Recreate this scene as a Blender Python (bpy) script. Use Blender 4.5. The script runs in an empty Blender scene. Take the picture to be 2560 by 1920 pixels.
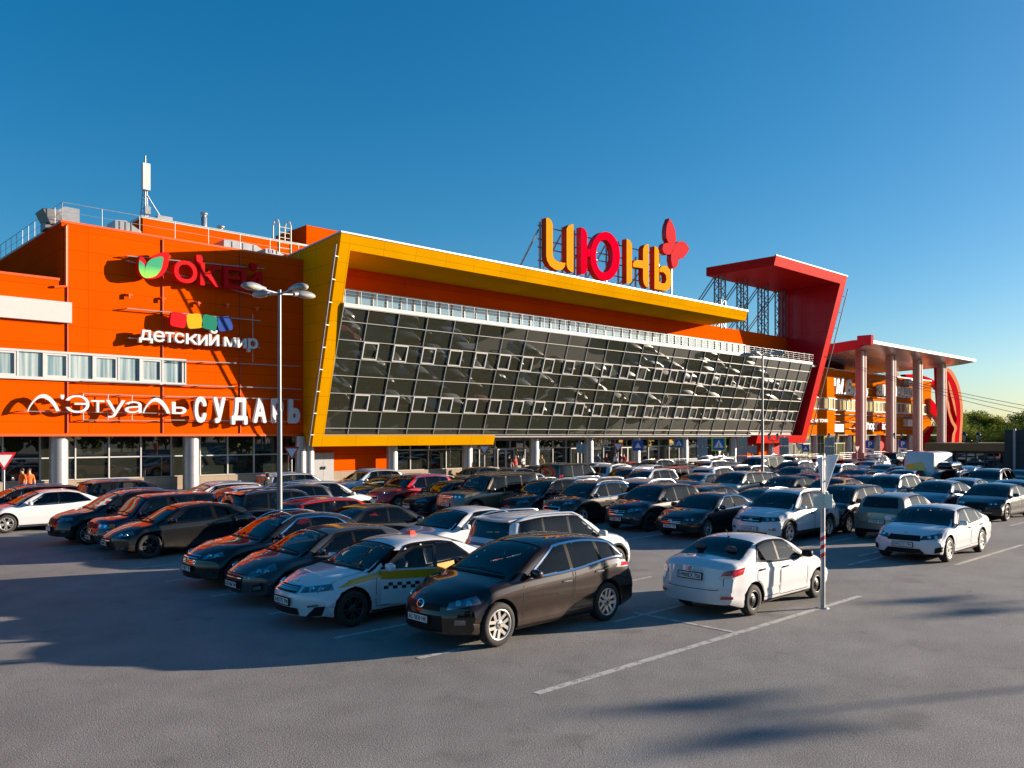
import bpy, bmesh, math, random
import numpy as np
from mathutils import Vector, Matrix
from mathutils.bvhtree import BVHTree
R = math.radians
random.seed(7)
S = bpy.context.scene
COL = S.collection
# world axes: x runs along the mall front (away to the right), y towards the mall, z up; the eye stands at (0, 0, 3.5)
# ---------------------------------------------------------------- camera
FPX, HOR, EYE = 2070.0, 1087.0, 3.5
cd = bpy.data.cameras.new('camera'); cam = bpy.data.objects.new('camera', cd); COL.objects.link(cam)
cam.location = (0, 0, EYE)
cam.rotation_euler = (R(90), 0, -math.atan2(.688, .725))
cd.sensor_width = 36.0; cd.lens = 36.0 * FPX / 2560.0
cd.shift_y = (HOR - 960.0) / 2560.0
cd.clip_start = .1; cd.clip_end = 6000
S.camera = cam
# ---------------------------------------------------------------- sky and sun
SUN_EL = R(11.0)
SUN_H = Vector((.882, -.469, 0)).normalized()
TO_SUN = Vector((SUN_H.x * math.cos(SUN_EL), SUN_H.y * math.cos(SUN_EL), math.sin(SUN_EL)))
W = bpy.data.worlds.new('World'); S.world = W; W.use_nodes = True
wn = W.node_tree; wn.nodes.clear()
sky = wn.nodes.new('ShaderNodeTexSky'); sky.sky_type = 'NISHITA'; sky.sun_disc = False
sky.sun_elevation = SUN_EL; sky.sun_rotation = math.atan2(SUN_H.x, SUN_H.y)
sky.altitude = 150; sky.air_density = .9; sky.dust_density = .8; sky.ozone_density = 4.5
hs = wn.nodes.new('ShaderNodeHueSaturation'); hs.inputs['Saturation'].default_value = 1.38
bg = wn.nodes.new('ShaderNodeBackground'); bg.inputs['Strength'].default_value = .074
wo = wn.nodes.new('ShaderNodeOutputWorld')
gm = wn.nodes.new('ShaderNodeGamma'); gm.inputs[1].default_value = .85
sc1 = wn.nodes.new('ShaderNodeVectorMath'); sc1.operation = 'SCALE'; sc1.inputs['Scale'].default_value = 1 / 1.9
sc2 = wn.nodes.new('ShaderNodeVectorMath'); sc2.operation = 'MULTIPLY'; sc2.inputs[1].default_value = (1.9, 1.74, 1.52)
wn.links.new(sky.outputs[0], sc1.inputs[0]); wn.links.new(sc1.outputs[0], gm.inputs[0]); wn.links.new(gm.outputs[0], sc2.inputs[0])
wn.links.new(sc2.outputs[0], hs.inputs['Color']); wn.links.new(hs.outputs[0], bg.inputs['Color'])
wn.links.new(bg.outputs[0], wo.inputs['Surface'])
sd = bpy.data.lights.new('sun', 'SUN'); sun = bpy.data.objects.new('sun', sd); COL.objects.link(sun)
sd.energy = 4.0; sd.angle = R(.5); sd.color = (1.0, .83, .66)
sun.rotation_euler = (-TO_SUN).to_track_quat('-Z', 'Y').to_euler()
S.view_settings.view_transform = 'Standard'; S.view_settings.look = 'None'
S.view_settings.exposure = 1.68; S.view_settings.gamma = 1.0
S.cycles.max_bounces = 7; S.cycles.transparent_max_bounces = 10; S.cycles.glossy_bounces = 4; S.cycles.diffuse_bounces = 3
S.cycles.caustics_reflective = False; S.cycles.caustics_refractive = False
S.cycles.use_denoising = True
try: S.cycles.denoiser = 'OPENIMAGEDENOISE'
except Exception: pass
S.cycles.sample_clamp_indirect = 6

# ---------------------------------------------------------------- helpers
def hexlin(r, g, b):
    f = lambda c: (c / 255 / 12.92) if c / 255 <= .04045 else ((c / 255 + .055) / 1.055) ** 2.4
    return (f(r), f(g), f(b))
MATS = {}
def mat(name, col, rough=.5, metal=0, coat=0, spec=.5, var=0, vscale=3, bump=0, bscale=60, coat_rough=.03):
    if name in MATS: return MATS[name]
    m = bpy.data.materials.new(name); m.use_nodes = True; nt = m.node_tree; b = nt.nodes['Principled BSDF']
    b.inputs['Base Color'].default_value = (*col, 1); b.inputs['Roughness'].default_value = rough
    b.inputs['Metallic'].default_value = metal; b.inputs['Coat Weight'].default_value = coat
    b.inputs['Coat Roughness'].default_value = coat_rough; b.inputs['Specular IOR Level'].default_value = spec
    if var or bump:
        tc = nt.nodes.new('ShaderNodeTexCoord')
        if var:
            nz = nt.nodes.new('ShaderNodeTexNoise'); nz.inputs['Scale'].default_value = vscale; nz.inputs['Detail'].default_value = 5
            mp = nt.nodes.new('ShaderNodeMapRange'); mp.inputs[1].default_value = .3; mp.inputs[2].default_value = .7
            mp.inputs[3].default_value = 1 - var; mp.inputs[4].default_value = 1 + var
            mx = nt.nodes.new('ShaderNodeVectorMath'); mx.operation = 'SCALE'; mx.inputs[0].default_value = col
            nt.links.new(tc.outputs['Object'], nz.inputs['Vector']); nt.links.new(nz.outputs[0], mp.inputs[0])
            nt.links.new(mp.outputs[0], mx.inputs['Scale']); nt.links.new(mx.outputs[0], b.inputs['Base Color'])
        if bump:
            n2 = nt.nodes.new('ShaderNodeTexNoise'); n2.inputs['Scale'].default_value = bscale; n2.inputs['Detail'].default_value = 4
            bp = nt.nodes.new('ShaderNodeBump'); bp.inputs['Strength'].default_value = bump; bp.inputs['Distance'].default_value = .02
            nt.links.new(tc.outputs['Object'], n2.inputs['Vector']); nt.links.new(n2.outputs[0], bp.inputs['Height'])
            nt.links.new(bp.outputs[0], b.inputs['Normal'])
    MATS[name] = m; return m
def clad(name, col, w=6.0, h=1.05, var=.04, rough=.6, axes='XZ', dark=.5, coat=.0, spec=.0):
    """metal cassette cladding: joints, small tone changes from sheet to sheet, thin ribs"""
    if name in MATS: return MATS[name]
    m = bpy.data.materials.new(name); m.use_nodes = True; nt = m.node_tree; b = nt.nodes['Principled BSDF']
    tc = nt.nodes.new('ShaderNodeTexCoord'); sp = nt.nodes.new('ShaderNodeSeparateXYZ'); cb = nt.nodes.new('ShaderNodeCombineXYZ')
    nt.links.new(tc.outputs['Object'], sp.inputs[0])
    nt.links.new(sp.outputs[axes[0]], cb.inputs[0]); nt.links.new(sp.outputs[axes[1]], cb.inputs[1])
    br = nt.nodes.new('ShaderNodeTexBrick'); br.offset = 0; br.squash = 1
    br.inputs['Scale'].default_value = 1; br.inputs['Brick Width'].default_value = w; br.inputs['Row Height'].default_value = h
    br.inputs['Mortar Size'].default_value = .012; br.inputs['Mortar Smooth'].default_value = .1; br.inputs['Bias'].default_value = 0
    br.inputs['Color1'].default_value = (*[c * (1 + var) for c in col], 1); br.inputs['Color2'].default_value = (*[c * (1 - var) for c in col], 1)
    br.inputs['Mortar'].default_value = (*[c * dark for c in col], 1)
    nt.links.new(cb.outputs[0], br.inputs['Vector'])
    nz = nt.nodes.new('ShaderNodeTexNoise'); nz.inputs['Scale'].default_value = .35; nz.inputs['Detail'].default_value = 6
    nt.links.new(tc.outputs['Object'], nz.inputs['Vector'])
    mp = nt.nodes.new('ShaderNodeMapRange'); mp.inputs[1].default_value = .3; mp.inputs[2].default_value = .7; mp.inputs[3].default_value = .93; mp.inputs[4].default_value = 1.05
    nt.links.new(nz.outputs[0], mp.inputs[0])
    mx = nt.nodes.new('ShaderNodeVectorMath'); mx.operation = 'SCALE'
    nt.links.new(br.outputs[0], mx.inputs[0]); nt.links.new(mp.outputs[0], mx.inputs['Scale']); nt.links.new(mx.outputs[0], b.inputs['Base Color'])
    bp = nt.nodes.new('ShaderNodeBump'); bp.inputs['Strength'].default_value = .35; bp.inputs['Distance'].default_value = .02
    inv = nt.nodes.new('ShaderNodeMath'); inv.operation = 'SUBTRACT'; inv.inputs[0].default_value = 1
    nt.links.new(br.outputs['Fac'], inv.inputs[1]); nt.links.new(inv.outputs[0], bp.inputs['Height']); nt.links.new(bp.outputs[0], b.inputs['Normal'])
    b.inputs['Roughness'].default_value = rough; b.inputs['Coat Weight'].default_value = coat; b.inputs['Specular IOR Level'].default_value = spec
    MATS[name] = m; return m

class MB:
    """collects shapes and links them as ONE mesh object"""
    def __init__(s): s.v = []; s.f = []; s.m = []; s.mi = 0; s.sm = []
    def add(s, vs, fs, smooth=False):
        o = len(s.v); s.v += [tuple(v) for v in vs]
        for f in fs: s.f.append(tuple(i + o for i in f)); s.m.append(s.mi); s.sm.append(smooth)
        return s
    def box(s, x0, x1, y0, y1, z0, z1):
        v = [(x, y, z) for z in (z0, z1) for y in (y0, y1) for x in (x0, x1)]
        return s.add(v, [(0, 2, 3, 1), (4, 5, 7, 6), (0, 1, 5, 4), (2, 6, 7, 3), (0, 4, 6, 2), (1, 3, 7, 5)])
    def hexa(s, a, b):
        """two quads a and b (4 points each) joined to a solid"""
        return s.add(list(a) + list(b), [(3, 2, 1, 0), (4, 5, 6, 7), (0, 1, 5, 4), (1, 2, 6, 5), (2, 3, 7, 6), (3, 0, 4, 7)])
    def prism(s, pts, off, smooth_side=False):
        """planar outline pts (3D) pushed by the vector off"""
        n = len(pts); off = Vector(off); q = [Vector(p) for p in pts]
        s.add(q + [p + off for p in q], [tuple(range(n - 1, -1, -1)), tuple(range(n, 2 * n))] + [(i, (i + 1) % n, (i + 1) % n + n, i + n) for i in range(n)])
        return s
    def tube(s, a, b, r, n=8, r2=None, caps=True):
        a, b = Vector(a), Vector(b); d = (b - a)
        if d.length < 1e-6: return s
        d.normalize(); u = d.orthogonal().normalized(); w = d.cross(u); r2 = r if r2 is None else r2
        vs = [a + (u * math.cos(t) + w * math.sin(t)) * r for t in [2 * math.pi * i / n for i in range(n)]]
        vs += [b + (u * math.cos(t) + w * math.sin(t)) * r2 for t in [2 * math.pi * i / n for i in range(n)]]
        s.add(vs, [(i, (i + 1) % n, (i + 1) % n + n, i + n) for i in range(n)], True)
        if caps: s.add(vs, [tuple(range(n - 1, -1, -1)), tuple(range(n, 2 * n))])
        return s
    def path(s, pts, r, n=6):
        for a, b in zip(pts, pts[1:]): s.tube(a, b, r, n)
        return s
    def bar(s, a, b, w, h=None):
        """square bar"""
        a, b = Vector(a), Vector(b); h = w if h is None else h; d = (b - a).normalized()
        up = Vector((0, 0, 1)) if abs(d.z) < .9 else Vector((0, 1, 0))
        u = d.cross(up).normalized() * w / 2; k = u.cross(d).normalized() * h / 2
        return s.hexa([a - u - k, a + u - k, a + u + k, a - u + k], [b - u - k, b + u - k, b + u + k, b - u + k])
    def lathe(s, prof, n=24, c=(0, 0, 0), axis='Z'):
        """profile [(r, h)] turned about an axis"""
        vs = []
        for r, h in prof:
            for i in range(n):
                t = 2 * math.pi * i / n; x, y = r * math.cos(t), r * math.sin(t)
                vs.append((c[0] + x, c[1] + y, c[2] + h) if axis == 'Z' else (c[0] + x, c[1] + h, c[2] + y))
        fs = []
        for j in range(len(prof) - 1):
            for i in range(n):
                q = (j * n + i, j * n + (i + 1) % n, (j + 1) * n + (i + 1) % n, (j + 1) * n + i)
                fs.append(q if axis == 'Z' else q[::-1])
        return s.add(vs, fs, True)
    def build(s, name, mats, parent=None, loc=None):
        me = bpy.data.meshes.new(name); me.from_pydata(s.v, [], s.f)
        ms = mats if isinstance(mats, (list, tuple)) else [mats]
        for m in ms: me.materials.append(m)
        me.polygons.foreach_set('material_index', s.m); me.polygons.foreach_set('use_smooth', s.sm)
        me.update()
        return link(name, me, parent, loc)
def link(name, me, parent=None, loc=None):
    o = bpy.data.objects.new(name, me); COL.objects.link(o)
    if parent: o.parent = parent
    if loc: o.location = loc
    return o
def empty(name, loc=(0, 0, 0), rz=0, parent=None):
    o = bpy.data.objects.new(name, None); COL.objects.link(o); o.location = loc; o.rotation_euler = (0, 0, rz)
    o.empty_display_size = .2
    if parent: o.parent = parent
    return o
def tag(o, label=None, cat=None, group=None, kind=None):
    if label: o['label'] = label
    if cat: o['category'] = cat
    if group: o['group'] = group
    if kind: o['kind'] = kind
    return o
def copy_tree(o, parent=None, keep=None):
    c = o.copy(); COL.objects.link(c); c.parent = parent
    for k in ('label', 'category', 'group'):
        if parent is None and k in c: del c[k]
    for ch in o.children:
        if keep is None or keep(ch): copy_tree(ch, c, keep)
    return c
def ray(px):
    """slope of the sight line through photo column px"""
    return (px - 1280.0) / FPX
def at_d(px, py, d):
    """point of the upright plane y = d seen at photo pixel (px, py): returns (x, z)"""
    s = ray(px); t = d / (.725 - .688 * s)
    return t * (.725 * s + .688), EYE + (HOR - py) / FPX * t
def at_u(px, py, u):
    s = ray(px); t = u / (.725 * s + .688)
    return t * (.725 - .688 * s), EYE + (HOR - py) / FPX * t
def at_z(px, py, z=0.0):
    t = (EYE - z) * FPX / (py - HOR); s = ray(px)
    return t * (.725 * s + .688), t * (.725 - .688 * s)
def text_mesh(txt, extrude=.0, bold=0.0, shear=0.0, space=1.0, res=3):
    """solid letters; strokes that overlap inside a glyph are merged into one face"""
    from mathutils.geometry import delaunay_2d_cdt
    cu = bpy.data.curves.new('txt', 'FONT'); cu.body = txt; cu.shear = shear; cu.fill_mode = 'NONE'
    cu.space_character = space; cu.resolution_u = res; cu.size = 1
    ob = bpy.data.objects.new('txt', cu); COL.objects.link(ob); bpy.context.view_layer.update()
    me = bpy.data.meshes.new_from_object(ob.evaluated_get(bpy.context.evaluated_depsgraph_get()))
    bpy.data.objects.remove(ob); bpy.data.curves.remove(cu)
    nb = {}
    for e in me.edges:
        a, b = e.vertices; nb.setdefault(a, []).append(b); nb.setdefault(b, []).append(a)
    co = [v.co.to_2d() for v in me.vertices]; seen = set(); loops = []
    for v0 in sorted(nb):
        if v0 in seen: continue
        lp = [v0]; seen.add(v0); cur = v0
        while True:
            nx = [n for n in nb[cur] if n not in seen]
            if not nx: break
            cur = min(nx) if len(lp) == 1 else nx[0]; lp.append(cur); seen.add(cur)
        if len(lp) > 2: loops.append(lp)
    bpy.data.meshes.remove(me)
    if txt in 'ьЬ':                                                  # stem and bowl drawn by hand
        arc = lambda cx, cy, rx, ry: [(cx + rx * math.sin(math.pi * i / 16), cy + ry * math.cos(math.pi * i / 16)) for i in range(17)]
        o_ = [(0, 0), (0, 1), (.25, 1), (.25, .60)] + arc(.60, .30, .40, .30); h_ = [(.25, .15), (.25, .45)] + arc(.58, .30, .17, .15)
        co = [Vector(p) for p in o_ + h_[::-1]]; loops = [list(range(len(o_))), list(range(len(o_), len(o_) + len(h_)))]
    area = [sum(co[l[i]].x * co[l[(i + 1) % len(l)]].y - co[l[(i + 1) % len(l)]].x * co[l[i]].y for i in range(len(l))) for l in loops]
    V, E, F, _, _, of = delaunay_2d_cdt(co, [], [l if a > 0 else l[::-1] for l, a in zip(loops, area)], 0, 1e-6)
    keep = [f for f, o in zip(F, of) if sum((1 if area[k] > 0 else -1) for k in o)]
    n = len(V); use = {}
    for f in keep:
        for i in range(3): use[(f[i], f[(i + 1) % 3])] = 1
    fs = [tuple(i + n for i in f) for f in keep] + [tuple(reversed(f)) for f in keep]
    fs += [(a, b, b + n, a + n) for (a, b) in use if (b, a) not in use]
    out = bpy.data.meshes.new('txt'); out.from_pydata([(v.x, v.y, -extrude) for v in V] + [(v.x, v.y, extrude) for v in V], [], fs); out.update(); return out
def text_fit(name, txt, m, p0, ux, uz, w, h, depth, parent=None, bold=0.0, shear=0.0, space=1.0, res=3):
    """letters filling the box w x h whose lower left corner is p0; ux runs along the line, uz up, depth towards the reader"""
    me = text_mesh(txt, .5, 0, shear, space, res); co = [v.co.copy() for v in me.vertices]; fs = [tuple(p.vertices) for p in me.polygons]; bpy.data.meshes.remove(me)
    lo = [min(c[i] for c in co) for i in range(3)]; hi = [max(c[i] for c in co) for i in range(3)]; mb = MB()
    ux, uz = Vector(ux).normalized(), Vector(uz).normalized(); un = ux.cross(uz); e = bold * h
    for k, (dx, dz) in enumerate(((0, 0),) if not bold else ((-1, 0), (1, 0), (0, -1), (0, 1))):
        mb.add([Vector(p0) + ux * ((c[0] - lo[0]) / (hi[0] - lo[0]) * (w - 2 * e) + e + dx * e) + uz * ((c[1] - lo[1]) / (hi[1] - lo[1]) * (h - 2 * e) + e + dz * e) + un * ((c[2] - lo[2]) / max(1e-6, hi[2] - lo[2]) * (depth + .0004 * k)) for c in co], fs)
    return mb.build(name, m, parent)
def catmull(pts, n=6, closed=True):
    out = []; N = len(pts)
    for i in range(N if closed else N - 1):
        p = [Vector(pts[(i + k) % N]) if closed else Vector(pts[min(max(i + k, 0), N - 1)]) for k in (-1, 0, 1, 2)]
        for j in range(n):
            t = j / n
            out.append(.5 * ((2 * p[1]) + (p[2] - p[0]) * t + (2 * p[0] - 5 * p[1] + 4 * p[2] - p[3]) * t * t + (3 * p[1] - p[0] - 3 * p[2] + p[3]) * t ** 3))
    if not closed: out.append(Vector(pts[-1]))
    return out
# ================================================================ materials of the setting
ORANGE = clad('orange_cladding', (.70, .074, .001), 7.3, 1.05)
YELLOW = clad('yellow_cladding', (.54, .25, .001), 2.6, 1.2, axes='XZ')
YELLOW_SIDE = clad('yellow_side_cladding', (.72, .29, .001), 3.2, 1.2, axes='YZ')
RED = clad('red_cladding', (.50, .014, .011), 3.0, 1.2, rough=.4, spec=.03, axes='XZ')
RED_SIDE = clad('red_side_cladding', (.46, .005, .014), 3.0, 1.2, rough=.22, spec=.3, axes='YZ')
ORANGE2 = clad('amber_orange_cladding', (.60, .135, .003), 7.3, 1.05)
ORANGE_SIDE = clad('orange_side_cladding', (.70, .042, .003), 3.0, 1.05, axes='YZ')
WHITE = mat('white_paint', (.55, .55, .54), .5, spec=.2, var=.05)
PVC = mat('white_window_frame', (.50, .51, .51), .5, spec=.2, var=.04)
SILVER = mat('brushed_column_metal', (.40, .40, .41), .42, .55, var=.06, vscale=1.5)
STEEL = mat('galvanised_steel', (.36, .37, .38), .45, .6, var=.12, vscale=5)
DARKSTEEL = mat('dark_weathered_steel', (.17, .17, .18), .5, .4, var=.15)
DUCT = mat('duct_sheet_metal', (.33, .34, .35), .4, .5, var=.15, vscale=2)
BEIGE = clad('beige_stone_plinth', (.34, .27, .20), .9, .45, rough=.7, dark=.7)
ROOFM = mat('roof_membrane', (.32, .31, .30), .8, var=.15)
PINK = clad('pale_pillar_cladding', (.38, .24, .22), 1.2, 1.6, rough=.35)
PINKRED = clad('rose_canopy_fascia', (.40, .06, .07), 4, 2, rough=.35)
LETTER = mat('white_sign_letters', (.60, .61, .62), .5, spec=.2)
BLACK = mat('black_paint', (.012, .012, .013), .35, coat=.3)
DOORGREY = mat('grey_door_paint', (.32, .33, .34), .5, var=.04)
DUCTDARK = mat('dark_void', (.01, .01, .012), .7)
def mirror_glass(name, col, ior, rough=.01, wob=.0):
    m = mat(name, col, rough, 0, 0, .5); b = m.node_tree.nodes['Principled BSDF']; b.inputs['IOR'].default_value = ior
    return m
CWGLASS = mirror_glass('tinted_curtain_wall_glass', (.026, .028, .019), 2.05)
SHOPGLASS = mirror_glass('dark_shop_window_glass', (.016, .019, .014), 2.0)
PALEGLASS = mirror_glass('pale_curtained_glass', (.30, .37, .39), 1.6, .05)
# curtain folds seen behind the pale glass
nt = PALEGLASS.node_tree; tc = nt.nodes.new('ShaderNodeTexCoord'); wv = nt.nodes.new('ShaderNodeTexNoise'); mpn = nt.nodes.new('ShaderNodeMapping')
mpn.inputs['Scale'].default_value = (5, 5, .12); wv.inputs['Scale'].default_value = 1.2; wv.inputs['Detail'].default_value = 3
cr = nt.nodes.new('ShaderNodeValToRGB'); cr.color_ramp.elements[0].position = .35; cr.color_ramp.elements[1].position = .68
cr.color_ramp.elements[0].color = (.13, .22, .26, 1); cr.color_ramp.elements[1].color = (.44, .50, .50, 1)
nt.links.new(tc.outputs['Object'], mpn.inputs[0]); nt.links.new(mpn.outputs[0], wv.inputs['Vector']); nt.links.new(wv.outputs[0], cr.inputs[0])
nt.links.new(cr.outputs[0], nt.nodes['Principled BSDF'].inputs['Base Color'])
ASPH = bpy.data.materials.new('worn_asphalt'); ASPH.use_nodes = True
def make_asphalt():
    nt = ASPH.node_tree; b = nt.nodes['Principled BSDF']; L = nt.links.new
    tc = nt.nodes.new('ShaderNodeTexCoord')
    def noise(scale, det=4, rough=.6):
        n = nt.nodes.new('ShaderNodeTexNoise'); n.inputs['Scale'].default_value = scale; n.inputs['Detail'].default_value = det; n.inputs['Roughness'].default_value = rough
        L(tc.outputs['Object'], n.inputs['Vector']); return n.outputs[0]
    def rng(src, a, c, lo, hi):
        m = nt.nodes.new('ShaderNodeMapRange'); m.inputs[1].default_value = a; m.inputs[2].default_value = c; m.inputs[3].default_value = lo; m.inputs[4].default_value = hi
        L(src, m.inputs[0]); return m.outputs[0]
    def mul(a, c):
        m = nt.nodes.new('ShaderNodeMath'); m.operation = 'MULTIPLY'; L(a, m.inputs[0]); L(c, m.inputs[1]); return m.outputs[0]
    big = rng(noise(.16, 6), .3, .7, .80, 1.16); mid = rng(noise(1.3, 6), .3, .7, .90, 1.10); fine = rng(noise(42, 3, .7), .3, .7, .62, 1.36)
    vo = nt.nodes.new('ShaderNodeTexVoronoi'); vo.inputs['Scale'].default_value = 95; L(tc.outputs['Object'], vo.inputs['Vector'])
    chips = rng(vo.outputs['Distance'], 0, .5, 1.35, .8)
    # cracks
    wp = nt.nodes.new('ShaderNodeTexNoise'); wp.inputs['Scale'].default_value = .8; L(tc.outputs['Object'], wp.inputs['Vector'])
    ad = nt.nodes.new('ShaderNodeVectorMath'); ad.operation = 'MULTIPLY_ADD'; L(wp.outputs['Color'], ad.inputs[0]); ad.inputs[1].default_value = (1.6, 1.6, 0); L(tc.outputs['Object'], ad.inputs[2])
    cv = nt.nodes.new('ShaderNodeTexVoronoi'); cv.feature = 'DISTANCE_TO_EDGE'; cv.inputs['Scale'].default_value = .11; L(ad.outputs[0], cv.inputs['Vector'])
    crack = rng(cv.outputs['Distance'], .0, .0012, .72, 1.0)
    # oil stains
    st = rng(noise(.8, 3), .60, .72, 1.0, .76)
    v = mul(mul(mul(mul(mul(big, mid), fine), chips), crack), st)
    sc = nt.nodes.new('ShaderNodeVectorMath'); sc.operation = 'SCALE'; sc.inputs[0].default_value = (.275, .26, .245); L(v, sc.inputs['Scale'])
    L(sc.outputs[0], b.inputs['Base Color']); b.inputs['Roughness'].default_value = .85; b.inputs['Specular IOR Level'].default_value = .3
    bp = nt.nodes.new('ShaderNodeBump'); bp.inputs['Strength'].default_value = .55; bp.inputs['Distance'].default_value = .012
    L(mul(fine, chips), bp.inputs['Height']); L(bp.outputs[0], b.inputs['Normal'])
make_asphalt()
LINEM = bpy.data.materials.new('worn_line_paint'); LINEM.use_nodes = True
def make_line():
    nt = LINEM.node_tree; b = nt.nodes['Principled BSDF']; L = nt.links.new; tc = nt.nodes.new('ShaderNodeTexCoord')
    n = nt.nodes.new('ShaderNodeTexNoise'); n.inputs['Scale'].default_value = 7; n.inputs['Detail'].default_value = 7; n.inputs['Roughness'].default_value = .75; L(tc.outputs['Object'], n.inputs['Vector'])
    m = nt.nodes.new('ShaderNodeMapRange'); m.inputs[1].default_value = .40; m.inputs[2].default_value = .50; L(n.outputs[0], m.inputs[0])
    mx = nt.nodes.new('ShaderNodeMix'); mx.data_type = 'RGBA'; mx.inputs[6].default_value = (.19, .18, .17, 1); mx.inputs[7].default_value = (.50, .48, .45, 1)
    L(m.outputs[0], mx.inputs[0]); L(mx.outputs[2], b.inputs['Base Color']); b.inputs['Roughness'].default_value = .8
make_line()
PAVE = clad('grey_paving', (.30, .28, .26), .6, .6, rough=.8, axes='XY', dark=.75)
GRASSM = mat('grass_verge', (.06, .09, .025), .9, var=.4, vscale=.3)

def wb(mb, name, m, parent=None):
    """link a mesh drawn in world coordinates under a thing"""
    o = mb.build(name, m)
    if parent:
        o.parent = parent; o.matrix_parent_inverse = Matrix.Translation(-Vector(parent.location))
    return o
# ================================================================ ground
g = MB(); g.add([(-900, -900, 0), (2500, -900, 0), (2500, 2500, 0), (-900, 2500, 0)], [(0, 1, 2, 3)])
tag(g.build('ground', ASPH), kind='structure')
g = MB(); g.box(-60, 170, 43.6, 75, -.2, .14)
tag(g.build('pavement', PAVE), kind='structure')
g = MB(); g.box(-60, 170, 43.42, 43.597, -.2, .16)
tag(g.build('kerb', mat('concrete_kerb', (.36, .35, .33), .8, var=.12)), kind='structure')
g = MB(); g.add([(150, -300, .012), (2400, -300, .012), (2400, 2400, .012), (-800, 2400, .012), (-800, 120, .012), (150, 120, .012)], [(0, 1, 2, 3, 4, 5)])
tag(g.build('terrain', GRASSM), kind='structure')
lm = MB()
def line(x0, y0, x1, y1, w=.11):
    line.k = getattr(line, 'k', 0) + 1; zz = .004 + .0012 * (line.k % 3); a, b = Vector((x0, y0, zz)), Vector((x1, y1, zz)); d = (b - a).normalized(); n = Vector((-d.y, d.x, 0)) * w / 2
    lm.add([a - n, a + n, b + n, b - n], [(3, 2, 1, 0)])
for base in (7.8, 12.25, 22.1, 26.5, 36.0, 40.5, 50.2):
    for k in range(13):
        y = 9.85 - 2.5 + k * 2.52
        if k == 0 or (base < 9 and k == 1): continue
        line(base - .2, y + .05, base + 4.3, y + .05, .10)
line(*at_z(1340, 1734), *at_z(2150, 1490), .13)          # long line at the end of the rows
line(*at_z(1585, 1531), *at_z(1842, 1582), .11)

line(*at_z(1044, 1646), *at_z(1260, 1600), .12)
line(*at_z(2390, 1412), *at_z(2556, 1362), .12)
line(*at_z(2148, 1390), *at_z(2200, 1378), .1)
tag(lm.build('parking_lines', LINEM), kind='structure')

# ================================================================ left wing of the mall
wing = tag(empty('mall_wing', (20, 55, 0)), 'orange clad mall wing with a strip of white windows above dark shop windows', 'building')
UC = 13.26; DW = 49.6; U0 = 27.9
m = MB(); m.box(-25, UC, DW, 75, 3.5, 11.88); m.box(UC, U0 - .003, DW, 75, 3.5, 15.07)
m.mi = 1; m.box(UC + .1, U0 - .1, DW + .1, 74.9, 15.07, 15.10); m.box(-25, UC - .003, DW + .1, 74.9, 11.88, 11.9)
wb(m, 'wall', [ORANGE, ROOFM], wing)
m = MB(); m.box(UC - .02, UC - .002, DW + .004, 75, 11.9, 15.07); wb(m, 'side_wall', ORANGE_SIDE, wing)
m = MB(); m.box(-25, UC - .1, DW - .04, DW + .2, 11.88, 12.02); m.box(UC - .06, U0 - .01, DW - .04, DW + .2, 15.07, 15.2); m.box(UC - .06, UC + .14, DW + .203, 75, 15.07, 15.2)
m.box(-25, U0 - .01, DW - .03, DW - .002, 3.42, 3.56); wb(m, 'coping', mat('orange_trim', (.70, .09, .005), .45), wing)
m = MB()
for px in (168, 481 - 75, 600): m.tube((at_d(px, 900, DW)[0], DW - .03, 3.6), (at_d(px, 900, DW)[0], DW - .03, 15.0), .045, 6)
wb(m, 'seam_profile', mat('orange_seam', (.45, .04, .004), .5), wing)
m = MB(); m.box(19.8, 32.8, 56, 64, 15.1, 17.7); wb(m, 'roof_box', ORANGE, wing)
m = MB(); m.box(19.7, 32.85, 55.95, 64.05, 17.703, 17.85); wb(m, 'roof_box_coping', PVC, wing)
# strip of white windows
xr_, zt_ = at_d(463, 904, DW); _, zb_ = at_d(463, 958, DW)
fr = MB(); fr.box(-10, xr_, DW - .16, DW - .003, zb_ - .16, zb_); fr.box(-10, xr_, DW - .16, DW - .003, zt_, zt_ + .12)
edges = [at_d(px, 900, DW)[0] for px in (43, 108, 172, 232, 295, 349, 405, 455)]
wd = edges[-1] - edges[-3]
xs = [edges[0] - 1.43 * k for k in range(9, 0, -1)] + edges
for x in xs: fr.box(x - .05, x + .05, DW - .14, DW - .01, zb_, zt_)
fr.box(xr_ - .08, xr_, DW - .16, DW - .003, zb_, zt_)
wb(fr, 'window_band_frame', PVC, wing)
for i, (a, b) in enumerate(zip(xs, xs[1:])):
    if b < 6: continue
    w_ = MB(); w_.mi = 0; w_.box(a + .05, b - .05, DW - .03, DW - .012, zb_, zt_)
    if i % 2 == 0:
        w_.mi = 1
        for q in ((a + .05, a + .16, zb_, zt_), (b - .16, b - .05, zb_, zt_)): w_.box(q[0], q[1], DW - .12, DW - .031, q[2], q[3])
        w_.box(a + .16, b - .16, DW - .12, DW - .031, zb_, zb_ + .11); w_.box(a + .16, b - .16, DW - .12, DW - .031, zt_ - .11, zt_)
    wb(w_, 'window', [PALEGLASS, PVC], wing)
x1, za = at_d(176, 758, DW); _, zb = at_d(176, 809, DW)
m = MB(); m.box(-6, x1, DW - .28, DW - .004, zb, za)
tag(m.build('blank_sign_panel', mat('blank_white_banner', (.50, .50, .49), .5, spec=.15, var=.02)), 'blank white banner panel on the lower orange wall, left edge', 'sign panel')
m = MB(); m.tube((UC + .18, DW - .1, 11.6), (UC + .18, DW - .1, 14.9), .07, 8); m.tube((UC + .18, DW - .1, 11.6), (UC - .4, DW - .1, 11.5), .07, 8)
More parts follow.
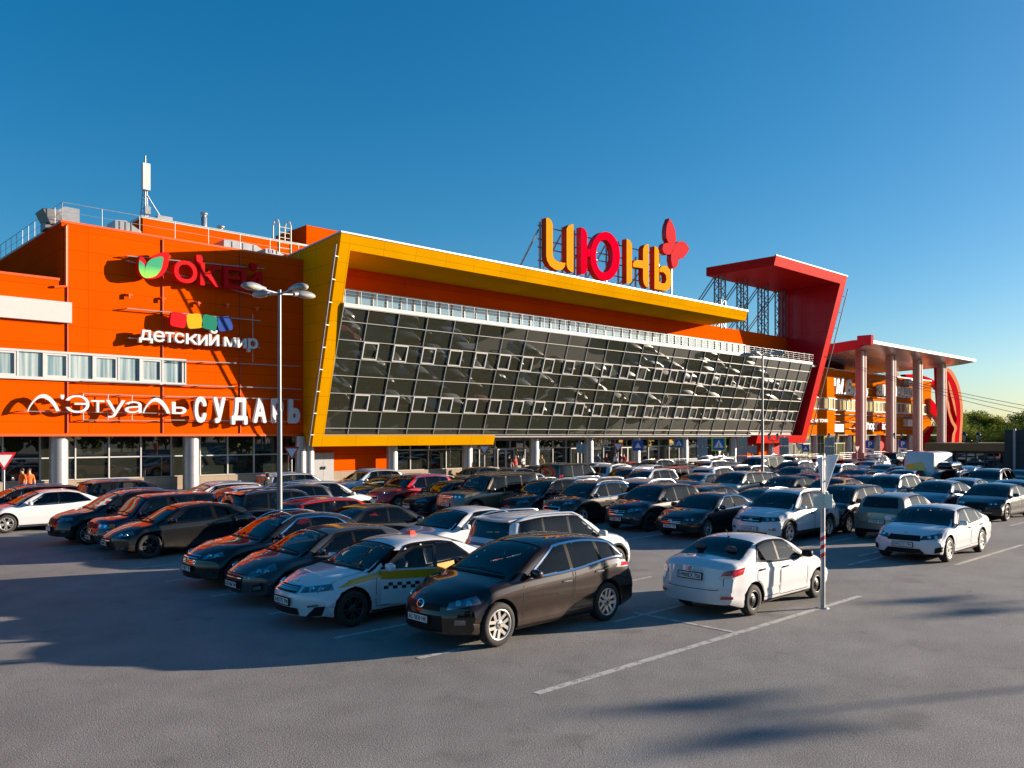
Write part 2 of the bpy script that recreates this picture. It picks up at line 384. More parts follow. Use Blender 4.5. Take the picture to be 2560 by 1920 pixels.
wb(m, 'downpipe', mat('orange_pipe', (.75, .10, .005), .4), wing)
# ground floor glazing of the left wing
def glazing(parent, u0, u1, d, z0, z1, step, bars, gm=SHOPGLASS, bm=PVC, w=.07):
    m = MB(); rr = random.Random(int(u0 * 10)); k = u0
    while k < u1 - .01:
        e = min(k + step, u1); zs = [z0] + list(bars) + [z1]
        for a, b in zip(zs, zs[1:]):
            t = rr.uniform(-.012, .012); q = rr.uniform(-.012, .012)
            m.add([(k, d + t, a), (e, d - t, a), (e, d - t + q, b), (k, d + t + q, b)], [(0, 1, 2, 3)])
        k = e
    wb(m, 'glazing', gm, parent)
    m = MB(); k = u0
    while k < u1 + .01: m.box(k - w / 2, k + w / 2, d - .1, d + .05, z0, z1); k += step
    for b in list(bars) + [z0, z1 - .04]: m.box(u0, u1, d - .08, d + .05, b - w / 2, b + w / 2)
    wb(m, 'mullion_grid', bm, parent)
glazing(wing, -14.4, 28.2, 51.3, .95, 3.5, 1.8, (2.2,))
m = MB(); m.box(-25, 28.2, 51.15, 51.6, .14, .95); wb(m, 'plinth', BEIGE, wing)
m = MB(); m.box(-25, U0, DW + .05, 75, 3.44, 3.497); wb(m, 'soffit', mat('grey_soffit', (.25, .24, .22), .7), wing)
m = MB(); m.box(-25, 100, 52.6, 75, .1, 3.45); wb(m, 'inner_wall', mat('shop_interior', (.05, .05, .045), .8), wing)
def column(x, y, z1, r, parent, name='column', m_=SILVER, z0=.14):
    m = MB(); m.lathe([(r, z0), (r, z1)], 28, (x, y, 0))
    for z in np.arange(z0 + .9, z1, 1.1): m.lathe([(r + .004, z), (r + .012, z + .01), (r + .012, z + .025), (r + .004, z + .035)], 28, (x, y, 0))
    return wb(m, name, m_, parent)
for x in (-1.3, 6.0, 13.3, 20.65): column(x, 50.35, 3.44, .47, wing)
# ================================================================ central hall
hall = tag(empty('mall_hall', (60, 52, 0)), 'central mall hall with a leaning glass front framed by a yellow and a red portal', 'building')
LEAN = .268
dF = lambda z, b=48.5, z0=2.73: b - LEAN * (z - z0)
ZT = 16.15
# yellow portal: post, top slab, bottom beam
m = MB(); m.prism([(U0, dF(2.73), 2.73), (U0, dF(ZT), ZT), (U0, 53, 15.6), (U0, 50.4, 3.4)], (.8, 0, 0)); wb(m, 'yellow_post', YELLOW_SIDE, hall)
m = MB(); m.prism([(U0, dF(2.73) - .012, 2.75), (U0, dF(ZT) - .012, ZT), (U0 + .8, dF(ZT) - .012, ZT), (U0 + .8, dF(2.73) - .012, 2.75)], (0, .01, 0)); wb(m, 'yellow_post_face', YELLOW, hall)
UY = 75.9
m = MB(); m.prism([(U0 + .803, dF(15.2), 15.2), (U0 + .803, dF(ZT), ZT), (U0 + .803, 53, 15.75), (U0 + .803, 53, 15.2)], (UY - U0 - .8, 0, 0)); wb(m, 'yellow_canopy', YELLOW, hall)
m = MB(); m.prism([(U0 + .803, dF(2.73), 2.73), (U0 + .803, dF(3.47), 3.47), (U0 + .803, 50, 3.47), (U0 + .803, 50, 2.73)], (44 - U0 - .8, 0, 0)); wb(m, 'yellow_beam', YELLOW, hall)
m = MB(); m.hexa([(U0 - .05, dF(ZT) - .06, ZT), (UY + .05, dF(ZT) - .06, ZT), (UY + .05, dF(ZT) + .2, ZT), (U0 - .05, dF(ZT) + .2, ZT)], [(U0 - .05, dF(ZT) - .06, ZT + .11), (UY + .05, dF(ZT) - .06, ZT + .11), (UY + .05, dF(ZT) + .2, ZT + .11), (U0 - .05, dF(ZT) + .2, ZT + .11)])
m.hexa([(U0 - .06, dF(ZT) + .2, ZT), (U0 + .2, dF(ZT) + .2, ZT), (U0 + .2, 53, 15.6), (U0 - .06, 53, 15.6)], [(U0 - .06, dF(ZT) + .2, ZT + .11), (U0 + .2, dF(ZT) + .2, ZT + .11), (U0 + .2, 53, 15.71), (U0 - .06, 53, 15.71)])
wb(m, 'edge_flashing', STEEL, hall)
m = MB(); a = Vector((U0 - .32, dF(2.8) - .12, 2.8)); b = Vector((U0 - .32, dF(15.4) - .12, 15.4)); m.tube(a, b, .06, 8)
for k in range(9):
    p = a.lerp(b, (k + .5) / 9); m.bar(p, p + Vector((.34, .12, 0)), .05)
wb(m, 'cable_tray', DARKSTEEL, hall)
# glass
ZR = [3.5, 3.94, 5.1, 6.25, 7.4, 8.5, 9.68, 10.84, 11.7]; UG = [28.72] + [30.65 + 2.45 * k for k in range(26)]
dG = lambda z: 48.62 - .317 * (z - 3.5)
rr = random.Random(3); m = MB()
for a, b in zip(UG, UG[1:]):
    for z0, z1 in zip(ZR, ZR[1:]):
        t = rr.uniform(-.009, .009); q = rr.uniform(-.007, .007)
        m.add([(a, dG(z0) + t, z0), (b, dG(z0) - t, z0), (b, dG(z1) - t + q, z1), (a, dG(z1) + t + q, z1)], [(0, 1, 2, 3)])
wb(m, 'curtain_wall_glass', CWGLASS, hall)
m = MB()
for u in UG: m.bar((u, dG(3.5) - .03, 3.5), (u, dG(11.7) - .03, 11.7), .04, .12)
for z in ZR: m.box(28.72, UG[-1], dG(z) - .085, dG(z) + .03, z - .02, z + .02)
wb(m, 'mullion_grid', mat('grey_mullion', (.27, .28, .27), .5, spec=.2), hall)
for z0, z1 in ((8.5, 9.68), (5.1, 6.25)):
    for u in UG[1:-1]:
        m = MB(); a, b = u + .03, u + 1.22
        def q(x0, x1, za, zb):
            m.hexa([(x0, dG(za) - .13, za), (x1, dG(za) - .13, za), (x1, dG(za) - .02, za), (x0, dG(za) - .02, za)], [(x0, dG(zb) - .13, zb), (x1, dG(zb) - .13, zb), (x1, dG(zb) - .02, zb), (x0, dG(zb) - .02, zb)])
        q(a, a + .075, z0 + .03, z1 - .03); q(b - .075, b, z0 + .03, z1 - .03); q(a + .075, b - .075, z0 + .03, z0 + .105); q(a + .075, b - .075, z1 - .105, z1 - .03)
        m.mi = 1; t = rr.uniform(-.012, .012)
        m.add([(a + .1, dG(z0) - .04 + t, z0 + .13), (b - .1, dG(z0) - .04 - t, z0 + .13), (b - .1, dG(z1) - .04 - t, z1 - .13), (a + .1, dG(z1) - .04 + t, z1 - .13)], [(0, 1, 2, 3)])
        wb(m, 'opening_window', [PVC, CWGLASS], hall)
# terrace above the glass
m = MB(); m.box(28.72, UG[-1], dG(11.7) - .12, dG(11.7) + .15, 11.73, 11.98); wb(m, 'parapet', PVC, hall)
m = MB(); m.box(28.72, 93.4, dG(11.7) + .15, 50, 11.5, 11.7); m.box(28.7, 93.4, 50, 51.2, 3.4, 11.7); m.box(28.7, 93.4, 48.75, 50, 3.3, 3.46); wb(m, 'terrace_floor', ROOFM, hall)
m = MB(); u = 28.9
while u < 92.5: m.tube((u, dG(11.7) + .05, 11.98), (u, dG(11.7) + .05, 12.85), .016, 6); u += 1.225
for z in (12.2, 12.42, 12.63): m.tube((28.8, dG(11.7) + .05, z), (92.4, dG(11.7) + .05, z), .009, 5)
m.tube((28.8, dG(11.7) + .05, 12.85), (92.4, dG(11.7) + .05, 12.85), .016, 6)
wb(m, 'terrace_railing', STEEL, hall)
u1_ = at_d(1875, 880, 50)[0]
m = MB(); m.add([(28.7, 49.99, 11.7), (u1_, 49.99, 11.7), (u1_, 49.99, 13.7), (28.7, 49.99, 13.7)], [(0, 1, 2, 3)]); 
wb(m, 'clerestory_glass', mirror_glass('pale_frosted_glass', (.15, .25, .31), 2.1, .05), hall)
m = MB(); u = 28.75; k = 0
while u < u1_:
    w_ = .06 if k % 2 else .03
    m.box(u - w_, u + w_, 49.9, 49.985, 11.7, 13.7); u += 1.225; k += 1
m.box(28.7, u1_, 49.88, 49.985, 13.66, 13.72)
wb(m, 'clerestory_frame', PVC, hall)
m = MB(); m.box(28.7, 93.45, 50, 52, 13.72, 15.19); m.box(u1_ + 8.5, 93.45, 50, 52, 11.7, 13.72); m.box(UY, 93.45, 50, 52, 15.19, 15.3)
wb(m, 'upper_wall', ORANGE, hall)
m = MB(); m.add([(u1_, 50.1, 11.7), (u1_ + 8.5, 50.1, 11.7), (u1_ + 8.5, 50.1, 13.72), (u1_, 50.1, 13.72)], [(0, 1, 2, 3)]); wb(m, 'dark_window', SHOPGLASS, hall)
m = MB(); u = u1_
while u <= u1_ + 8.6: m.box(u - .05, u + .05, 49.98, 50.09, 11.7, 13.72); u += 1.42
m.box(u1_, u1_ + 8.5, 49.98, 50.09, 13.4, 13.5); wb(m, 'dark_window_frame', mat('grey_blue_frame', (.28, .33, .40), .4), hall)
m = MB(); m.box(32.9, 42.5, 58, 63, 15, 19.9); wb(m, 'penthouse', ORANGE, hall)
m = MB(); m.box(32.88, 32.897, 58.01, 63, 15, 19.9); wb(m, 'penthouse_side', ORANGE_SIDE, hall)
m = MB(); m.box(28.7, 94, 53, 85, 15.05, 15.18); m.box(28.0, 94, 51.2, 84, 3, 15.05); wb(m, 'roof', ROOFM, hall)
m = MB(); m.box(78, 92, 60, 70, 15.18, 18.2); wb(m, 'plant_room', ORANGE, hall)
# red portal
UR0, UR1 = 78.4, 94.8; dR = lambda z: 48.3 - LEAN * (z - 2.55)
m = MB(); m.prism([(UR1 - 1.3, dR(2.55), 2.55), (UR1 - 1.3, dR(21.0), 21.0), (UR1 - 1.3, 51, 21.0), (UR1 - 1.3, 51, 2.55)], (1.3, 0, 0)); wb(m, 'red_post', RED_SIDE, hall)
m = MB(); m.prism([(UR1 - 1.3, dR(2.55) - .012, 2.56), (UR1 - 1.3, dR(21) - .012, 21), (UR1, dR(21) - .012, 21), (UR1, dR(2.55) - .012, 2.56)], (0, .01, 0)); wb(m, 'red_post_face', RED, hall)
m = MB(); m.prism([(UR0, dR(21.0), 21.003), (UR0, dR(21.95), 21.95), (UR0, 51.5, 21.95), (UR0, 51.5, 21.003)], (UR1 - UR0, 0, 0)); wb(m, 'red_canopy', RED, hall)
m = MB(); m.prism([(83.4, dR(2.55), 2.553), (83.4, dR(3.44), 3.44), (83.4, 50, 3.44), (83.4, 50, 2.553)], (UR1 - 1.304 - 83.4, 0, 0)); wb(m, 'red_beam', RED, hall)
m = MB(); m.box(UR0 - .05, UR1 + .05, dR(21.95) - .05, dR(21.95) + .15, 21.953, 22.05); wb(m, 'red_edge_flashing', PVC, hall)
m = MB(); m.tube((UR1 + .5, dR(3) - .1, 2.7), (UR1 + .5, dR(21) - .1, 20.6), .06, 6)
for k in range(10):
    z = 3.5 + k * 1.8; m.bar((UR1, dR(z), z), (UR1 + .5, dR(z) - .1, z), .05)
wb(m, 'red_cable_tray', DARKSTEEL, hall)
for u in (79.4, 84.0, 88.6, 92.6):
    m = MB(); a = .42
    for sx in (-a, a):
        for sy in (-a, a): m.bar((u + sx, 50.7 + sy - .3, 15.2), (u + sx, 50.7 + sy - .3, 21.0), .12)
    for k in range(7):
        z = 15.3 + k * .8; s_ = 1 if k % 2 else -1
        for y in (50.4 - a, 50.4 + a): m.bar((u - a * s_, y, z), (u + a * s_, y, z + .8), .06)
        for x in (u - a, u + a): m.bar((x, 50.4 - a * s_, z), (x, 50.4 + a * s_, z + .8), .06)
    for k in (0, .5): m.bar((u - k, 50.9, 20.8), (u - k - .3, 55.5, 15.2), .09)
    wb(m, 'lattice_tower', DARKSTEEL, hall)
# ground floor of the hall
m = MB(); m.box(28.6, 36.0, 50.9, 51.3, .95, 3.3); wb(m, 'orange_base_wall', ORANGE, hall)
m = MB(); m.box(at_d(834, 1150, 50.85)[0], 36.0, 50.85, 51.31, .14, .947); m.box(36, 66.5, 51.12, 51.6, .14, .8); wb(m, 'plinth', BEIGE, hall)
xa, xb = at_d(780, 1150, 50.85)[0], at_d(833, 1150, 50.85)[0]
m = MB(); m.box(xa, (xa + xb) / 2 - .008, 50.78, 50.86, .14, 2.25); m.box((xa + xb) / 2 + .008, xb, 50.78, 50.86, .14, 2.25); m.mi = 1
m.box((xa + xb) / 2 - .14, (xa + xb) / 2 - .07, 50.70, 50.775, 1.1, 1.3); m.box((xa + xb) / 2 + .07, (xa + xb) / 2 + .14, 50.70, 50.775, 1.1, 1.3)
wb(m, 'service_door', [DOORGREY, BLACK], hall)
glazing(hall, 36.2, 82.4, 51.35, .8, 3.35, 1.75, (2.35,))
for px in (1242, 1425, 1552, 1795):                                  # glazed entrance doors
    x = at_d(px, 1180, 51.2)[0]; m = MB()
    for k in (0, 1):
        q0 = x + k * .98; m.box(q0, q0 + .06, 51.1, 51.22, .14, 2.3); m.box(q0 + .9, q0 + .96, 51.1, 51.22, .14, 2.3); m.box(q0 + .06, q0 + .9, 51.1, 51.22, 2.22, 2.3); m.box(q0 + .06, q0 + .9, 51.1, 51.22, .14, .24)
        m.mi = 1; m.box(q0 + .06, q0 + .9, 51.15, 51.17, .24, 2.22); m.mi = 0
    wb(m, 'entrance_door', [PVC, SHOPGLASS], hall)
for px in (752, 772): column(at_d(px, 1150, 49.6)[0], 49.6, 3.4, .36, hall)
for px in (980, 1168, 1335, 1472, 1590, 1710, 1832, 1925): column(at_d(px, 1150, 50)[0], 50, 3.4, .42, hall)
m = MB()
for q0, q1 in ((82.6, 84.6), (90.5, 94)): m.box(q0, q1, 50.9, 51.3, .14, 3.4)
wb(m, 'red_base_wall', RED, hall)
m = MB(); m.box(84.65, 90.45, 50.95, 51.3, .14, 2.5); wb(m, 'orange_low_wall', ORANGE, hall)
# ================================================================ right wing
rw = tag(empty('mall_wing', (125, 55, 0)), 'far orange mall wing behind tall pillars with a band of yellowish windows', 'building')
D2 = 52.0
m = MB(); m.box(UR1 + .05, 108.2, D2 - 1.0, 75, 3.5, 12.3); m.box(108.203, 145.7, D2, 75, 3.5, 12.4); wb(m, 'wall', ORANGE2, rw)
m = MB(); m.box(UR1 + .05, 108.3, D2 - 1.05, D2 + .2, 12.303, 12.45); m.box(108.3, 145.8, D2 - .05, D2 + .2, 12.403, 12.55); wb(m, 'coping', PVC, rw)
fr, gl = MB(), MB()
for (a, b, y) in ((UR1 + .1, 108.1, D2 - 1.0), (108.3, 145.6, D2)):
    gl.box(a, b, y - .04, y - .004, 6.95, 8.35); fr.box(a, b, y - .12, y - .041, 6.82, 6.97); fr.box(a, b, y - .12, y - .041, 8.33, 8.46)
    k = a
    while k < b: fr.box(k - .07, k + .07, y - .12, y - .041, 6.97, 8.33); k += 1.45
wb(gl, 'window_band', mirror_glass('yellowish_blind_glass', (.26, .21, .12), 1.6, .06), rw); wb(fr, 'window_band_frame', PVC, rw)
m = MB()
for z in (4.4, 5.3, 6.3, 9.0, 10.2): m.tube((97, D2 - 1.35 if z < 0 else D2 - .3, z), (140, D2 - .3, z), .05, 5)
for k in range(8):
    x = 112 + 4.2 * k
    for z in (5.6, 10.6): m.bar((x, D2, z + .4), (x + 2.6, D2 - 3.5, z + .9), .07); m.bar((x + 2.6, D2 - 3.5, z + .9), (x + 5, D2, z + .5), .05)
wb(m, 'sign_rail', DARKSTEEL, rw)
m = MB(); m.box(UR1, 145.5, D2 - .95, 75, 3.42, 3.497); wb(m, 'soffit', mat('grey_soffit', (.25, .24, .22), .7), rw)
glazing(rw, 95, 130, 53.6, .7, 3.42, 2.4, (2.3,), mirror_glass('greenish_shop_glass', (.10, .11, .05), 1.6), PVC)
m = MB(); m.box(95, 130, 53.4, 53.9, .14, .7); wb(m, 'plinth', BEIGE, rw)
m = MB(); m.box(126, 136, 53.2, 53.9, .14, 3.42); wb(m, 'red_base_wall', RED, rw)
for px in (2035, 2121, 2193, 2275): column(at_d(px, 1120, 51.6)[0], 51.6, 3.45, .42, rw)
m = MB(); m.box(118, 131, 60, 70, 12.4, 16.6); wb(m, 'penthouse', ORANGE_SIDE, rw)
m = MB(); m.box(100, 117, 58, 70, 12.4, 14.3); wb(m, 'plant_room', mat('lilac_plant_room', (.38, .25, .33), .5), rw)
m = MB()
for x in (101.5, 104.5):
    m.tube((x, 55, 12.4), (x, 55, 14.4), .06, 6); m.lathe([(0, 0), (.35, .04), (.6, .16), (.72, .3)], 16, (x, 54.9, 14.3), 'Y')
for x in (106, 107.2): m.tube((x, 56, 12.4), (x, 56, 15.6), .07, 6)
wb(m, 'satellite_dish', STEEL, rw)
# entrance canopy on tall pillars
cp = tag(empty('entrance_canopy', (119, 50, 0)), 'tall wing shaped roof on square rose grey pillars before the far wing', 'canopy')
prof = [(43.0, 14.55), (42.9, 14.75), (43.0, 14.95), (45, 15.05), (60, 14.2), (60, 13.6), (54, 13.75), (47.5, 14.0), (44.6, 14.3)]
m = MB(); m.prism([(100.9, y, z) for y, z in prof], (36.9, 0, 0)); wb(m, 'canopy_roof', mat('pale_canopy_panels', (.40, .33, .32), .25, .3, var=.05), cp)
m = MB(); m.box(100.9, 137.9, 42.78, 42.88, 14.62, 14.98); wb(m, 'canopy_edge', WHITE, cp)
m = MB(); m.prism([(100.6, y, z - (.25 if z < 14.5 else -.1)) for y, z in prof], (.29, 0, 0)); m.box(100.3, 101.0, 42.7, 44.4, 14.4, 15.6); wb(m, 'canopy_fascia', PINKRED, cp)
for px in (2151, 2226, 2293, 2352.8):
    x = at_d(px, 1100, 46)[0]
    m = MB(); m.box(x - .36, x + .36, 45.5, 46.5, 1.2, 14.2); m.mi = 1
    m.box(x + .363, x + .48, 45.45, 45.75, 1.2, 14.1); m.box(x - .48, x - .363, 45.45, 45.75, 1.2, 14.1); m.mi = 0
    m.box(x - .75, x + .75, 45.2, 46.8, .1, 1.2); wb(m, 'pillar', [PINK, PVC], cp)
x = 139.5; m = MB(); m.box(x - .5, x + .5, 55, 56, 1, 13.7); wb(m, 'pillar', PINK, cp)
# ================================================================ signs on the mall
def glyph_into(mb, ch, x0, x1, z0, z1, y, depth, bold=0.0, shear=0.0):
    """one glyph filling the box on the plane y, standing out towards -y; heavier strokes are laid side by side, each a hair prouder"""
    me = text_mesh(ch, .5, 0, shear); co = [v.co.copy() for v in me.vertices]
    lo = [min(c[i] for c in co) for i in range(3)]; hi = [max(c[i] for c in co) for i in range(3)]; fs = [tuple(p.vertices) for p in me.polygons]
    s = lambda v, a, b, p, q: p + (v - a) / max(1e-6, b - a) * (q - p)
    e = bold * (z1 - z0)
    for k, (dx, dz) in enumerate(((0, 0),) if not bold else ((-1, 0), (1, 0), (0, -1), (0, 1), (-.7, .7), (.7, .7), (.7, -.7), (-.7, -.7))):
        mb.add([(s(c[0], lo[0], hi[0], x0 + e, x1 - e) + dx * e, y - s(c[2], lo[2], hi[2], 0, depth + .002 * k), s(c[1], lo[1], hi[1], z0 + e, z1 - e) + dz * e) for c in co], fs)
    bpy.data.meshes.remove(me)
def px_glyphs(mb, lst, y, depth, bold=0.0, shear=0.0):
    for ch, a, b, t, bt in lst:
        mid = (a + b) / 2; glyph_into(mb, ch, at_d(a, t, y)[0], at_d(b, t, y)[0], at_d(mid, bt, y)[1], at_d(mid, t, y)[1], y, depth, bold, shear)
def poly_px(mb, pts, y, depth, sc=1, ox=0, oy=0, smooth=0):
    q = [at_d(ox + a * sc, oy + b * sc, y) for a, b in pts]
    q = [Vector((x, y, z)) for x, z in q]
    if smooth: q = catmull(q, smooth)
    mb.prism(q[::-1], (0, -depth, 0))
def rails(parent, y, rows, posts=(), r=.035, name='sign_rail', m_=STEEL):
    m = MB()
    for a, b, ya, yb in rows:
        p, q = at_d(a, ya, y), at_d(b, yb, y); m.tube((p[0], y, p[1]), (q[0], y, q[1]), r, 6)
        n = max(2, int(abs(q[0] - p[0]) / 2))
        for k in range(n + 1):
            t = k / n; m.bar((p[0] + (q[0] - p[0]) * t, y, p[1] + (q[1] - p[1]) * t), (p[0] + (q[0] - p[0]) * t, DW, p[1] + (q[1] - p[1]) * t), .05)
    for px, y0, y1 in posts: p, q = at_d(px, y0, y), at_d(px, y1, y); m.tube((p[0], y, p[1]), (q[0], y, q[1]), .025, 6)
    return wb(m, name, m_, parent)
def sign(label, px, py, y, name='shop_sign', cat='sign'):
    x, z = at_d(px, py, y); return tag(empty(name, (x, y, z)), label, cat)
YS = DW - .42
SIGNRED = mat('sign_red', (.55, .002, .006), .6, spec=.1)
A4 = lambda lst: [(c, 280 + a * .22901, 280 + b * .22901, 620 + t * .22901, 620 + bt * .22901) for c, a, b, t, bt in lst]
s1 = sign('red hypermarket sign with a green leaf heart high on the orange wall', 490, 690, YS)
m = MB(); px_glyphs(m, A4([('О', 650, 905, 148, 392), ("'", 893, 965, 88, 190), ('К', 935, 1160, 180, 428), ('Е', 1190, 1385, 212, 450), ('И', 1385, 1615, 262, 475), ("'", 1490, 1560, 176, 250)]), YS, .35, .035)
wb(m, 'lettering', SIGNRED, s1)
m = MB(); poly_px(m, [(258, 180), (285, 105), (330, 135), (365, 185), (400, 120), (470, 75), (580, 58), (592, 130), (575, 230), (520, 310), (440, 345), (360, 345), (300, 310), (262, 250)], YS, .4, .22901, 280, 620, 3)
wb(m, 'leaf_backing', SIGNRED, s1)
GREEN = bpy.data.materials.new('green_leaf_fade'); GREEN.use_nodes = True
nt = GREEN.node_tree; tc = nt.nodes.new('ShaderNodeTexCoord'); sp = nt.nodes.new('ShaderNodeSeparateXYZ'); cr = nt.nodes.new('ShaderNodeValToRGB'); mp = nt.nodes.new('ShaderNodeMapRange')
zlo, zhi = at_d(360, 695, YS)[1], at_d(360, 655, YS)[1]; mp.inputs[1].default_value = zlo; mp.inputs[2].default_value = zhi
cr.color_ramp.elements[0].color = (.22, .62, .06, 1); cr.color_ramp.elements[1].color = (.005, .28, .13, 1); cr.color_ramp.elements[0].position = .15; cr.color_ramp.elements[1].position = .75
nt.links.new(tc.outputs['Object'], sp.inputs[0]); nt.links.new(sp.outputs[2], mp.inputs[0]); nt.links.new(mp.outputs[0], cr.inputs[0]); nt.links.new(cr.outputs[0], nt.nodes['Principled BSDF'].inputs['Base Color'])
m = MB(); poly_px(m, [(362, 225), (380, 170), (430, 120), (548, 96), (552, 160), (530, 240), (470, 310), (370, 330), (355, 300)], YS - .403, .03, .22901, 280, 620, 3)
poly_px(m, [(290, 185), (300, 140), (335, 165), (358, 200), (352, 290), (355, 325), (315, 290), (294, 240)], YS - .404, .03, .22901, 280, 620, 3)
wb(m, 'leaf', GREEN, s1)
rails(s1, YS + .08, [(318, 640, 652, 740), (318, 660, 640, 672)])
s2 = sign('white lower case toy shop sign under four coloured rounded squares', 490, 840, YS)
m = MB(); px_glyphs(m, A4([('д', 280, 432, 898, 1040), ('е', 435, 562, 908, 1030), ('т', 560, 668, 922, 1035), ('с', 668, 775, 928, 1042), ('к', 790, 920, 940, 1055), ('и', 920, 1028, 950, 1068), ('й', 1040, 1155, 900, 1072), ('м', 1208, 1340, 978, 1082), ('и', 1352, 1455, 988, 1095), ('р', 1468, 1578, 990, 1140)]), YS, .22, .03)
wb(m, 'lettering', LETTER, s2)
for k, (cx, cy, rot, c, nm) in enumerate([(708, 790, -6, (.75, .006, .012), 'red'), (883, 803, 10, (.85, .55, .0), 'yellow'), (1048, 818, -8, (.0, .27, .16), 'green'), (1213, 832, 12, (.02, .09, .42), 'blue')]):
    x, z = at_d(280 + cx * .22901, 620 + cy * .22901, YS); pts = []
    for i in range(40):
        t = 2 * math.pi * i / 40; ct, st = math.cos(t), math.sin(t); e = .42
        px_, pz_ = .47 * math.copysign(abs(ct) ** e, ct), .44 * math.copysign(abs(st) ** e, st); r_ = R(rot)
        pts.append((x + px_ * math.cos(r_) - pz_ * math.sin(r_), YS, z + px_ * math.sin(r_) + pz_ * math.cos(r_)))
    m = MB(); m.prism(pts[::-1], (0, -.25, 0)); o = wb(m, 'rounded_square', mat('sign_' + nm, [v * .6 for v in c], .5, spec=.15), s2); o['label'] = nm + ' rounded square'
rails(s2, YS + .08, [(317, 652, 771, 802), (322, 650, 845, 869)], [(632, 786, 905)])
A5 = lambda lst: [(c, a * .3526, b * .3526, 940 + t * .3526, 940 + bt * .3526) for c, a, b, t, bt in lst]
s3 = sign('thin white perfumery sign with arched letters low on the orange wall', 260, 1015, YS)
m = MB()
for x0, x1, yt, yb0, yb1 in ((187, 418, 130, 252, 250), (1005, 1200, 154, 264, 266)):
    q = []; n = 16
    for i in range(n + 1): t = i / n; q.append((x0 + (x1 - x0) * t, yb0 + (yb1 - yb0) * t - (yb0 - yt) * math.sin(math.pi * t) ** .75))
    for i in range(n + 1): t = 1 - i / n; th = 22 + 10 * t; q.append((x0 + 4 + (x1 - x0 - 32 + 0 * t) * t + 4, yb0 + (yb1 - yb0) * t - max(0, (yb0 - yt - th) * math.sin(math.pi * t) ** .8)))
    poly_px(m, q, YS, .16, .3526, 0, 940)
px_glyphs(m, A5([("'", 424, 450, 133, 166), ('Э', 462, 628, 136, 262), ('т', 640, 735, 172, 258), ('у', 745, 882, 172, 297), ('а', 880, 998, 180, 264), ('ь', 1213, 1315, 184, 270)]), YS, .16)
wb(m, 'lettering', LETTER, s3)
rails(s3, YS + .1, [(208, 398, 984, 991), (208, 398, 1050, 1052), (50, 463, 1028, 1034)], [(208, 984, 1050), (270, 986, 1050), (330, 988, 1051)], .025)
s4 = sign('tall narrow white menswear shop letters at the right end of the orange wall', 615, 1025, YS)
m = MB(); px_glyphs(m, A5([('С', 1368, 1456, 145, 332), ('У', 1502, 1590, 150, 334), ('Д', 1630, 1746, 153, 346), ('А', 1786, 1880, 155, 333), ('Р', 1920, 2000, 160, 335), ('Ь', 2038, 2118, 165, 336)]), YS, .2, .045)
wb(m, 'lettering', LETTER, s4)
rails(s4, YS + .1, [(412, 585, 991, 994), (600, 752, 995, 999), (412, 752, 1050, 1054)], (), .03)
fr_ = sign('bare steel sign rails left empty beneath the white window strip', 500, 960, YS, 'empty_sign', 'sign frame')
rails(fr_, YS + .1, [(205, 400, 953, 960), (415, 585, 961, 967), (600, 752, 967, 973), (435, 590, 902, 908), (602, 752, 909, 916)], (), .035)
fb = sign('row of small orange brackets left on the wall under the red sign', 450, 745, DW, 'wall_brackets', 'brackets')
m = MB()
for px, py in ((322, 738), (406, 747), (494, 758), (566, 762), (640, 770)):
    x, z = at_d(px, py, DW); m.box(x - .18, x + .18, DW - .14, DW, z - .04, z + .06); m.box(x - .08, x + .02, DW - .24, DW - .143, z - .22, z + .06)
wb(m, 'bracket', mat('orange_bracket', (.75, .10, .003), .45), fb)
# roof sign
YR = 46.0
rs = sign('giant yellow and crimson roof letters with a red flower emblem', 1540, 680, YR, 'roof_sign')
FACE_Y = mat('amber_letter_face', (.60, .25, .014), .7, spec=.0); SIDE_O = mat('orange_letter_side', (.45, .05, .004), .55, spec=.1)
FACE_R = mat('crimson_letter_face', (.52, .001, .018), .7, spec=.0); FACE_S = mat('coral_flower_face', (.45, .035, .04), .7, spec=.0)
K6 = .19892
def big(polys, face, side, name, dep=.55, sm=()):
    m = MB()
    for i, p in enumerate(polys):
        m.mi = 0; q = [at_d(1320 + a * K6, 520 + b * K6, YR) for a, b in p]; q = [Vector((x, YR, z)) for x, z in q]
        if i in sm: q = catmull(q, 3)
        q = q[::-1]; n = len(q); f = [p_ for p_ in q]; bk = [p_ + Vector((0, dep, 0)) for p_ in q]
        m.add(f, [tuple(range(n))]); m.mi = 1; m.add(f + bk, [(i_ + n, (i_ + 1) % n + n, (i_ + 1) % n, i_) for i_ in range(n)]); m.add(bk, [tuple(range(n - 1, -1, -1))])
    return wb(m, name, [face, side], rs)
Q = [[(230, 123), (270, 132), (298, 165), (312, 215), (312, 590), (325, 632), (352, 662), (400, 682), (472, 692), (462, 738), (435, 772), (390, 785), (335, 772), (275, 725), (240, 660), (230, 600)],
     [(572, 205), (572, 812), (540, 803), (502, 768), (486, 720), (486, 262), (508, 222), (540, 208)]]
big(Q, FACE_Y, SIDE_O, 'letter')
ell = lambda cx, cy, rx, ry, n=40: [(cx + rx * math.cos(2 * math.pi * i / n), cy + ry * math.sin(2 * math.pi * i / n)) for i in range(n)]
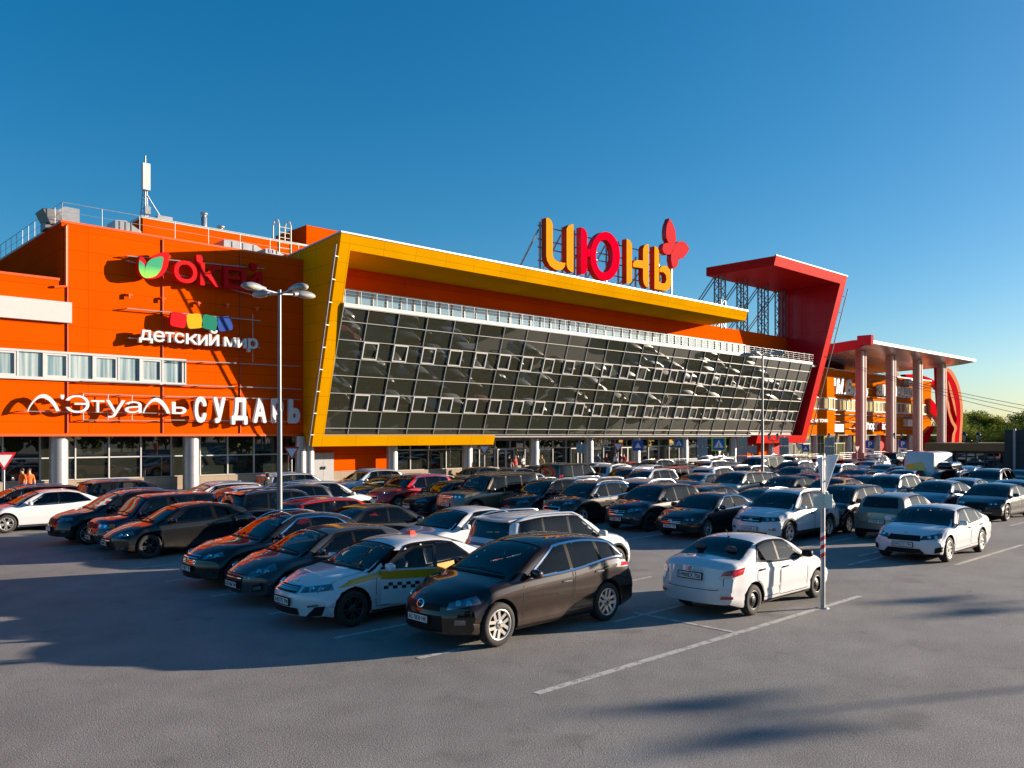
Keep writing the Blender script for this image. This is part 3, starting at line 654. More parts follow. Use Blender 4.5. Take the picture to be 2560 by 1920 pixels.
def ring_letter():
    m = MB(); n = 48; o_ = [at_d(1320 + a * K6, 520 + b * K6, YR) for a, b in ell(972, 607, 186, 308, n)]; i_ = [at_d(1320 + a * K6, 520 + b * K6, YR) for a, b in ell(961, 605, 106, 206, n)]
    V = [(x, YR, z) for x, z in o_] + [(x, YR, z) for x, z in i_] + [(x, YR + .55, z) for x, z in o_] + [(x, YR + .55, z) for x, z in i_]
    m.add(V, [(i, (i + 1) % n, n + (i + 1) % n, n + i) for i in range(n)]); m.mi = 1
    m.add(V, [(2 * n + i, 2 * n + (i + 1) % n, (i + 1) % n, i) for i in range(n)] + [(n + i, n + (i + 1) % n, 3 * n + (i + 1) % n, 3 * n + i) for i in range(n)] + [(3 * n + i, 3 * n + (i + 1) % n, 2 * n + (i + 1) % n, 2 * n + i) for i in range(n)])
    for p in ([(668, 240), (712, 262), (740, 306), (745, 360), (745, 765), (735, 808), (708, 830), (668, 838)], [(742, 515), (792, 515), (792, 612), (742, 612)]):
        q = [at_d(1320 + a * K6, 520 + b * K6, YR) for a, b in p][::-1]; k = len(q); f = [(x, YR, z) for x, z in q]; bk = [(x, YR + .55, z) for x, z in q]
        m.mi = 0; m.add(f, [tuple(range(k))]); m.mi = 1; m.add(f + bk, [(j + k, (j + 1) % k + k, (j + 1) % k, j) for j in range(k)])
    wb(m, 'letter', [FACE_R, mat('crimson_letter_side', (.50, .003, .02), .45)], rs)
ring_letter()
big([[(1240, 388), (1282, 408), (1305, 450), (1308, 500), (1308, 905), (1293, 940), (1240, 952)], [(1325, 742), (1320, 702), (1336, 668), (1368, 655), (1446, 660), (1446, 760), (1400, 751)],
     [(1518, 455), (1518, 1003), (1482, 990), (1457, 952), (1447, 900), (1447, 512), (1464, 472), (1490, 458)]], FACE_Y, SIDE_O, 'letter')
big([[(1590, 480), (1628, 498), (1645, 535), (1648, 590), (1648, 925), (1690, 950), (1725, 945), (1742, 900), (1735, 845), (1705, 808), (1655, 803), (1653, 770), (1670, 740), (1705, 725), (1745, 732), (1782, 772), (1803, 850), (1803, 940), (1785, 1010), (1740, 1045), (1590, 1018)]], FACE_Y, SIDE_O, 'letter')
big([[(1778, 130), (1820, 195), (1850, 280), (1862, 380), (1850, 470), (1825, 540), (1790, 585), (1745, 588), (1705, 560), (1690, 510), (1700, 460), (1730, 440), (1766, 442), (1740, 380), (1735, 300), (1745, 220)],
     [(1860, 450), (1890, 422), (1945, 418), (1985, 440), (2030, 515), (1995, 580), (1945, 635), (1905, 640), (1888, 620), (1892, 680), (1875, 735), (1830, 765), (1810, 715), (1797, 650), (1800, 575), (1830, 520)]], FACE_S, mat('coral_flower_side', (.45, .01, .015), .45), 'flower', .5)
m = MB(); u0_, u1_s = at_d(1360, 600, YR)[0], at_d(1695, 640, YR)[0]
for z in (17.5, 18.55, 19.2, 20.3): m.tube((u0_, YR + .7, z), (u1_s - (3.0 if z > 20 else 0), YR + .7, z), .055, 6)
for px in (1364, 1420, 1450, 1479, 1530, 1560, 1603, 1627, 1662, 1693):
    x = at_d(px, 640, YR)[0]; top = 20.6 if px < 1600 else (19.6 if px < 1650 else 20.3); m.bar((x, YR + .65, 15.9), (x, YR + .65, top), .13)
    m.bar((x - .05, YR + .75, top - .6), (x - .2, YR + 4.0, 15.7), .1)
wb(m, 'support_frame', STEEL, rs)
# far wing signs
Z7 = .19293; A7 = lambda lst: [(c, 2020 + a * Z7, 2020 + b * Z7, 880 + t * Z7, 880 + bt * Z7) for c, a, b, t, bt in lst]
D3 = D2 - .5
s5 = sign('slanted white electronics shop script on the far orange wing', 2115, 975, D3)
m = MB(); px_glyphs(m, A7([('М', 335, 440, 330, 545), ('.', 440, 462, 525, 550), ('в', 472, 545, 360, 560), ('и', 530, 600, 440, 570), ('д', 585, 650, 450, 612), ('е', 655, 700, 480, 575), ('о', 705, 750, 485, 580)]), D3, .3, .04, .3); wb(m, 'lettering', LETTER, s5)
s6 = sign('upright white capital letters right of the white script, far orange wing', 2230, 985, D3)
m = MB(); px_glyphs(m, A7([('Э', 880, 925, 420, 565), ('Л', 925, 972, 425, 568), ('Ь', 975, 1018, 430, 572), ('Д', 1030, 1090, 435, 582), ('О', 1095, 1125, 440, 580), ('Р', 1135, 1175, 445, 585), ('А', 1175, 1225, 450, 590), ('Д', 1225, 1285, 455, 598), ('О', 1290, 1335, 460, 596)]), D3, .3, .04); wb(m, 'lettering', LETTER, s6)
s7 = sign('white sports shop letters with one red tick, low on the far wing', 2190, 1065, D3)
m = MB(); px_glyphs(m, A7([('С', 660, 725, 915, 1020), ('п', 735, 775, 925, 1005), ('о', 778, 815, 925, 1005), ('р', 818, 852, 925, 1030), ('т', 850, 885, 925, 1005), ('а', 935, 965, 930, 1005), ('с', 965, 995, 930, 1008), ('т', 995, 1020, 930, 1008), ('е', 1030, 1065, 930, 1008), ('р', 1070, 1100, 930, 1030)]), D3, .25, .035); wb(m, 'lettering', LETTER, s7)
m = MB(); px_glyphs(m, A7([('М', 885, 935, 912, 1005)]), D3, .26, .03); wb(m, 'red_letter', SIGNRED, s7)
s8 = sign('small white spaced letters beside the foot of the red portal', 2044, 1052, D3 - 1.2)
m = MB(); px_glyphs(m, A7([('Ю', 22, 62, 868, 915), ('-', 65, 85, 885, 895), ('И', 85, 115, 868, 912), ('Т', 135, 160, 868, 912), ('О', 160, 185, 868, 912), ('Ч', 185, 205, 868, 912), ('К', 207, 225, 868, 912), ('А', 222, 242, 868, 912)]), D3 - 1.2, .15, .03); wb(m, 'lettering', LETTER, s8)
for (a, b, t, bt), lb in (((320, 437, 935, 1035), 'blank white square panel near the foot of the far orange wing'), ((1272, 1355, 875, 965), 'blank pale square panel low between the last two tall pillars'), ((1280, 1365, 350, 440), 'blank white square panel high behind the third tall pillar'), ((228, 335, 325, 435), 'blank white square panel left of the white script')):
    q0, q1 = at_d(2020 + a * Z7, 880 + t * Z7, D3), at_d(2020 + b * Z7, 880 + bt * Z7, D3); zz = at_d(2020 + (a + b) / 2 * Z7, 880 + bt * Z7, D3)[1]; zt2 = at_d(2020 + (a + b) / 2 * Z7, 880 + t * Z7, D3)[1]
    m = MB(); m.box(q0[0], q1[0], D3 - .3, D3 + .45, zz, zt2); tag(m.build('blank_sign_panel', WHITE), lb, 'sign panel')
es = sign('white entrance lettering hung inside the dark glass over the doors', 1495, 1106, 51.0, 'entrance_sign')
m = MB(); A3 = lambda lst: [(c, 1300 + a * .42194, 1300 + b * .42194, 500 + t * .42194, 500 + bt * .42194) for c, a, b, t, bt in lst]
px_glyphs(m, A3([('В', 400, 428, 1408, 1452), ('Х', 434, 458, 1409, 1453), ('О', 462, 488, 1410, 1454), ('Д', 488, 516, 1411, 1458)]), 51.0, .08, .02); wb(m, 'lettering', mat('dim_white_letters', (.55, .56, .55), .5), es)
# flower sculpture beyond the canopy
fl = tag(empty('flower_sculpture', (140, 50, 0)), 'giant red and peach steel petals standing at the far end of the mall', 'sculpture')
PEACH = mat('peach_paint', (.46, .17, .085), .7, spec=.0); PRED = mat('petal_red', (.40, .004, .010), .6, spec=.0)
def petal(out, inn, y, dep, mface, mside, name):
    m = MB(); o_ = [at_d(2020 + a * Z7, 880 + b * Z7, y) for a, b in out]; i_ = [at_d(2020 + a * Z7, 880 + b * Z7, y) for a, b in inn]; n = len(o_)
    V = [(x, y, z) for x, z in o_] + [(x, y, z) for x, z in i_] + [(x, y + dep, z) for x, z in o_] + [(x, y + dep, z) for x, z in i_]
    m.add(V, [(i, i + 1, n + i + 1, n + i) for i in range(n - 1)]); m.mi = 1
    m.add(V, [(2 * n + i, 2 * n + i + 1, i + 1, i) for i in range(n - 1)] + [(n + i, n + i + 1, 3 * n + i + 1, 3 * n + i) for i in range(n - 1)] + [(2 * n + i, 2 * n + i + 1, 3 * n + i + 1, 3 * n + i) for i in range(n - 1)])
    m.add(V, [(0, n, 3 * n, 2 * n), (n - 1, 2 * n - 1, 4 * n - 1, 3 * n - 1)])
    return wb(m, name, [mface, mside], fl)
YP = 47.0
c3 = lambda p: [tuple(v)[:2] for v in catmull([(a, b, 0) for a, b in p], 5, False)]
Lo = c3([(1770, 200), (1780, 420), (1800, 700), (1850, 900), (1895, 990), (1870, 1080), (1860, 1250)]); Li = c3([(1800, 215), (1805, 420), (1825, 690), (1880, 880), (1930, 975), (1905, 1080), (1895, 1250)])
petal(Lo, Li, YP, 1.6, PEACH, PRED, 'petal')
Ro = c3([(1800, 200), (1880, 260), (1960, 430), (2000, 640), (2010, 820), (2000, 1000), (1985, 1250)]); Ri = c3([(1800, 245), (1850, 300), (1925, 450), (1965, 640), (1975, 820), (1965, 1000), (1950, 1250)])
petal(Ro, Ri, YP, 1.2, PEACH, PRED, 'petal')
Mo = c3([(1805, 290), (1870, 360), (1920, 520), (1945, 700), (1950, 860), (1930, 1000), (1920, 1250)]); Mi = c3([(1805, 330), (1850, 420), (1890, 560), (1920, 700), (1930, 850), (1900, 1000), (1890, 1250)])
petal(Ri, Mi, YP + .05, 1.0, PRED, PRED, 'petal'); petal(Mi, c3([(1810, 320), (1835, 500), (1870, 640), (1900, 760), (1930, 880), (1935, 1000), (1930, 1250)]), YP + .1, .4, PEACH, PRED, 'petal')
petal(c3([(1265, 290), (1420, 290), (1560, 330), (1680, 400), (1760, 480)]), c3([(1265, 350), (1420, 345), (1540, 375), (1660, 450), (1740, 540)]), YP + 5, .8, PRED, PRED, 'petal')
petal(c3([(1590, 600), (1660, 680), (1740, 800), (1770, 900), (1775, 1100), (1760, 1250)]), c3([(1590, 780), (1650, 840), (1690, 900), (1740, 1000), (1750, 1100), (1730, 1250)]), YP + 4.4, .6, PRED, PEACH, 'petal')
petal(c3([(1600, 960), (1640, 990), (1590, 1080), (1570, 1180), (1590, 1290)]), c3([(1500, 1060), (1500, 1080), (1490, 1120), (1485, 1200), (1490, 1290)]), YP + 3, .6, PRED, PEACH, 'petal')
# ================================================================ roof equipment
def thing_mb(name, label, cat, m, mt, group=None): return tag(m.build(name, mt), label, cat, group)
def duct(px0, px1, py0, py1, d, label, dep=2.0, hood=0):
    x0, zt = at_d(px0, py0, d); x1, zb = at_d(px1, py1, d); t = tag(empty('ventilation_duct', ((x0 + x1) / 2, d, zb)), label, 'duct', 'ducts on the mall roof')
    m = MB(); c = .25 * (zt - zb)
    if hood:
        xm = x0 + (x1 - x0) * .5
        m.prism([(xm, d, zb), (x1, d, zb), (x1, d, zt), (xm + .1, d, zt), (xm - .2, d, zt - c)], (0, dep, 0)); wb(m, 'duct_body', DUCT, t)
        m = MB(); m.hexa([(xm - .2, d, zt - c), (xm - .2, d + dep, zt - c), (x0 - .1, d + dep, zb + .7), (x0 - .1, d, zb + .7)], [(xm, d, zb + .1), (xm, d + dep, zb + .1), (x0 + .3, d + dep, zb - .1), (x0 + .3, d, zb - .1)]); wb(m, 'duct_hood', DARKSTEEL, t)
    else:
        m.prism([(x0, d, zb), (x1, d, zb), (x1 + .35, d, zb + 1.4 * c), (x1 - .4, d, zt - .4 * c), (x0 + .6, d, zt), (x0, d, zt - .3 * c)], (0, dep, 0)); wb(m, 'duct_body', DUCT, t)
        m = MB()
        for k in range(3): xx = x0 + (x1 - x0) * (.2 + .28 * k); m.box(xx, xx + .05, d - .03, d - .002, zb + .1, zt - .5 * c)
        wb(m, 'duct_seam', DARKSTEEL, t)
    m = MB(); m.box(x0 + .1, x1 - .1, d + .3, d + dep - .3, 15.1 if zb > 15.1 else zb - .3, zb); wb(m, 'duct_stand', DARKSTEEL, t)
duct(112, 199, 508, 566, 51.5, 'large grey air duct with a dark slanted hood on the left roof corner', 1.6, 1)
duct(288, 340, 547, 590, 51.5, 'small grey faceted air duct right of the hooded one on the roof', 1.5)
duct(560, 655, 597, 640, 53.5, 'long low grey air duct behind the roof railing by the ladder', 2.2)
duct(664, 700, 620, 640, 52.0, 'short rounded grey duct end beside the yellow portal', 1.6)
mst = tag(empty('antenna_mast', (at_d(363, 545, 57)[0], 57, 17.85)), 'slim roof mast carrying a tall white panel antenna on the orange roof box', 'antenna')
x = at_d(363, 545, 57)[0]; zt, zp0, zp1 = at_d(363, 390, 57)[1], at_d(363, 478, 57)[1], at_d(363, 412, 57)[1]
m = MB(); m.tube((x, 57, 17.85), (x, 57, zt), .05, 8)
for s_ in (-1, 1): m.tube((x + s_ * .25, 57.2, 17.85), (x + s_ * .12, 57.05, zp0 + .3), .035, 6)
for k in range(7): z = 17.95 + k * .3; m.bar((x - .25 + .02 * k, 57.1, z), (x + .25 - .02 * k, 57.1, z + .28), .04)
m.tube((x + .1, 57, zp0 - .2), (x + 1.6, 57.6, 17.85), .035, 6); wb(m, 'mast', STEEL, mst)
m = MB(); m.box(x - .28, x + .2, 56.6, 56.95, zp0, zp1); wb(m, 'panel_antenna', WHITE, mst)
m = MB(); m.box(x - .15, x + .2, 56.55, 56.9, zp0 - 1.6, zp0 - 1.1); wb(m, 'radio_unit', DUCT, mst); m = MB(); m.box(x + .9, x + 1.9, 57.2, 58, 17.853, 18.4); wb(m, 'radio_unit', DUCT, mst)
for px, y0, y1, r_, lb in ((510, 533, 575, .2, 'tall steel flue pipe standing on the orange roof box'), (552, 566, 585, .22, 'short capped steel flue right of the tall flue pipe')):
    xx, zz = at_d(px, y0, 58); m = MB(); m.lathe([(r_, 17.8 - zz), (r_, -.3), (r_ * .8, -.29), (r_ * .8, -.12), (r_ * 1.25, -.12), (r_ * 1.25, 0), (0.01, 0)], 16, (xx, 58, zz)); thing_mb('flue_pipe', lb, 'flue', m, STEEL, 'flues on the roof')
ld = tag(empty('roof_ladder', (at_d(713, 600, 56)[0], 56, 15.1)), 'steel roof ladder with a hooped top beside the orange penthouse', 'ladder')
m = MB(); xx = at_d(713, 600, 56)[0]; zt = at_d(713, 552, 56)[1]
for s_ in (-.5, .45):
    m.tube((xx + s_, 56, 15.1), (xx + s_, 56, zt - .3), .06, 6); m.path([(xx + s_, 56, zt - .3), (xx + s_, 56.15, zt), (xx + s_, 56.7, zt + .05), (xx + s_, 56.9, zt - .3), (xx + s_, 56.9, 17.5)], .05)
for k in range(12):
    z = 15.4 + k * .38
    if z < zt - .3: m.tube((xx - .5, 56, z), (xx + .45, 56, z), .03, 5)
wb(m, 'ladder_rails', mat('pale_ladder_paint', (.60, .55, .45), .5), ld)
rl = tag(empty('roof_railing', (20, 50.1, 15.2)), 'thin steel railing along the roof edge of the left orange wing', 'railing')
m = MB(); u = UC + .1
while u < 27.8: m.tube((u, 49.9, 15.2), (u, 49.9, 16.25), .02, 6); u += 2.05
m.tube((UC + .1, 49.9, 16.25), (27.6, 49.9, 16.25), .02, 6); m.tube((UC + .1, 49.9, 15.75), (27.6, 49.9, 15.75), .011, 6)
d = 49.9
while d < 76: m.tube((UC + .1, d, 15.2), (UC + .1, d, 16.25), .02, 6); d += 1.4
m.tube((UC + .1, 49.9, 16.25), (UC + .1, 75, 16.25), .02, 6); m.tube((UC + .1, 49.9, 15.75), (UC + .1, 75, 15.75), .011, 6)
wb(m, 'rail', STEEL, rl)
# ================================================================ street lamps
LAMPG = mat('lamp_housing', (.32, .33, .35), .35, .3); LAMPL = mat('lamp_diffuser', (.48, .44, .36), .25, spec=.6)
def street_lamp(x, y, h, rot, label, group='parking lot lamps', base_d=0):
    t = tag(empty('street_lamp', (x, y, 0), rot), label, 'street lamp', group)
    m = MB(); m.tube((0, 0, 0), (0, 0, h * .55), .085, 12, .07); m.tube((0, 0, h * .55), (0, 0, h * .56), .07, 12, .055); m.tube((0, 0, h * .56), (0, 0, h + .12), .055, 12, .048); m.lathe([(.16, 0), (.16, .12), (.1, .16)], 12); m.box(.09, .13, -.06, .06, .6, 1.0)
    m.build('pole', mat('grey_lamp_pole', (.20, .21, .22), .5, .5, var=.1), t)
    for k in range(4):
        a = k * math.pi / 2; c, s = math.cos(a), math.sin(a); m = MB(); m.tube((c * .05, s * .05, h), (c * .62, s * .62, h + .06), .035, 8); arm = m.build('arm', STEEL, t)
        for part, zs, mt in (('lamp_housing', 1, LAMPG), ('diffuser', -1, LAMPL)):
            m = MB(); V, F = [], []; n = 14; rows = 7
            for j in range(rows + 1):
                p = j / rows * math.pi / 2
                for i in range(n):
                    q = 2 * math.pi * i / n; rr_ = math.cos(p); lx = .92 + .36 * math.cos(q) * rr_; ly = .17 * math.sin(q) * rr_ * (1 + .25 * math.cos(q)); lz = h + .08 + zs * math.sin(p) * (.13 if zs > 0 else .10)
                    V.append((lx * c - ly * s, lx * s + ly * c, lz))
            for j in range(rows):
                for i in range(n): F.append((j * n + i, j * n + (i + 1) % n, (j + 1) * n + (i + 1) % n, (j + 1) * n + i)[::zs])
            m.add(V, F, True)
            if zs > 0: m.tube((c * .5, s * .5, h + .06), (c * .66, s * .66, h + .09), .075, 10)
            m.build(part, mt, arm)
    return t
def on_ray(px, d): s = ray(px); t = d / (.725 - .688 * s); return t * (.725 * s + .688)
street_lamp(on_ray(699, 22.4), 22.4, 7.65, R(8), 'tall four headed steel street lamp in front of the orange wall')
street_lamp(on_ray(1906, 23.0), 23.0, 7.75, R(8), 'four headed street lamp in front of the right end of the glass facade')
for px, py in ((1900, 1790), (2420, 1512)):
    gx, gy = at_z(px, py); k = 8.4 / math.tan(SUN_EL); street_lamp(gx + SUN_H.x * k, gy + SUN_H.y * k, 8.4, R(20), 'four headed street lamp beyond the right edge of the view')
# ================================================================ cars
def paint(name, col, metal=.0, rough=.35, dirt=.0):
    """clear coated paint with a film of road dust low down"""
    m = bpy.data.materials.new(name); m.use_nodes = True; nt = m.node_tree; b = nt.nodes['Principled BSDF']; L = nt.links.new
    tc = nt.nodes.new('ShaderNodeTexCoord'); sp = nt.nodes.new('ShaderNodeSeparateXYZ'); L(tc.outputs['Object'], sp.inputs[0])
    nz = nt.nodes.new('ShaderNodeTexNoise'); nz.inputs['Scale'].default_value = 3.5; nz.inputs['Detail'].default_value = 6; L(tc.outputs['Object'], nz.inputs['Vector'])
    mp = nt.nodes.new('ShaderNodeMapRange'); mp.inputs[1].default_value = .62; mp.inputs[2].default_value = .18; mp.inputs[3].default_value = 0; mp.inputs[4].default_value = 1; L(sp.outputs[2], mp.inputs[0])
    mu = nt.nodes.new('ShaderNodeMath'); mu.operation = 'MULTIPLY'; L(mp.outputs[0], mu.inputs[0]); L(nz.outputs[0], mu.inputs[1])
    m2 = nt.nodes.new('ShaderNodeMath'); m2.operation = 'MULTIPLY'; L(mu.outputs[0], m2.inputs[0]); m2.inputs[1].default_value = .35 + dirt; m2.use_clamp = True
    mx = nt.nodes.new('ShaderNodeMix'); mx.data_type = 'RGBA'; mx.inputs[6].default_value = (*col, 1); mx.inputs[7].default_value = (.17, .135, .10, 1); L(m2.outputs[0], mx.inputs[0]); L(mx.outputs[2], b.inputs['Base Color'])
    b.inputs['Metallic'].default_value = metal; b.inputs['Roughness'].default_value = rough; b.inputs['Coat Weight'].default_value = 1.0; b.inputs['Coat IOR'].default_value = 1.52; b.inputs['Specular IOR Level'].default_value = .1
    mr = nt.nodes.new('ShaderNodeMapRange'); mr.inputs[3].default_value = .035; mr.inputs[4].default_value = .5; L(m2.outputs[0], mr.inputs[0]); L(mr.outputs[0], b.inputs['Coat Roughness'])
    ge = nt.nodes.new('ShaderNodeNewGeometry'); df = nt.nodes.new('ShaderNodeBsdfDiffuse'); df.inputs[0].default_value = (.09, .088, .085, 1); ms = nt.nodes.new('ShaderNodeMixShader')
    L(ge.outputs['Backfacing'], ms.inputs[0]); L(b.outputs[0], ms.inputs[1]); L(df.outputs[0], ms.inputs[2]); L(ms.outputs[0], nt.nodes['Material Output'].inputs[0])
    return m
def car_glass(name, tint, ior=1.45):
    m = bpy.data.materials.new(name); m.use_nodes = True; nt = m.node_tree; nt.nodes.remove(nt.nodes['Principled BSDF']); L = nt.links.new
    tr = nt.nodes.new('ShaderNodeBsdfTransparent'); tr.inputs[0].default_value = (*tint, 1); gl = nt.nodes.new('ShaderNodeBsdfGlossy'); gl.inputs['Roughness'].default_value = .01
    fr = nt.nodes.new('ShaderNodeFresnel'); fr.inputs[0].default_value = ior; ms = nt.nodes.new('ShaderNodeMixShader'); L(fr.outputs[0], ms.inputs[0]); L(tr.outputs[0], ms.inputs[1]); L(gl.outputs[0], ms.inputs[2]); L(ms.outputs[0], nt.nodes['Material Output'].inputs[0])
    return m
PAINTS = {}
def P(key):
    if key in PAINTS: return PAINTS[key]
    T = dict(black=((.006, .006, .007), 0), brownblack=((.010, .0026, .001), .0), white=((.60, .61, .63), 0), pearl=((.55, .55, .54), 0), grey=((.040, .042, .050), .15), darkgrey=((.016, .016, .018), .1), brown=((.10, .042, .016), .4),
             darkbrown=((.022, .015, .012), .1), silver=((.36, .37, .38), .6), beige=((.26, .215, .17), .4), tan=((.20, .15, .10), .4), red=((.52, .010, .008), 0), darkred=((.22, .008, .012), .2), navy=((.008, .013, .040), .2), blue=((.03, .09, .22), .3),
             green=((.018, .035, .03), .3), yellow=((.68, .36, .01), 0), orange=((.62, .27, .02), 0), gold=((.46, .42, .36), .3), bluegrey=((.16, .20, .25), .5))
    c, mt = T[key]; PAINTS[key] = paint(key + '_car_paint', c, mt, .38 if mt else .45, .12 if key == 'brownblack' else 0); return PAINTS[key]
GLASSC = car_glass('clear_car_glass', (.66, .72, .71)); GLASSD = car_glass('tinted_car_glass', (.16, .18, .18), 1.5); GLASSW = car_glass('windshield_glass', (.55, .62, .62), 1.75); GLASSR = car_glass('tinted_rear_glass', (.16, .18, .18), 1.7); GLASSM = car_glass('grey_car_glass', (.30, .33, .33)); SEATM = mat('dark_seat_cloth', (.085, .082, .08), .9); SEATB = mat('tan_seat_cloth', (.16, .13, .10), .9)
TRIM = mat('black_car_plastic', (.012, .012, .013), .5, spec=.12); PILM = mat('black_pillar_film', (.006, .006, .007), .45, spec=.04); CHROME = mat('chrome_trim', (.80, .80, .82), .12, 1.0)
TYRE = mat('tyre_rubber', (.020, .019, .018), .85, bump=.3, bscale=40); ALLOY = mat('silver_alloy', (.62, .60, .57), .3, .7); DALLOY = mat('dark_alloy', (.05, .05, .052), .35, .5); STEELW = mat('black_steel_wheel', (.012, .012, .012), .4, .2); HUBD = mat('brake_shadow', (.012, .012, .012), .7)
LAMPC = mat('headlight_lens', (.20, .22, .24), .16, .75, 1.0, var=.5, vscale=9); LAMPD = mat('smoked_lamp', (.03, .032, .036), .08, .2, 1.0); TAIL = mat('red_tail_light', (.46, .006, .008), .12, 0, 1.0); TAILW = mat('clear_tail_light', (.55, .50, .48), .12, 0, 1.0)
PLATE = mat('number_plate', (.70, .70, .69), .4); PLTX = mat('number_plate_print', (.015, .015, .02), .5); WELL = mat('wheel_well', (.008, .008, .008), .9)
ORL = mat('amber_lens', (.75, .16, .01), .2, 0, .5); YELL = mat('taxi_yellow', (.62, .30, .003), .4, 0, 1.0); TAXR = mat('taxi_roof_lamp', (.75, .06, .01), .3, 0, .6)

def interp(pts, x):
    """monotone cubic through pts"""
    X = np.array([p[0] for p in pts], float); Y = np.array([p[1] for p in pts], float); h = np.diff(X); d = np.diff(Y) / h; n = len(X); m = np.zeros(n)
    m[0], m[-1] = d[0], d[-1]
    for i in range(1, n - 1):
        if d[i - 1] * d[i] > 0: w1, w2 = 2 * h[i] + h[i - 1], h[i] + 2 * h[i - 1]; m[i] = (w1 + w2) / (w1 / d[i - 1] + w2 / d[i])
    x = np.clip(x, X[0], X[-1]); i = np.clip(np.searchsorted(X, x) - 1, 0, n - 2); t = (x - X[i]) / h[i]
    return (2 * t ** 3 - 3 * t ** 2 + 1) * Y[i] + (t ** 3 - 2 * t ** 2 + t) * h[i] * m[i] + (-2 * t ** 3 + 3 * t ** 2) * Y[i + 1] + (t ** 3 - t ** 2) * h[i] * m[i + 1]
class Body:
    def __init__(s, sp):
        s.sp = sp; s.L, s.W, s.H = sp['L'], sp['W'], sp['H']; s.R = sp.get('R', .33); s.zl = sp.get('zl', .19)
        s.xw = (s.L / 2 - sp['foh'], s.L / 2 - sp['foh'] - sp['wb'])
        s.tum = sp.get('tum', .34); s.crown = sp.get('crown', .055); s.fa, s.ra = sp.get('fa', .42), sp.get('ra', .26)
        xs = np.linspace(0, s.L, 400); zt = interp(sp['top'], xs); k = np.exp(-.5 * (np.arange(-12, 13) * (s.L / 399) / sp.get('sm', .045)) ** 2); k /= k.sum()
        s.xs, s.zt = xs, np.convolve(np.pad(zt, 12, 'edge'), k, 'valid')
        s.build()
    def T(s, q): return float(np.interp(q, s.xs, s.zt))
    def Bt(s, q): return min(float(interp(s.sp['belt'], np.array([q]))[0]), s.T(q) - .025)
    def wm(s, q):
        e = 1 - .035 * max(0, 1 - q / .9) ** 2 - .05 * max(0, 1 - (s.L - q) / .9) ** 2
        return s.W / 2 * e
    def dims(s, q):
        T, B, wm = s.T(q), s.Bt(q), s.wm(q); ws = wm - .05; h = T - B
        c = min(s.crown, .55 * h); Te = T - c; wg = ws - .025 - s.tum * max(.06, Te - B); rr = min(.10, .5 * (Te - B) + .012)
        return T, B, wm, ws, Te, wg, rr
    def section(s, q):
        T, B, wm, ws, Te, wg, rr = s.dims(q); zl = s.zl + .07 * max(0, 1 - q / .5) ** 2 + .10 * max(0, 1 - (s.L - q) / .6) ** 2
        pts = [(wm - .14, zl), (wm - .06, zl + .015), (wm - .028, zl + .07), (wm - .022, zl + .16)]
        za = zl + .16; zb = B - .12
        for t, o in ((.2, .030), (.3, .014), (.55, .010), (.8, .007)): pts.append((wm - o, za + (zb - za) * t))
        pts += [(wm, zb), (wm - .012, B - .095), (wm - .022, B - .04), (wm - .034, B - .012), (ws, B)]
        d = Vector((wg - ws, Te - B)); ln = d.length
        for t in (.2, .4, .6, .8, 1): pts.append((ws + d.x * t * (1 - rr / max(ln, rr + .001)), B + d.y * t * (1 - rr / max(ln, rr + .001))))
        p0 = Vector(pts[-1]); cr = lambda y: Te + (T - Te) * (1 - (y / wg) ** 2); y2 = wg - rr * 1.5; p2 = Vector((y2, cr(y2))); p1 = Vector((wg, Te))
        for t in (.25, .5, .75, 1): q_ = p0 * (1 - t) ** 2 + p1 * 2 * t * (1 - t) + p2 * t * t; pts.append((q_.x, q_.y))
        for t in (.8, .6, .4, .2): pts.append((y2 * t, cr(y2 * t)))
        pts.append((0, T)); return pts
    def warp(s, q, y, z):
        """bend nose and tail in plan and profile"""
        sp = s.sp; w = s.W / 2
        if q < .95: k = 1 - q / .95; k = k * k * (3 - 2 * k); q += k * (s.fa * abs(y / w) ** 2.6 + float(interp(sp.get('nose', [(0, .10), (.32, .02), (.5, 0), (.66, .03), (.85, .10), (1.2, .2)]), np.array([z]))[0]))
        e = s.L - q
        if e < .85: k = 1 - max(e, 0) / .85; k = k * k * (3 - 2 * k); q -= k * (s.ra * abs(y / w) ** 2.8 + float(interp(sp.get('tail', [(0, .10), (.35, .02), (.55, 0), (.8, .03), (1.0, .06), (1.8, .12)]), np.array([z]))[0]))
        return (s.L / 2 - q, y, z)
    def build(s):
        N = 76; t = np.linspace(0, 1, N); st = s.L * (t - .06 * np.sin(2 * np.pi * t) / 1.0 * .9); V, F = [], []
        S_ = [s.section(q) for q in st]; M = len(S_[0]); ring = 2 * M - 1
        for q, sec in zip(st, S_):
            for y, z in sec: V.append(s.warp(q, y, z))
            for y, z in sec[-2::-1]: V.append(s.warp(q, -y, z))
        for i in range(N - 1):
            for j in range(ring): a, b = i * ring + j, i * ring + (j + 1) % ring; F.append((b, a, a + ring, b + ring))
        for i, q, fl in ((0, st[0], 0), (N - 1, st[-1], 1)):         # nose and tail closed by a grid
            K = 9; rows = []
            for j in range(M):
                y, z = S_[i][j]; row = [i * ring + (ring - 1 - j)]
                for k in range(1, K): yy = -y + 2 * y * k / K; V.append(s.warp(q, yy, z)); row.append(len(V) - 1)
                row.append(i * ring + j); rows.append(row)
            for a, b in zip(rows, rows[1:]):
                for k in range(K): f = (a[k], a[k + 1], b[k + 1], b[k]); F.append(f if not fl else f[::-1])
        bm = bmesh.new(); vs = [bm.verts.new(v) for v in V]
        for f in F:
            try: bm.faces.new([vs[i] for i in f])
            except ValueError: pass
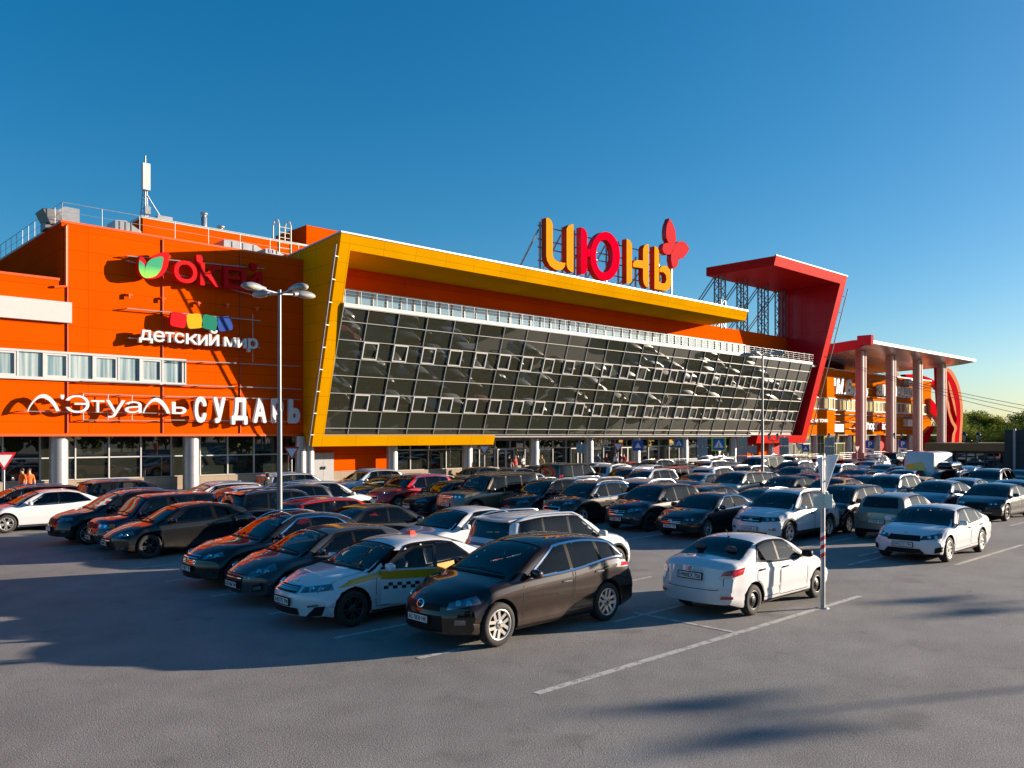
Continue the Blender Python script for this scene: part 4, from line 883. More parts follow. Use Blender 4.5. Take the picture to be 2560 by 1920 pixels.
        bmesh.ops.remove_doubles(bm, verts=bm.verts, dist=.0015); bmesh.ops.dissolve_degenerate(bm, edges=bm.edges, dist=.0005); bmesh.ops.recalc_face_normals(bm, faces=bm.faces)
        s.bvh = BVHTree.FromBMesh(bm)
        me = bpy.data.meshes.new('body'); bm.to_mesh(me); bm.free(); me.polygons.foreach_set('use_smooth', [True] * len(me.polygons))
        # wheel wells
        cut = MB(); r = s.R + s.sp.get('gap', .055)
        for x in s.xw:
            for sg in (-1, 1):
                y0, y1 = sorted((sg * (s.W / 2 - .32), sg * (s.W / 2 + .1))); n = 40
                ring_ = [(x + r * math.cos(2 * math.pi * i / n), s.R + .015 + r * math.sin(2 * math.pi * i / n)) for i in range(n)]
                cut.add([(a, y0, b) for a, b in ring_] + [(a, y1, b) for a, b in ring_], [tuple(range(n)), tuple(range(2 * n - 1, n - 1, -1))] + [(i, i + n, (i + 1) % n + n, (i + 1) % n) for i in range(n)])
        cv = s.sp.get('cavity')
        if cv: cut.box(s.L / 2 - cv[1], s.L / 2 - cv[0], cv[2], s.W / 2 + .1, cv[3], cv[4])
        co = cut.build('cut', WELL); bo = link('body_tmp', me); me.materials.append(TRIM); me.materials.append(WELL)
        bmc = bmesh.new(); bmc.from_mesh(co.data); bmesh.ops.recalc_face_normals(bmc, faces=bmc.faces); bmc.to_mesh(co.data); bmc.free()
        md = bo.modifiers.new('b', 'BOOLEAN'); md.operation = 'DIFFERENCE'; md.object = co; md.solver = 'EXACT'
        bpy.context.view_layer.update(); out = bpy.data.meshes.new_from_object(bo.evaluated_get(bpy.context.evaluated_depsgraph_get()))
        bpy.data.objects.remove(bo); bpy.data.objects.remove(co)
        mi = []
        for p in out.polygons:
            c = p.center; w_ = False
            for x in s.xw:
                if math.hypot(c.x - x, c.z - s.R - .015) < r + .004 and abs(c.y) > s.W / 2 - .33 and (abs(p.normal.y) > .98 and abs(c.y) < s.W / 2 - .30 or abs(math.hypot(c.x - x, c.z - s.R - .015) - r) < .006): w_ = True
            if cv and s.L / 2 - cv[1] - .01 < c.x < s.L / 2 - cv[0] + .01 and c.y > cv[2] - .01 and cv[3] - .01 < c.z < cv[4] + .01 and (abs(p.normal.y) > .98 and abs(c.y - cv[2]) < .01 or abs(p.normal.x) > .98 or abs(p.normal.z) > .98 and (abs(c.z - cv[3]) < .01 or abs(c.z - cv[4]) < .01)): w_ = True
            mi.append(1 if w_ or (p.normal.z < -.8 and c.z < s.zl + .12) else 0)
        bmo = bmesh.new(); bmo.from_mesh(out); bmo.faces.ensure_lookup_table(); kill = []
        for k, f in enumerate(bmo.faces):
            c = f.calc_center_median()
            if s.in_window(c, f.normal) or (cv and abs(f.normal.y) > .98 and abs(c.y - cv[2]) < .01): kill.append(f)
        ks = set(f.index for f in kill); mi = [v for k, v in enumerate(mi) if k not in ks]; bmesh.ops.delete(bmo, geom=kill, context='FACES'); bmo.to_mesh(out); bmo.free()
        out.materials.clear(); out.materials.append(P('white')); out.materials.append(WELL)
        out.polygons.foreach_set('material_index', mi); out.polygons.foreach_set('use_smooth', [True] * len(mi))
        out.set_sharp_from_angle(angle=R(32)); out.update(); s.mesh = out; out.name = 'car_body'
    def in_window(s, c, nr):
        sp = s.sp; q = s.L / 2 - c.x; T, B, wm, ws, Te, wg, rr = s.dims(min(max(q, 0), s.L))
        if abs(nr.y) > .55 and abs(c.y) > .3:                          # side glass
            x = c.x; z0, z1 = s.side_z(x, 0), s.side_z(x, 1); v = (c.z - z0) / max(.02, z1 - z0)
            if not .04 < v < .99: return False
            for w in sp['win']:
                a, b = w[0] + (w[1] - w[0]) * v, w[2] + (w[3] - w[2]) * v
                if a + .02 < q < b - .02: return True
            return False
        q0, q1 = sp['ws']
        if nr.z > .2 and c.z > B - .02:
            u = (q - q0) / (q1 - q0); e = 1 - (c.y / max(wg, .1)) ** 2
            if q0 + .03 - .07 * e < q < q1 - .03 and abs(c.y) < wg * .93: return True
            rw = sp['rw']
            if rw[0] == 'top' and rw[1] + .03 < q < rw[2] - .03 and abs(c.y) < wg * .88: return True
        rw = sp['rw']
        if not sp.get('norear') and rw[0] == 'rear' and nr.x < -.3 and q > s.L * .75 and rw[1] + .02 < c.z < rw[2] - .02:
            t = (c.z - rw[1]) / (rw[2] - rw[1])
            if abs(c.y) < rw[3] + (rw[4] - rw[3]) * t - .03: return True
        return False
    # ---- things laid on the shell
    def hit(s, pr, a, b):
        L2 = s.L / 2
        if pr == 'left': o, d = Vector((a, 3, b)), Vector((0, -1, 0))
        elif pr == 'right': o, d = Vector((a, -3, b)), Vector((0, 1, 0))
        elif pr == 'top': o, d = Vector((a, b, 4)), Vector((0, 0, -1))
        elif pr == 'rear': o, d = Vector((-6, a, b)), Vector((1, 0, 0))
        elif pr == 'front': o, d = Vector((6, a, b)), Vector((-1, 0, 0))
        elif pr == 'nose': c = Vector((L2 - 1.0, 0, b)); u = Vector((math.cos(a), math.sin(a), 0)); o, d = c + u * 3, -u
        elif pr == 'tail': c = Vector((-L2 + 1.0, 0, b)); u = Vector((-math.cos(a), math.sin(a), 0)); o, d = c + u * 3, -u
        p, nrm, i, ds = s.bvh.ray_cast(o, d)
        if p is None: p, nrm, i, ds = s.bvh.find_nearest(o + d * 2.6)
        if nrm.dot(d) > 0: nrm = -nrm
        return p, nrm
    def patch(s, mb, pr, quad, off=.006, n=8, m=6, thick=.0):
        """bilinear four cornered patch laid on the shell; quad = corners in order round it"""
        g = []
        for i in range(n + 1):
            for j in range(m + 1):
                u, v = i / n, j / m
                a = (1 - u) * (1 - v) * quad[0][0] + u * (1 - v) * quad[1][0] + u * v * quad[2][0] + (1 - u) * v * quad[3][0]
                b = (1 - u) * (1 - v) * quad[0][1] + u * (1 - v) * quad[1][1] + u * v * quad[2][1] + (1 - u) * v * quad[3][1]
                p, nr = s.hit(pr, a, b); g.append(p + nr * off)
        F = [(i * (m + 1) + j, (i + 1) * (m + 1) + j, (i + 1) * (m + 1) + j + 1, i * (m + 1) + j + 1) for i in range(n) for j in range(m)]
        s.orient(mb, g, F, pr, quad); return mb
    def orient(s, mb, g, F, pr, quad):
        c = (g[F[0][1]] - g[F[0][0]]).cross(g[F[0][3]] - g[F[0][0]]); _, nr = s.hit(pr, sum(q[0] for q in quad) / len(quad), sum(q[1] for q in quad) / len(quad))
        mb.add(g, F if c.dot(nr) > 0 else [f[::-1] for f in F], True)
    def gridpatch(s, mb, pr, fn, n, m, off=.006):
        g = []
        for i in range(n + 1):
            for j in range(m + 1): p, nr = s.hit(pr, *fn(i / n, j / m)); g.append(p + nr * off)
        F = [(i * (m + 1) + j, (i + 1) * (m + 1) + j, (i + 1) * (m + 1) + j + 1, i * (m + 1) + j + 1) for i in range(n) for j in range(m)]
        s.orient(mb, g, F, pr, [fn(.5, .5)]); return mb
    def ribbon(s, mb, pr, pts, w=.02, off=.009, closed=False):
        pts = [Vector(p) for p in pts]; res = []
        seq = pts + ([pts[0]] if closed else [])
        for a, b in zip(seq, seq[1:]):
            k = max(1, int((b - a).length / .09))
            res += [a.lerp(b, i / k) for i in range(k)]
        if not closed: res.append(seq[-1])
        N = len(res); g = []
        for i, p in enumerate(res):
            a = res[(i - 1) % N] if closed or i else p; b = res[(i + 1) % N] if closed or i < N - 1 else p
            d = (b - a).normalized(); nn = Vector((-d.y, d.x)) * w / 2
            for q in (p + nn, p - nn): h, nr = s.hit(pr, q.x, q.y); g.append(h + nr * off)
        F = [(2 * i, 2 * i + 1, 2 * ((i + 1) % N) + 1, 2 * ((i + 1) % N)) for i in range(N if closed else N - 1)]
        s.orient(mb, g, F, pr, [tuple(res[0])]); return mb
    def side_z(s, x, v):
        """height on the side glass: v = 0 at the belt, 1 under the roof edge"""
        q = s.L / 2 - x; T, B, wm, ws, Te, wg, rr = s.dims(q); z0 = B + .022; z1 = max(Te - rr * .55, z0 + .015); return z0 + (z1 - z0) * v
RIMCACHE = {}
def wheel_meshes(R_, w, style):
    key = (round(R_, 3), style)
    if key in RIMCACHE: return RIMCACHE[key]
    rr = R_ * (.70 if style != 'steel' else .62); t = MB()
    t.lathe([(rr - .02, -w / 2 + .03), (rr, -w / 2 + .01), (rr + .02, -w / 2), (R_ - .03, -w / 2 + .004), (R_ - .006, -w / 2 + .03), (R_, -w / 2 + .07), (R_, w / 2 - .07), (R_ - .006, w / 2 - .03), (R_ - .03, w / 2 - .004), (rr + .02, w / 2), (rr, w / 2 - .01), (rr - .02, w / 2 - .03)], 36, axis='Y')
    t = t.build('wheel', TYRE); tm = t.data; bpy.data.objects.remove(t)
    col = dict(alloy=ALLOY, dark=DALLOY, steel=STEELW, ten=ALLOY, darkten=DALLOY, v=ALLOY)[style]; f = MB()           # outside faces +y
    f.mi = 1; f.lathe([(rr + .004, w / 2 - .012), (rr - .012, w / 2 - .010), (rr - .03, w / 2 - .05), (rr - .03, -w / 2 + .03), (0.0, -w / 2 + .04)], 36, axis='Y'); f.mi = 0
    f.lathe([(rr - .001, w / 2 - .008), (rr - .012, w / 2 - .004), (rr - .026, w / 2 - .012), (rr - .03, w / 2 - .05)], 36, axis='Y')
    yo = w / 2 - .03
    def spoke(a, r0, r1, w0, w1, y0, y1, th=.03):
        c, s_ = math.cos(a), math.sin(a); P_ = lambda r, k, y: (r * c - k * s_, y, r * s_ + k * c)
        f.hexa([P_(r0, -w0, y0 - th), P_(r0, w0, y0 - th), P_(r0, w0, y0), P_(r0, -w0, y0)], [P_(r1, -w1, y1 - th), P_(r1, w1, y1 - th), P_(r1, w1, y1), P_(r1, -w1, y1)])
    if style in ('alloy', 'dark'):
        for k in range(5): spoke(2 * math.pi * k / 5 + .3, .04, rr - .015, .042, .035, yo, yo + .012)
    elif style == 'v':                                             # five forked spokes
        for k in range(5):
            a = 2 * math.pi * k / 5 + math.pi / 2; spoke(a, .03, rr * .42, .05, .045, yo, yo)
            for e in (-1, 1): 
                c = Vector((math.cos(a + e * .12), math.sin(a + e * .12))) * rr * .36; d = Vector((math.cos(a + e * .40), math.sin(a + e * .40))) * (rr - .012); n = (d - c).normalized(); n = Vector((-n.y, n.x)) * .027
                f.hexa([(c.x - n.x, yo - .03, c.y - n.y), (c.x + n.x, yo - .03, c.y + n.y), (c.x + n.x, yo, c.y + n.y), (c.x - n.x, yo, c.y - n.y)], [(d.x - n.x, yo - .03, d.y - n.y), (d.x + n.x, yo - .03, d.y + n.y), (d.x + n.x, yo + .01, d.y + n.y), (d.x - n.x, yo + .01, d.y - n.y)])
    elif style in ('ten', 'darkten'):
        for k in range(5):
            for e in (-1, 1): spoke(2 * math.pi * k / 5 + .1 + e * .2, .045, rr - .015, .016, .017, yo, yo + .012)
    else:
        f.lathe([(rr - .02, yo - .03), (rr * .55, yo - .01), (rr * .5, yo), (.06, yo - .01), (0, yo - .008)], 28, axis='Y'); f.mi = 1
        for k in range(12): a = 2 * math.pi * k / 12; f.lathe([(.022, .002), (0, .003)], 8, (rr * .74 * math.cos(a), yo - .018, rr * .74 * math.sin(a)), 'Y')
        f.mi = 0
    f.lathe([(.075, yo - .01), (.07, yo + .006), (.045, yo + .012), (0, yo + .013)], 18, axis='Y')
    if style == 'v':
        f.mi = 1
        for k in range(5): a = 2 * math.pi * k / 5; f.lathe([(.014, .001), (0, .003)], 8, (.052 * math.cos(a), yo + .012, .052 * math.sin(a)), 'Y')
        f.lathe([(.028, yo + .0135), (.02, yo + .016), (0, yo + .016)], 14, axis='Y')
    f = f.build('rim', [col, HUBD]); fm = f.data; bpy.data.objects.remove(f); RIMCACHE[key] = (tm, fm); return tm, fm
def car(sp):
    """one car with all its parts, nose towards +x"""
    B = Body(sp); t = empty(sp.get('kind', 'parked_car')); L2, W2 = B.L / 2, B.W / 2; q2x = lambda q: L2 - q
    bo = link('body', B.mesh, t)
    def part(mb, name, m, par=None):
        return mb.build(name, m, par or t)
    # glass
    q0, q1 = sp['ws']; m = MB(); fr = .90
    B.gridpatch(m, 'top', lambda u, v: (q2x(q0 + (q1 - q0) * u - .10 * (1 - u) * (1 - abs(2 * v - 1) ** 2) * 1.0), (2 * v - 1) * (B.dims(q0 + (q1 - q0) * u)[5] + .045 * (1 - u)) * (.965 - .05 * u)), 12, 14)
    part(m, 'windshield', GLASSW)
    wsf = lambda u, v: (q2x(q0 + (q1 - q0) * u - .10 * (1 - u) * (1 - abs(2 * v - 1) ** 2)), (2 * v - 1) * (B.dims(q0 + (q1 - q0) * u)[5] + .045 * (1 - u)) * (.965 - .05 * u))
    m = MB(); B.ribbon(m, 'top', [wsf(0, i / 12) for i in range(13)] + [wsf(i / 8, 1) for i in range(1, 9)] + [wsf(1, 1 - i / 12) for i in range(1, 13)] + [wsf(1 - i / 8, 0) for i in range(1, 8)], .045, .0085, True)
    B.ribbon(m, 'top', [(lambda p: (p[0] + .02, p[1]))(wsf(0, i / 12)) for i in range(13)], .06, .009); part(m, 'windshield_seal', PILM)
    def blob(mb, c, r, e=.55, n=14, rows=8, tilt=0.0):
        f = lambda v: math.copysign(abs(v) ** e, v); V, F = [], []
        for j in range(rows + 1):
            th = -math.pi / 2 + math.pi * j / rows
            for i in range(n):
                ph = 2 * math.pi * i / n; x, y, z = f(math.cos(ph)) * f(math.cos(th)) * r[0], f(math.sin(ph)) * f(math.cos(th)) * r[1], f(math.sin(th)) * r[2]; V.append((c[0] + x - tilt * z, c[1] + y, c[2] + z))
        for j in range(rows):
            for i in range(n): F.append((j * n + i, j * n + (i + 1) % n, (j + 1) * n + (i + 1) % n, (j + 1) * n + i))
        mb.add(V, F, True)
    sz = B.zl + .26; qs = sp['ws'][1] + .52; sm_ = SEATB if sp.get('lightseat') else SEATM
    for k, (qq, ys) in enumerate(((qs, .37), (qs, -.37), (qs + .95, .38), (qs + .95, -.38))):
        if qq > B.L - .7 and sp['rw'][0] == 'top' or qq > B.L - .4: continue
        y = ys * B.W / 1.84; m = MB(); blob(m, (q2x(qq - .22), y, sz), (.27, .24, .10)); blob(m, (q2x(qq + .06), y, sz + .33), (.08, .235, .34), .6, tilt=.22); blob(m, (q2x(qq + .16), y, sz + .77), (.05, .13, .09), .7, tilt=.2); part(m, 'seat', sm_)
    qd_ = sp['ws'][0] + .36; zb_ = B.Bt(qd_) - .09; m = MB(); blob(m, (q2x(qd_), 0, zb_ - .06), (.26, B.W * .40, .13), .5); blob(m, (q2x(qd_ + .16), .37, zb_ + .04), (.1, .16, .06), .6); part(m, 'dashboard', SEATM)
    m = MB(); n = 20; V = []; c_ = Vector((q2x(qd_ + .42), .37 * B.W / 1.84, zb_ - .02))
    for i in range(n):
        a = 2 * math.pi * i / n
        for j in range(6): b_ = 2 * math.pi * j / 6; rr_ = .185 + .016 * math.cos(b_); V.append(c_ + Vector((.016 * math.sin(b_) - .42 * rr_ * math.sin(a), rr_ * math.cos(a), .9 * rr_ * math.sin(a))))
    m.add(V, [(i * 6 + j, ((i + 1) % n) * 6 + j, ((i + 1) % n) * 6 + (j + 1) % 6, i * 6 + (j + 1) % 6) for i in range(n) for j in range(6)], True); m.bar(c_ - Vector((0, .17, 0)), c_ + Vector((0, .17, 0)), .04, .03); part(m, 'steering_wheel', TRIM)
    m = MB(); pm_, nm_ = B.hit('top', q2x(sp['ws'][1] - .12), 0); m.box(pm_.x - .07, pm_.x - .04, -.11, .11, pm_.z - .14, pm_.z - .07); part(m, 'inner_mirror', TRIM)
    rw = sp['rw']; m = MB()
    if rw[0] == 'top': B.gridpatch(m, 'top', lambda u, v: (q2x(rw[1] + (rw[2] - rw[1]) * u), (2 * v - 1) * B.dims(rw[1] + (rw[2] - rw[1]) * u)[5] * (.93 - .02 * u)), 10, 12)
    else: B.gridpatch(m, 'rear', lambda u, v: ((2 * v - 1) * (rw[3] + (rw[4] - rw[3]) * u), rw[1] + (rw[2] - rw[1]) * u), 8, 12)
    if not sp.get('norear'): part(m, 'rear_window', GLASSR)
    for w in sp['win']:                                             # (front low, front high, rear low, rear high) as distances behind the nose
        for side in ('left', 'right'):
            if (side, sp['win'].index(w)) in sp.get('skip', ()): continue
            m = MB(); fn = lambda u, v: ((lambda x: (x, B.side_z(x, v)))(q2x((w[0] + (w[1] - w[0]) * v) * (1 - u) + (w[2] + (w[3] - w[2]) * v) * u)))
            B.gridpatch(m, side, fn, 12, 6); part(m, 'side_window', GLASSC if sp['win'].index(w) == 0 else (GLASSD if sp.get('dark', True) and len(sp['win']) > 2 else sp.get('rg', GLASSM)))
    wq = sp['win']; lo0, hi0, lo1, hi1 = wq[0][0], wq[0][1], wq[-1][2], wq[-1][3]
    def around(off=.0, n=14):
        bt = [(q2x(lo0 + (lo1 - lo0) * i / n), B.side_z(q2x(lo0 + (lo1 - lo0) * i / n), -.06)) for i in range(n + 1)]
        tp = [(q2x(hi1 + (hi0 - hi1) * i / n), B.side_z(q2x(hi1 + (hi0 - hi1) * i / n), 1.04)) for i in range(n + 1)]
        return bt + tp
    for side in ('left', 'right'): m = MB(); B.ribbon(m, side, around(), .028 if sp.get('chrome') else .034, .012, True); part(m, 'window_trim', CHROME if sp.get('chrome') else PILM)
    for a, b in zip(wq, wq[1:]):
        for side in ('left', 'right'):
            m = MB(); B.gridpatch(m, side, lambda u, v: ((lambda x: (x, B.side_z(x, v)))(q2x((a[2] + (a[3] - a[2]) * v) * (1 - u) + (b[0] + (b[1] - b[0]) * v) * u))), 2, 6, .004); part(m, 'pillar_trim', PILM)
    # lamps, grille, intakes
    D = lambda *p: [(math.radians(a), b) for a, b in p]
    mir = lambda qd: [(-a, b) for a, b in qd]
    for kk, (nm, qd, mt) in enumerate(sp.get('nosep', [])):
        pair = nm.startswith('2')
        for k in range(2 if pair else 1):
            q = D(*qd); q = mir(q) if k else q; m = MB(); B.patch(m, 'nose', q, .006 + .0035 * kk, 14, 6); ob = part(m, nm.strip('2'), mt)
            if 'headlight' in nm and sp.get('near'):
                cx, cz = sum(a for a, b in q) / 4, sum(b for a, b in q) / 4
                for e in (-.10, .08):
                    p, nr = B.hit('nose', cx + e, cz); m = MB(); ax = nr
                    m.tube(p + nr * .006, p + nr * .026, .05, 16, .044); m.build('projector', CHROME, ob)
    for kk, (nm, qd, mt) in enumerate(sp.get('tailp', [])):
        for k in range(2 if nm.startswith('2') else 1):
            q = D(*qd); q = mir(q) if k else q; m = MB(); B.patch(m, 'tail', q, .007 + .007 * kk, 14, 6); part(m, nm.strip('2'), mt)
    for nm, pr, qd, mt in sp.get('sidep', []):
        for side in ('left', 'right'): m = MB(); B.patch(m, side, [(q2x(a), b) for a, b in qd], .007, 10, 4); part(m, nm, mt)
    for slat in sp.get('slats', []):                               # chrome bars across the grille: (half angle, z, width)
        m = MB(); a = math.radians(slat[0]); B.ribbon(m, 'nose', [(-a + 2 * a * i / 12, slat[1]) for i in range(13)], slat[2], .024); part(m, 'grille_bar', CHROME)
    for side_, key_ in (('nose', 'emblem'), ('tail', 'emblem_tail')):
        if key_ not in sp: continue
        z, r = sp[key_]; p, nr = B.hit(side_, 0, z); m = MB(); V = []; n = 20
        rt = Vector((0, 1, 0)); up = nr.cross(rt); up = -up if up.z < 0 else up
        ring = lambda k, o: [p + nr * (o + .008) + rt * math.cos(2 * math.pi * i / n) * r * 1.25 * k + up * math.sin(2 * math.pi * i / n) * r * k for i in range(n)]
        V = ring(1, .016) + ring(.78, .02); m.add(V, [(i, (i + 1) % n, (i + 1) % n + n, i + n) for i in range(n)])
        for e in (-1, 1): m.bar(p + nr * .028, p + nr * .028 + rt * e * r * .95 + up * r * .3, r * .22)
        part(m, 'emblem', CHROME)
    # number plates
    for pr, z, txt in (('nose', sp.get('pf', .46), sp.get('plate')), ('tail', sp.get('pr', .8), sp.get('plate_rear'))):
        p, nr = B.hit(pr, 0, z); nr = Vector((nr.x, 0, nr.z * .4)).normalized(); rt = Vector((0, 0, 1)).cross(nr).normalized(); up = nr.cross(rt); c = p + nr * .022
        m = MB(); m.hexa([c - rt * .26 - up * .056, c + rt * .26 - up * .056, c + rt * .26 + up * .056, c - rt * .26 + up * .056], [c - rt * .26 - up * .056 + nr * .014, c + rt * .26 - up * .056 + nr * .014, c + rt * .26 + up * .056 + nr * .014, c - rt * .26 + up * .056 + nr * .014])
        m.mi = 1; fq = lambda x, z, o: c + rt * x + up * z + nr * o
        for x0, x1, z0, z1 in ((-.275, .275, .056, .07), (-.275, .275, -.07, -.056), (-.275, -.26, -.056, .056), (.26, .275, -.056, .056)): m.hexa([fq(x0, z0, -.01), fq(x1, z0, -.01), fq(x1, z1, -.01), fq(x0, z1, -.01)], [fq(x0, z0, .02), fq(x1, z0, .02), fq(x1, z1, .02), fq(x0, z1, .02)])
        po = part(m, 'number_plate', [PLATE, TRIM])
        if txt and sp.get('near'): text_fit('plate_print', txt, PLTX, c - rt * .235 - up * .04 + nr * .0145, rt, up, .47, .08, .002, po, .025)
    # mirrors, handles, doors
    qm = wq[0][0] + .12
    for sg, side in ((1, 'left'), (-1, 'right')):
        x = q2x(qm); p, nr = B.hit(side, x, B.side_z(x, .1)); m = MB(); V, F = [], []; n, rows = 14, 8; c = p + Vector((.02, sg * .15, .055))
        for j in range(rows + 1):
            th = -math.pi / 2 + math.pi * j / rows
            for i in range(n):
                ph = 2 * math.pi * i / n; f = lambda v: math.copysign(abs(v) ** .6, v)
                V.append(c + Vector((f(math.cos(ph)) * f(math.cos(th)) * .075, f(math.sin(ph)) * f(math.cos(th)) * .115, f(math.sin(th)) * .075)))
        for j in range(rows):
            for i in range(n): F.append((j * n + i, j * n + (i + 1) % n, (j + 1) * n + (i + 1) % n, (j + 1) * n + i))
        m.add(V, F, True); m.mi = 1; m.bar(p + Vector((0, -sg * .02, 0)), c + Vector((0, 0, -.04)), .05, .03)
        part(m, 'mirror', [sp.get('mirror') or P('white'), TRIM])
    if sp.get('near'):
        for (a, b, zlow, zhandle) in sp.get('doors', []):
            for sg, side in ((1, 'left'), (-1, 'right')):
                xa, xb = q2x(a), q2x(b); n = 10; m = MB()
                low = [(xa + (xb - xa) * i / n, zlow) for i in range(n + 1)]
                fa = [(xa - .02, B.side_z(xa - .02, -.1)), (xa, zlow + .35), (xa - .01, zlow)]; ba = [(xb, zlow), (xb - .01, zlow + .35), (xb - .01, B.side_z(xb, -.1))]
                xw = B.xw[1]; ra = B.R + .075
                if abs(xb - xw) < ra:                               # the rear door edge runs round the wheel arch
                    a0 = math.acos((xb - xw) / ra); zc = B.R + .015; a1 = math.asin(max(-.2, min(1, (zlow - zc) / ra)))
                    ba = [(xw + ra * math.cos(a1 + (a0 - a1) * i / 8), zc + ra * math.sin(a1 + (a0 - a1) * i / 8)) for i in range(9)] + [(xb, B.side_z(xb, -.1))]
                B.ribbon(m, side, fa + ba, .013, .0035); d_ = part(m, 'door', WELL)
                p, nr = B.hit(side, xb + .16, zhandle); m = MB()
                m.hexa([p + Vector((-.11, sg * .006, -.016)), p + Vector((.10, sg * .006, -.016)), p + Vector((.10, sg * .006, .02)), p + Vector((-.11, sg * .006, .02))], [p + Vector((-.09, sg * .04, -.008)), p + Vector((.08, sg * .034, -.008)), p + Vector((.08, sg * .034, .014)), p + Vector((-.09, sg * .04, .014))])
                part(m, 'handle', sp.get('handle', TRIM) or TRIM, d_)
    if sp.get('near'):
        for y0, y1 in ((.62, .02), (-.02, -.58)):
            pts = [(q2x(q0 + .02 + .03 * abs(k / 6 - .5)), y0 + (y1 - y0) * k / 6) for k in range(7)]; m = MB(); B.ribbon(m, 'top', pts, .022, .020); part(m, 'wiper', TRIM)
    if sp.get('near'):                                              # shut lines of bonnet and boot lid
        m = MB(); qa, qb = .30, sp['ws'][0] - .06
        for e in (-1, 1): B.ribbon(m, 'top', [(q2x(qa + (qb - qa) * i / 6), e * (B.dims(qa + (qb - qa) * i / 6)[5] - .06 - .05 * (1 - i / 6))) for i in range(7)], .012, .003)
        part(m, 'bonnet', WELL)
        m = MB(); zt_ = sp['rw'][1] - .06 if sp['rw'][0] == 'rear' else B.T(B.L - .12) - .05; a = R(38)
        B.ribbon(m, 'tail', [(-a, zt_), (-a * .98, .66), (-a * .8, .56), (a * .8, .56), (a * .98, .66), (a, zt_)], .012, .003); part(m, 'boot_lid', WELL)
    if not sp.get('clad'):
        for side in ('left', 'right'):
            m = MB(); B.patch(m, side, [(q2x(sp['foh'] + B.R + .06), B.zl + .012), (q2x(sp['foh'] + sp['wb'] - B.R - .06), B.zl + .012), (q2x(sp['foh'] + sp['wb'] - B.R - .06), B.zl + .07), (q2x(sp['foh'] + B.R + .06), B.zl + .07)], .008, 12, 2); part(m, 'sill', TRIM)
    if sp.get('rails'):
        qa, qb = sp['rails']
        for sg in (-1, 1):
            pts = []
            for i in range(13):
                q = qa + (qb - qa) * i / 12; T, Bb, wm, ws, Te, wg, rr = B.dims(q); e = min(i, 12 - i, 2) / 2; pts.append((q2x(q), sg * (wg - .055), Te + .005 + .05 * e))
            m = MB(); m.path(pts, .02, 8); part(m, 'roof_rail', sp.get('railm', CHROME))
    if sp.get('clad'):
        for side in ('left', 'right'):
            m = MB(); z0 = B.zl; q_a, q_b = sp['foh'] + B.R + .05, sp['foh'] + sp['wb'] - B.R - .05
            B.patch(m, side, [(q2x(q_a), z0 + .02), (q2x(q_b), z0 + .02), (q2x(q_b), z0 + .17), (q2x(q_a), z0 + .17)], .012, 14, 3)
            for x in B.xw:
                n = 22; r0 = B.R + .055
                B.gridpatch(m, side, lambda u, v: (x + math.cos(-.15 + u * 3.44) * (r0 + .055 * v), max(B.zl + .03, B.R + .015 + math.sin(-.15 + u * 3.44) * (r0 + .055 * v))), n, 2, .014)
            part(m, 'cladding', TRIM)
    if sp.get('spoiler'):
        q = sp['spoiler']; m = MB(); T, Bb, wm, ws, Te, wg, rr = B.dims(q); m.prism([(q2x(q) + .15, -wg * .9, T - .02), (q2x(q) - .12, -wg * .85, T - .05), (q2x(q) - .12, -wg * .85, T - .02), (q2x(q) + .15, -wg * .9, T + .012)], (0, wg * 1.75, 0)); part(m, 'spoiler', sp.get('mirror') or P('white'))
    if sp.get('antenna'):
        q = sp['antenna']; m = MB(); m.tube((q2x(q), 0, B.T(q)), (q2x(q) - .12, 0, B.T(q) + .17), .006, 5); m.tube((q2x(q), 0, B.T(q) - .01), (q2x(q), 0, B.T(q) + .02), .03, 10); part(m, 'aerial', BLACK)
    for x in B.xw:
        for sg in (-1, 1):
            tm, fm = wheel_meshes(B.R, sp.get('tw', .22), sp.get('rim', 'ten')); w = link('wheel', tm, t); w.location = (x, sg * (W2 - .125), B.R); w.rotation_euler = (0, random.uniform(0, 6), 0 if sg > 0 else math.pi)
            link('rim', fm, w)
    BODIES[t.name] = B
    return t
BODIES = {}
# ---------------------------------------------------------------- kinds of car (lengths measured back from the nose)
def lamps(a0, a1, z0, z1, rise=.05, mt=None): return ('2headlight', [(a0, z0), (a1, z0 + rise), (a1 - 3, z1 + rise), (a0 + 2, z1)], mt or LAMPC)
SED_TOP = [(0, .60), (.08, .70), (.5, .86), (1.15, .99), (1.95, 1.37), (2.4, 1.45), (2.85, 1.455), (3.4, 1.38), (4.15, 1.12), (4.6, 1.07), (4.8, .96)]
SED_BELT = [(0, .56), (.5, .78), (1.3, .91), (2.7, .96), (3.9, 1.01), (4.6, .99), (4.8, .86)]
SUV_TOP = [(0, .78), (.08, .92), (.55, 1.03), (1.1, 1.12), (1.85, 1.53), (2.3, 1.64), (2.9, 1.66), (3.6, 1.61), (4.05, 1.50), (4.3, 1.22), (4.42, 1.06), (4.5, .92)]
SUV_BELT = [(0, .72), (.6, .94), (1.3, 1.02), (2.8, 1.07), (3.8, 1.14), (4.3, 1.06), (4.5, .86)]
HAT_TOP = [(0, .62), (.09, .74), (.5, .91), (1.02, 1.01), (1.8, 1.38), (2.2, 1.46), (2.7, 1.48), (3.3, 1.43), (3.75, 1.33), (4.02, 1.10), (4.2, .98), (4.3, .86)]
HAT_BELT = [(0, .58), (.5, .82), (1.2, .93), (2.6, .99), (3.6, 1.06), (4.1, .98), (4.3, .82)]
M = {}
def merge(a, **k): d = dict(a); d.update(k); return d
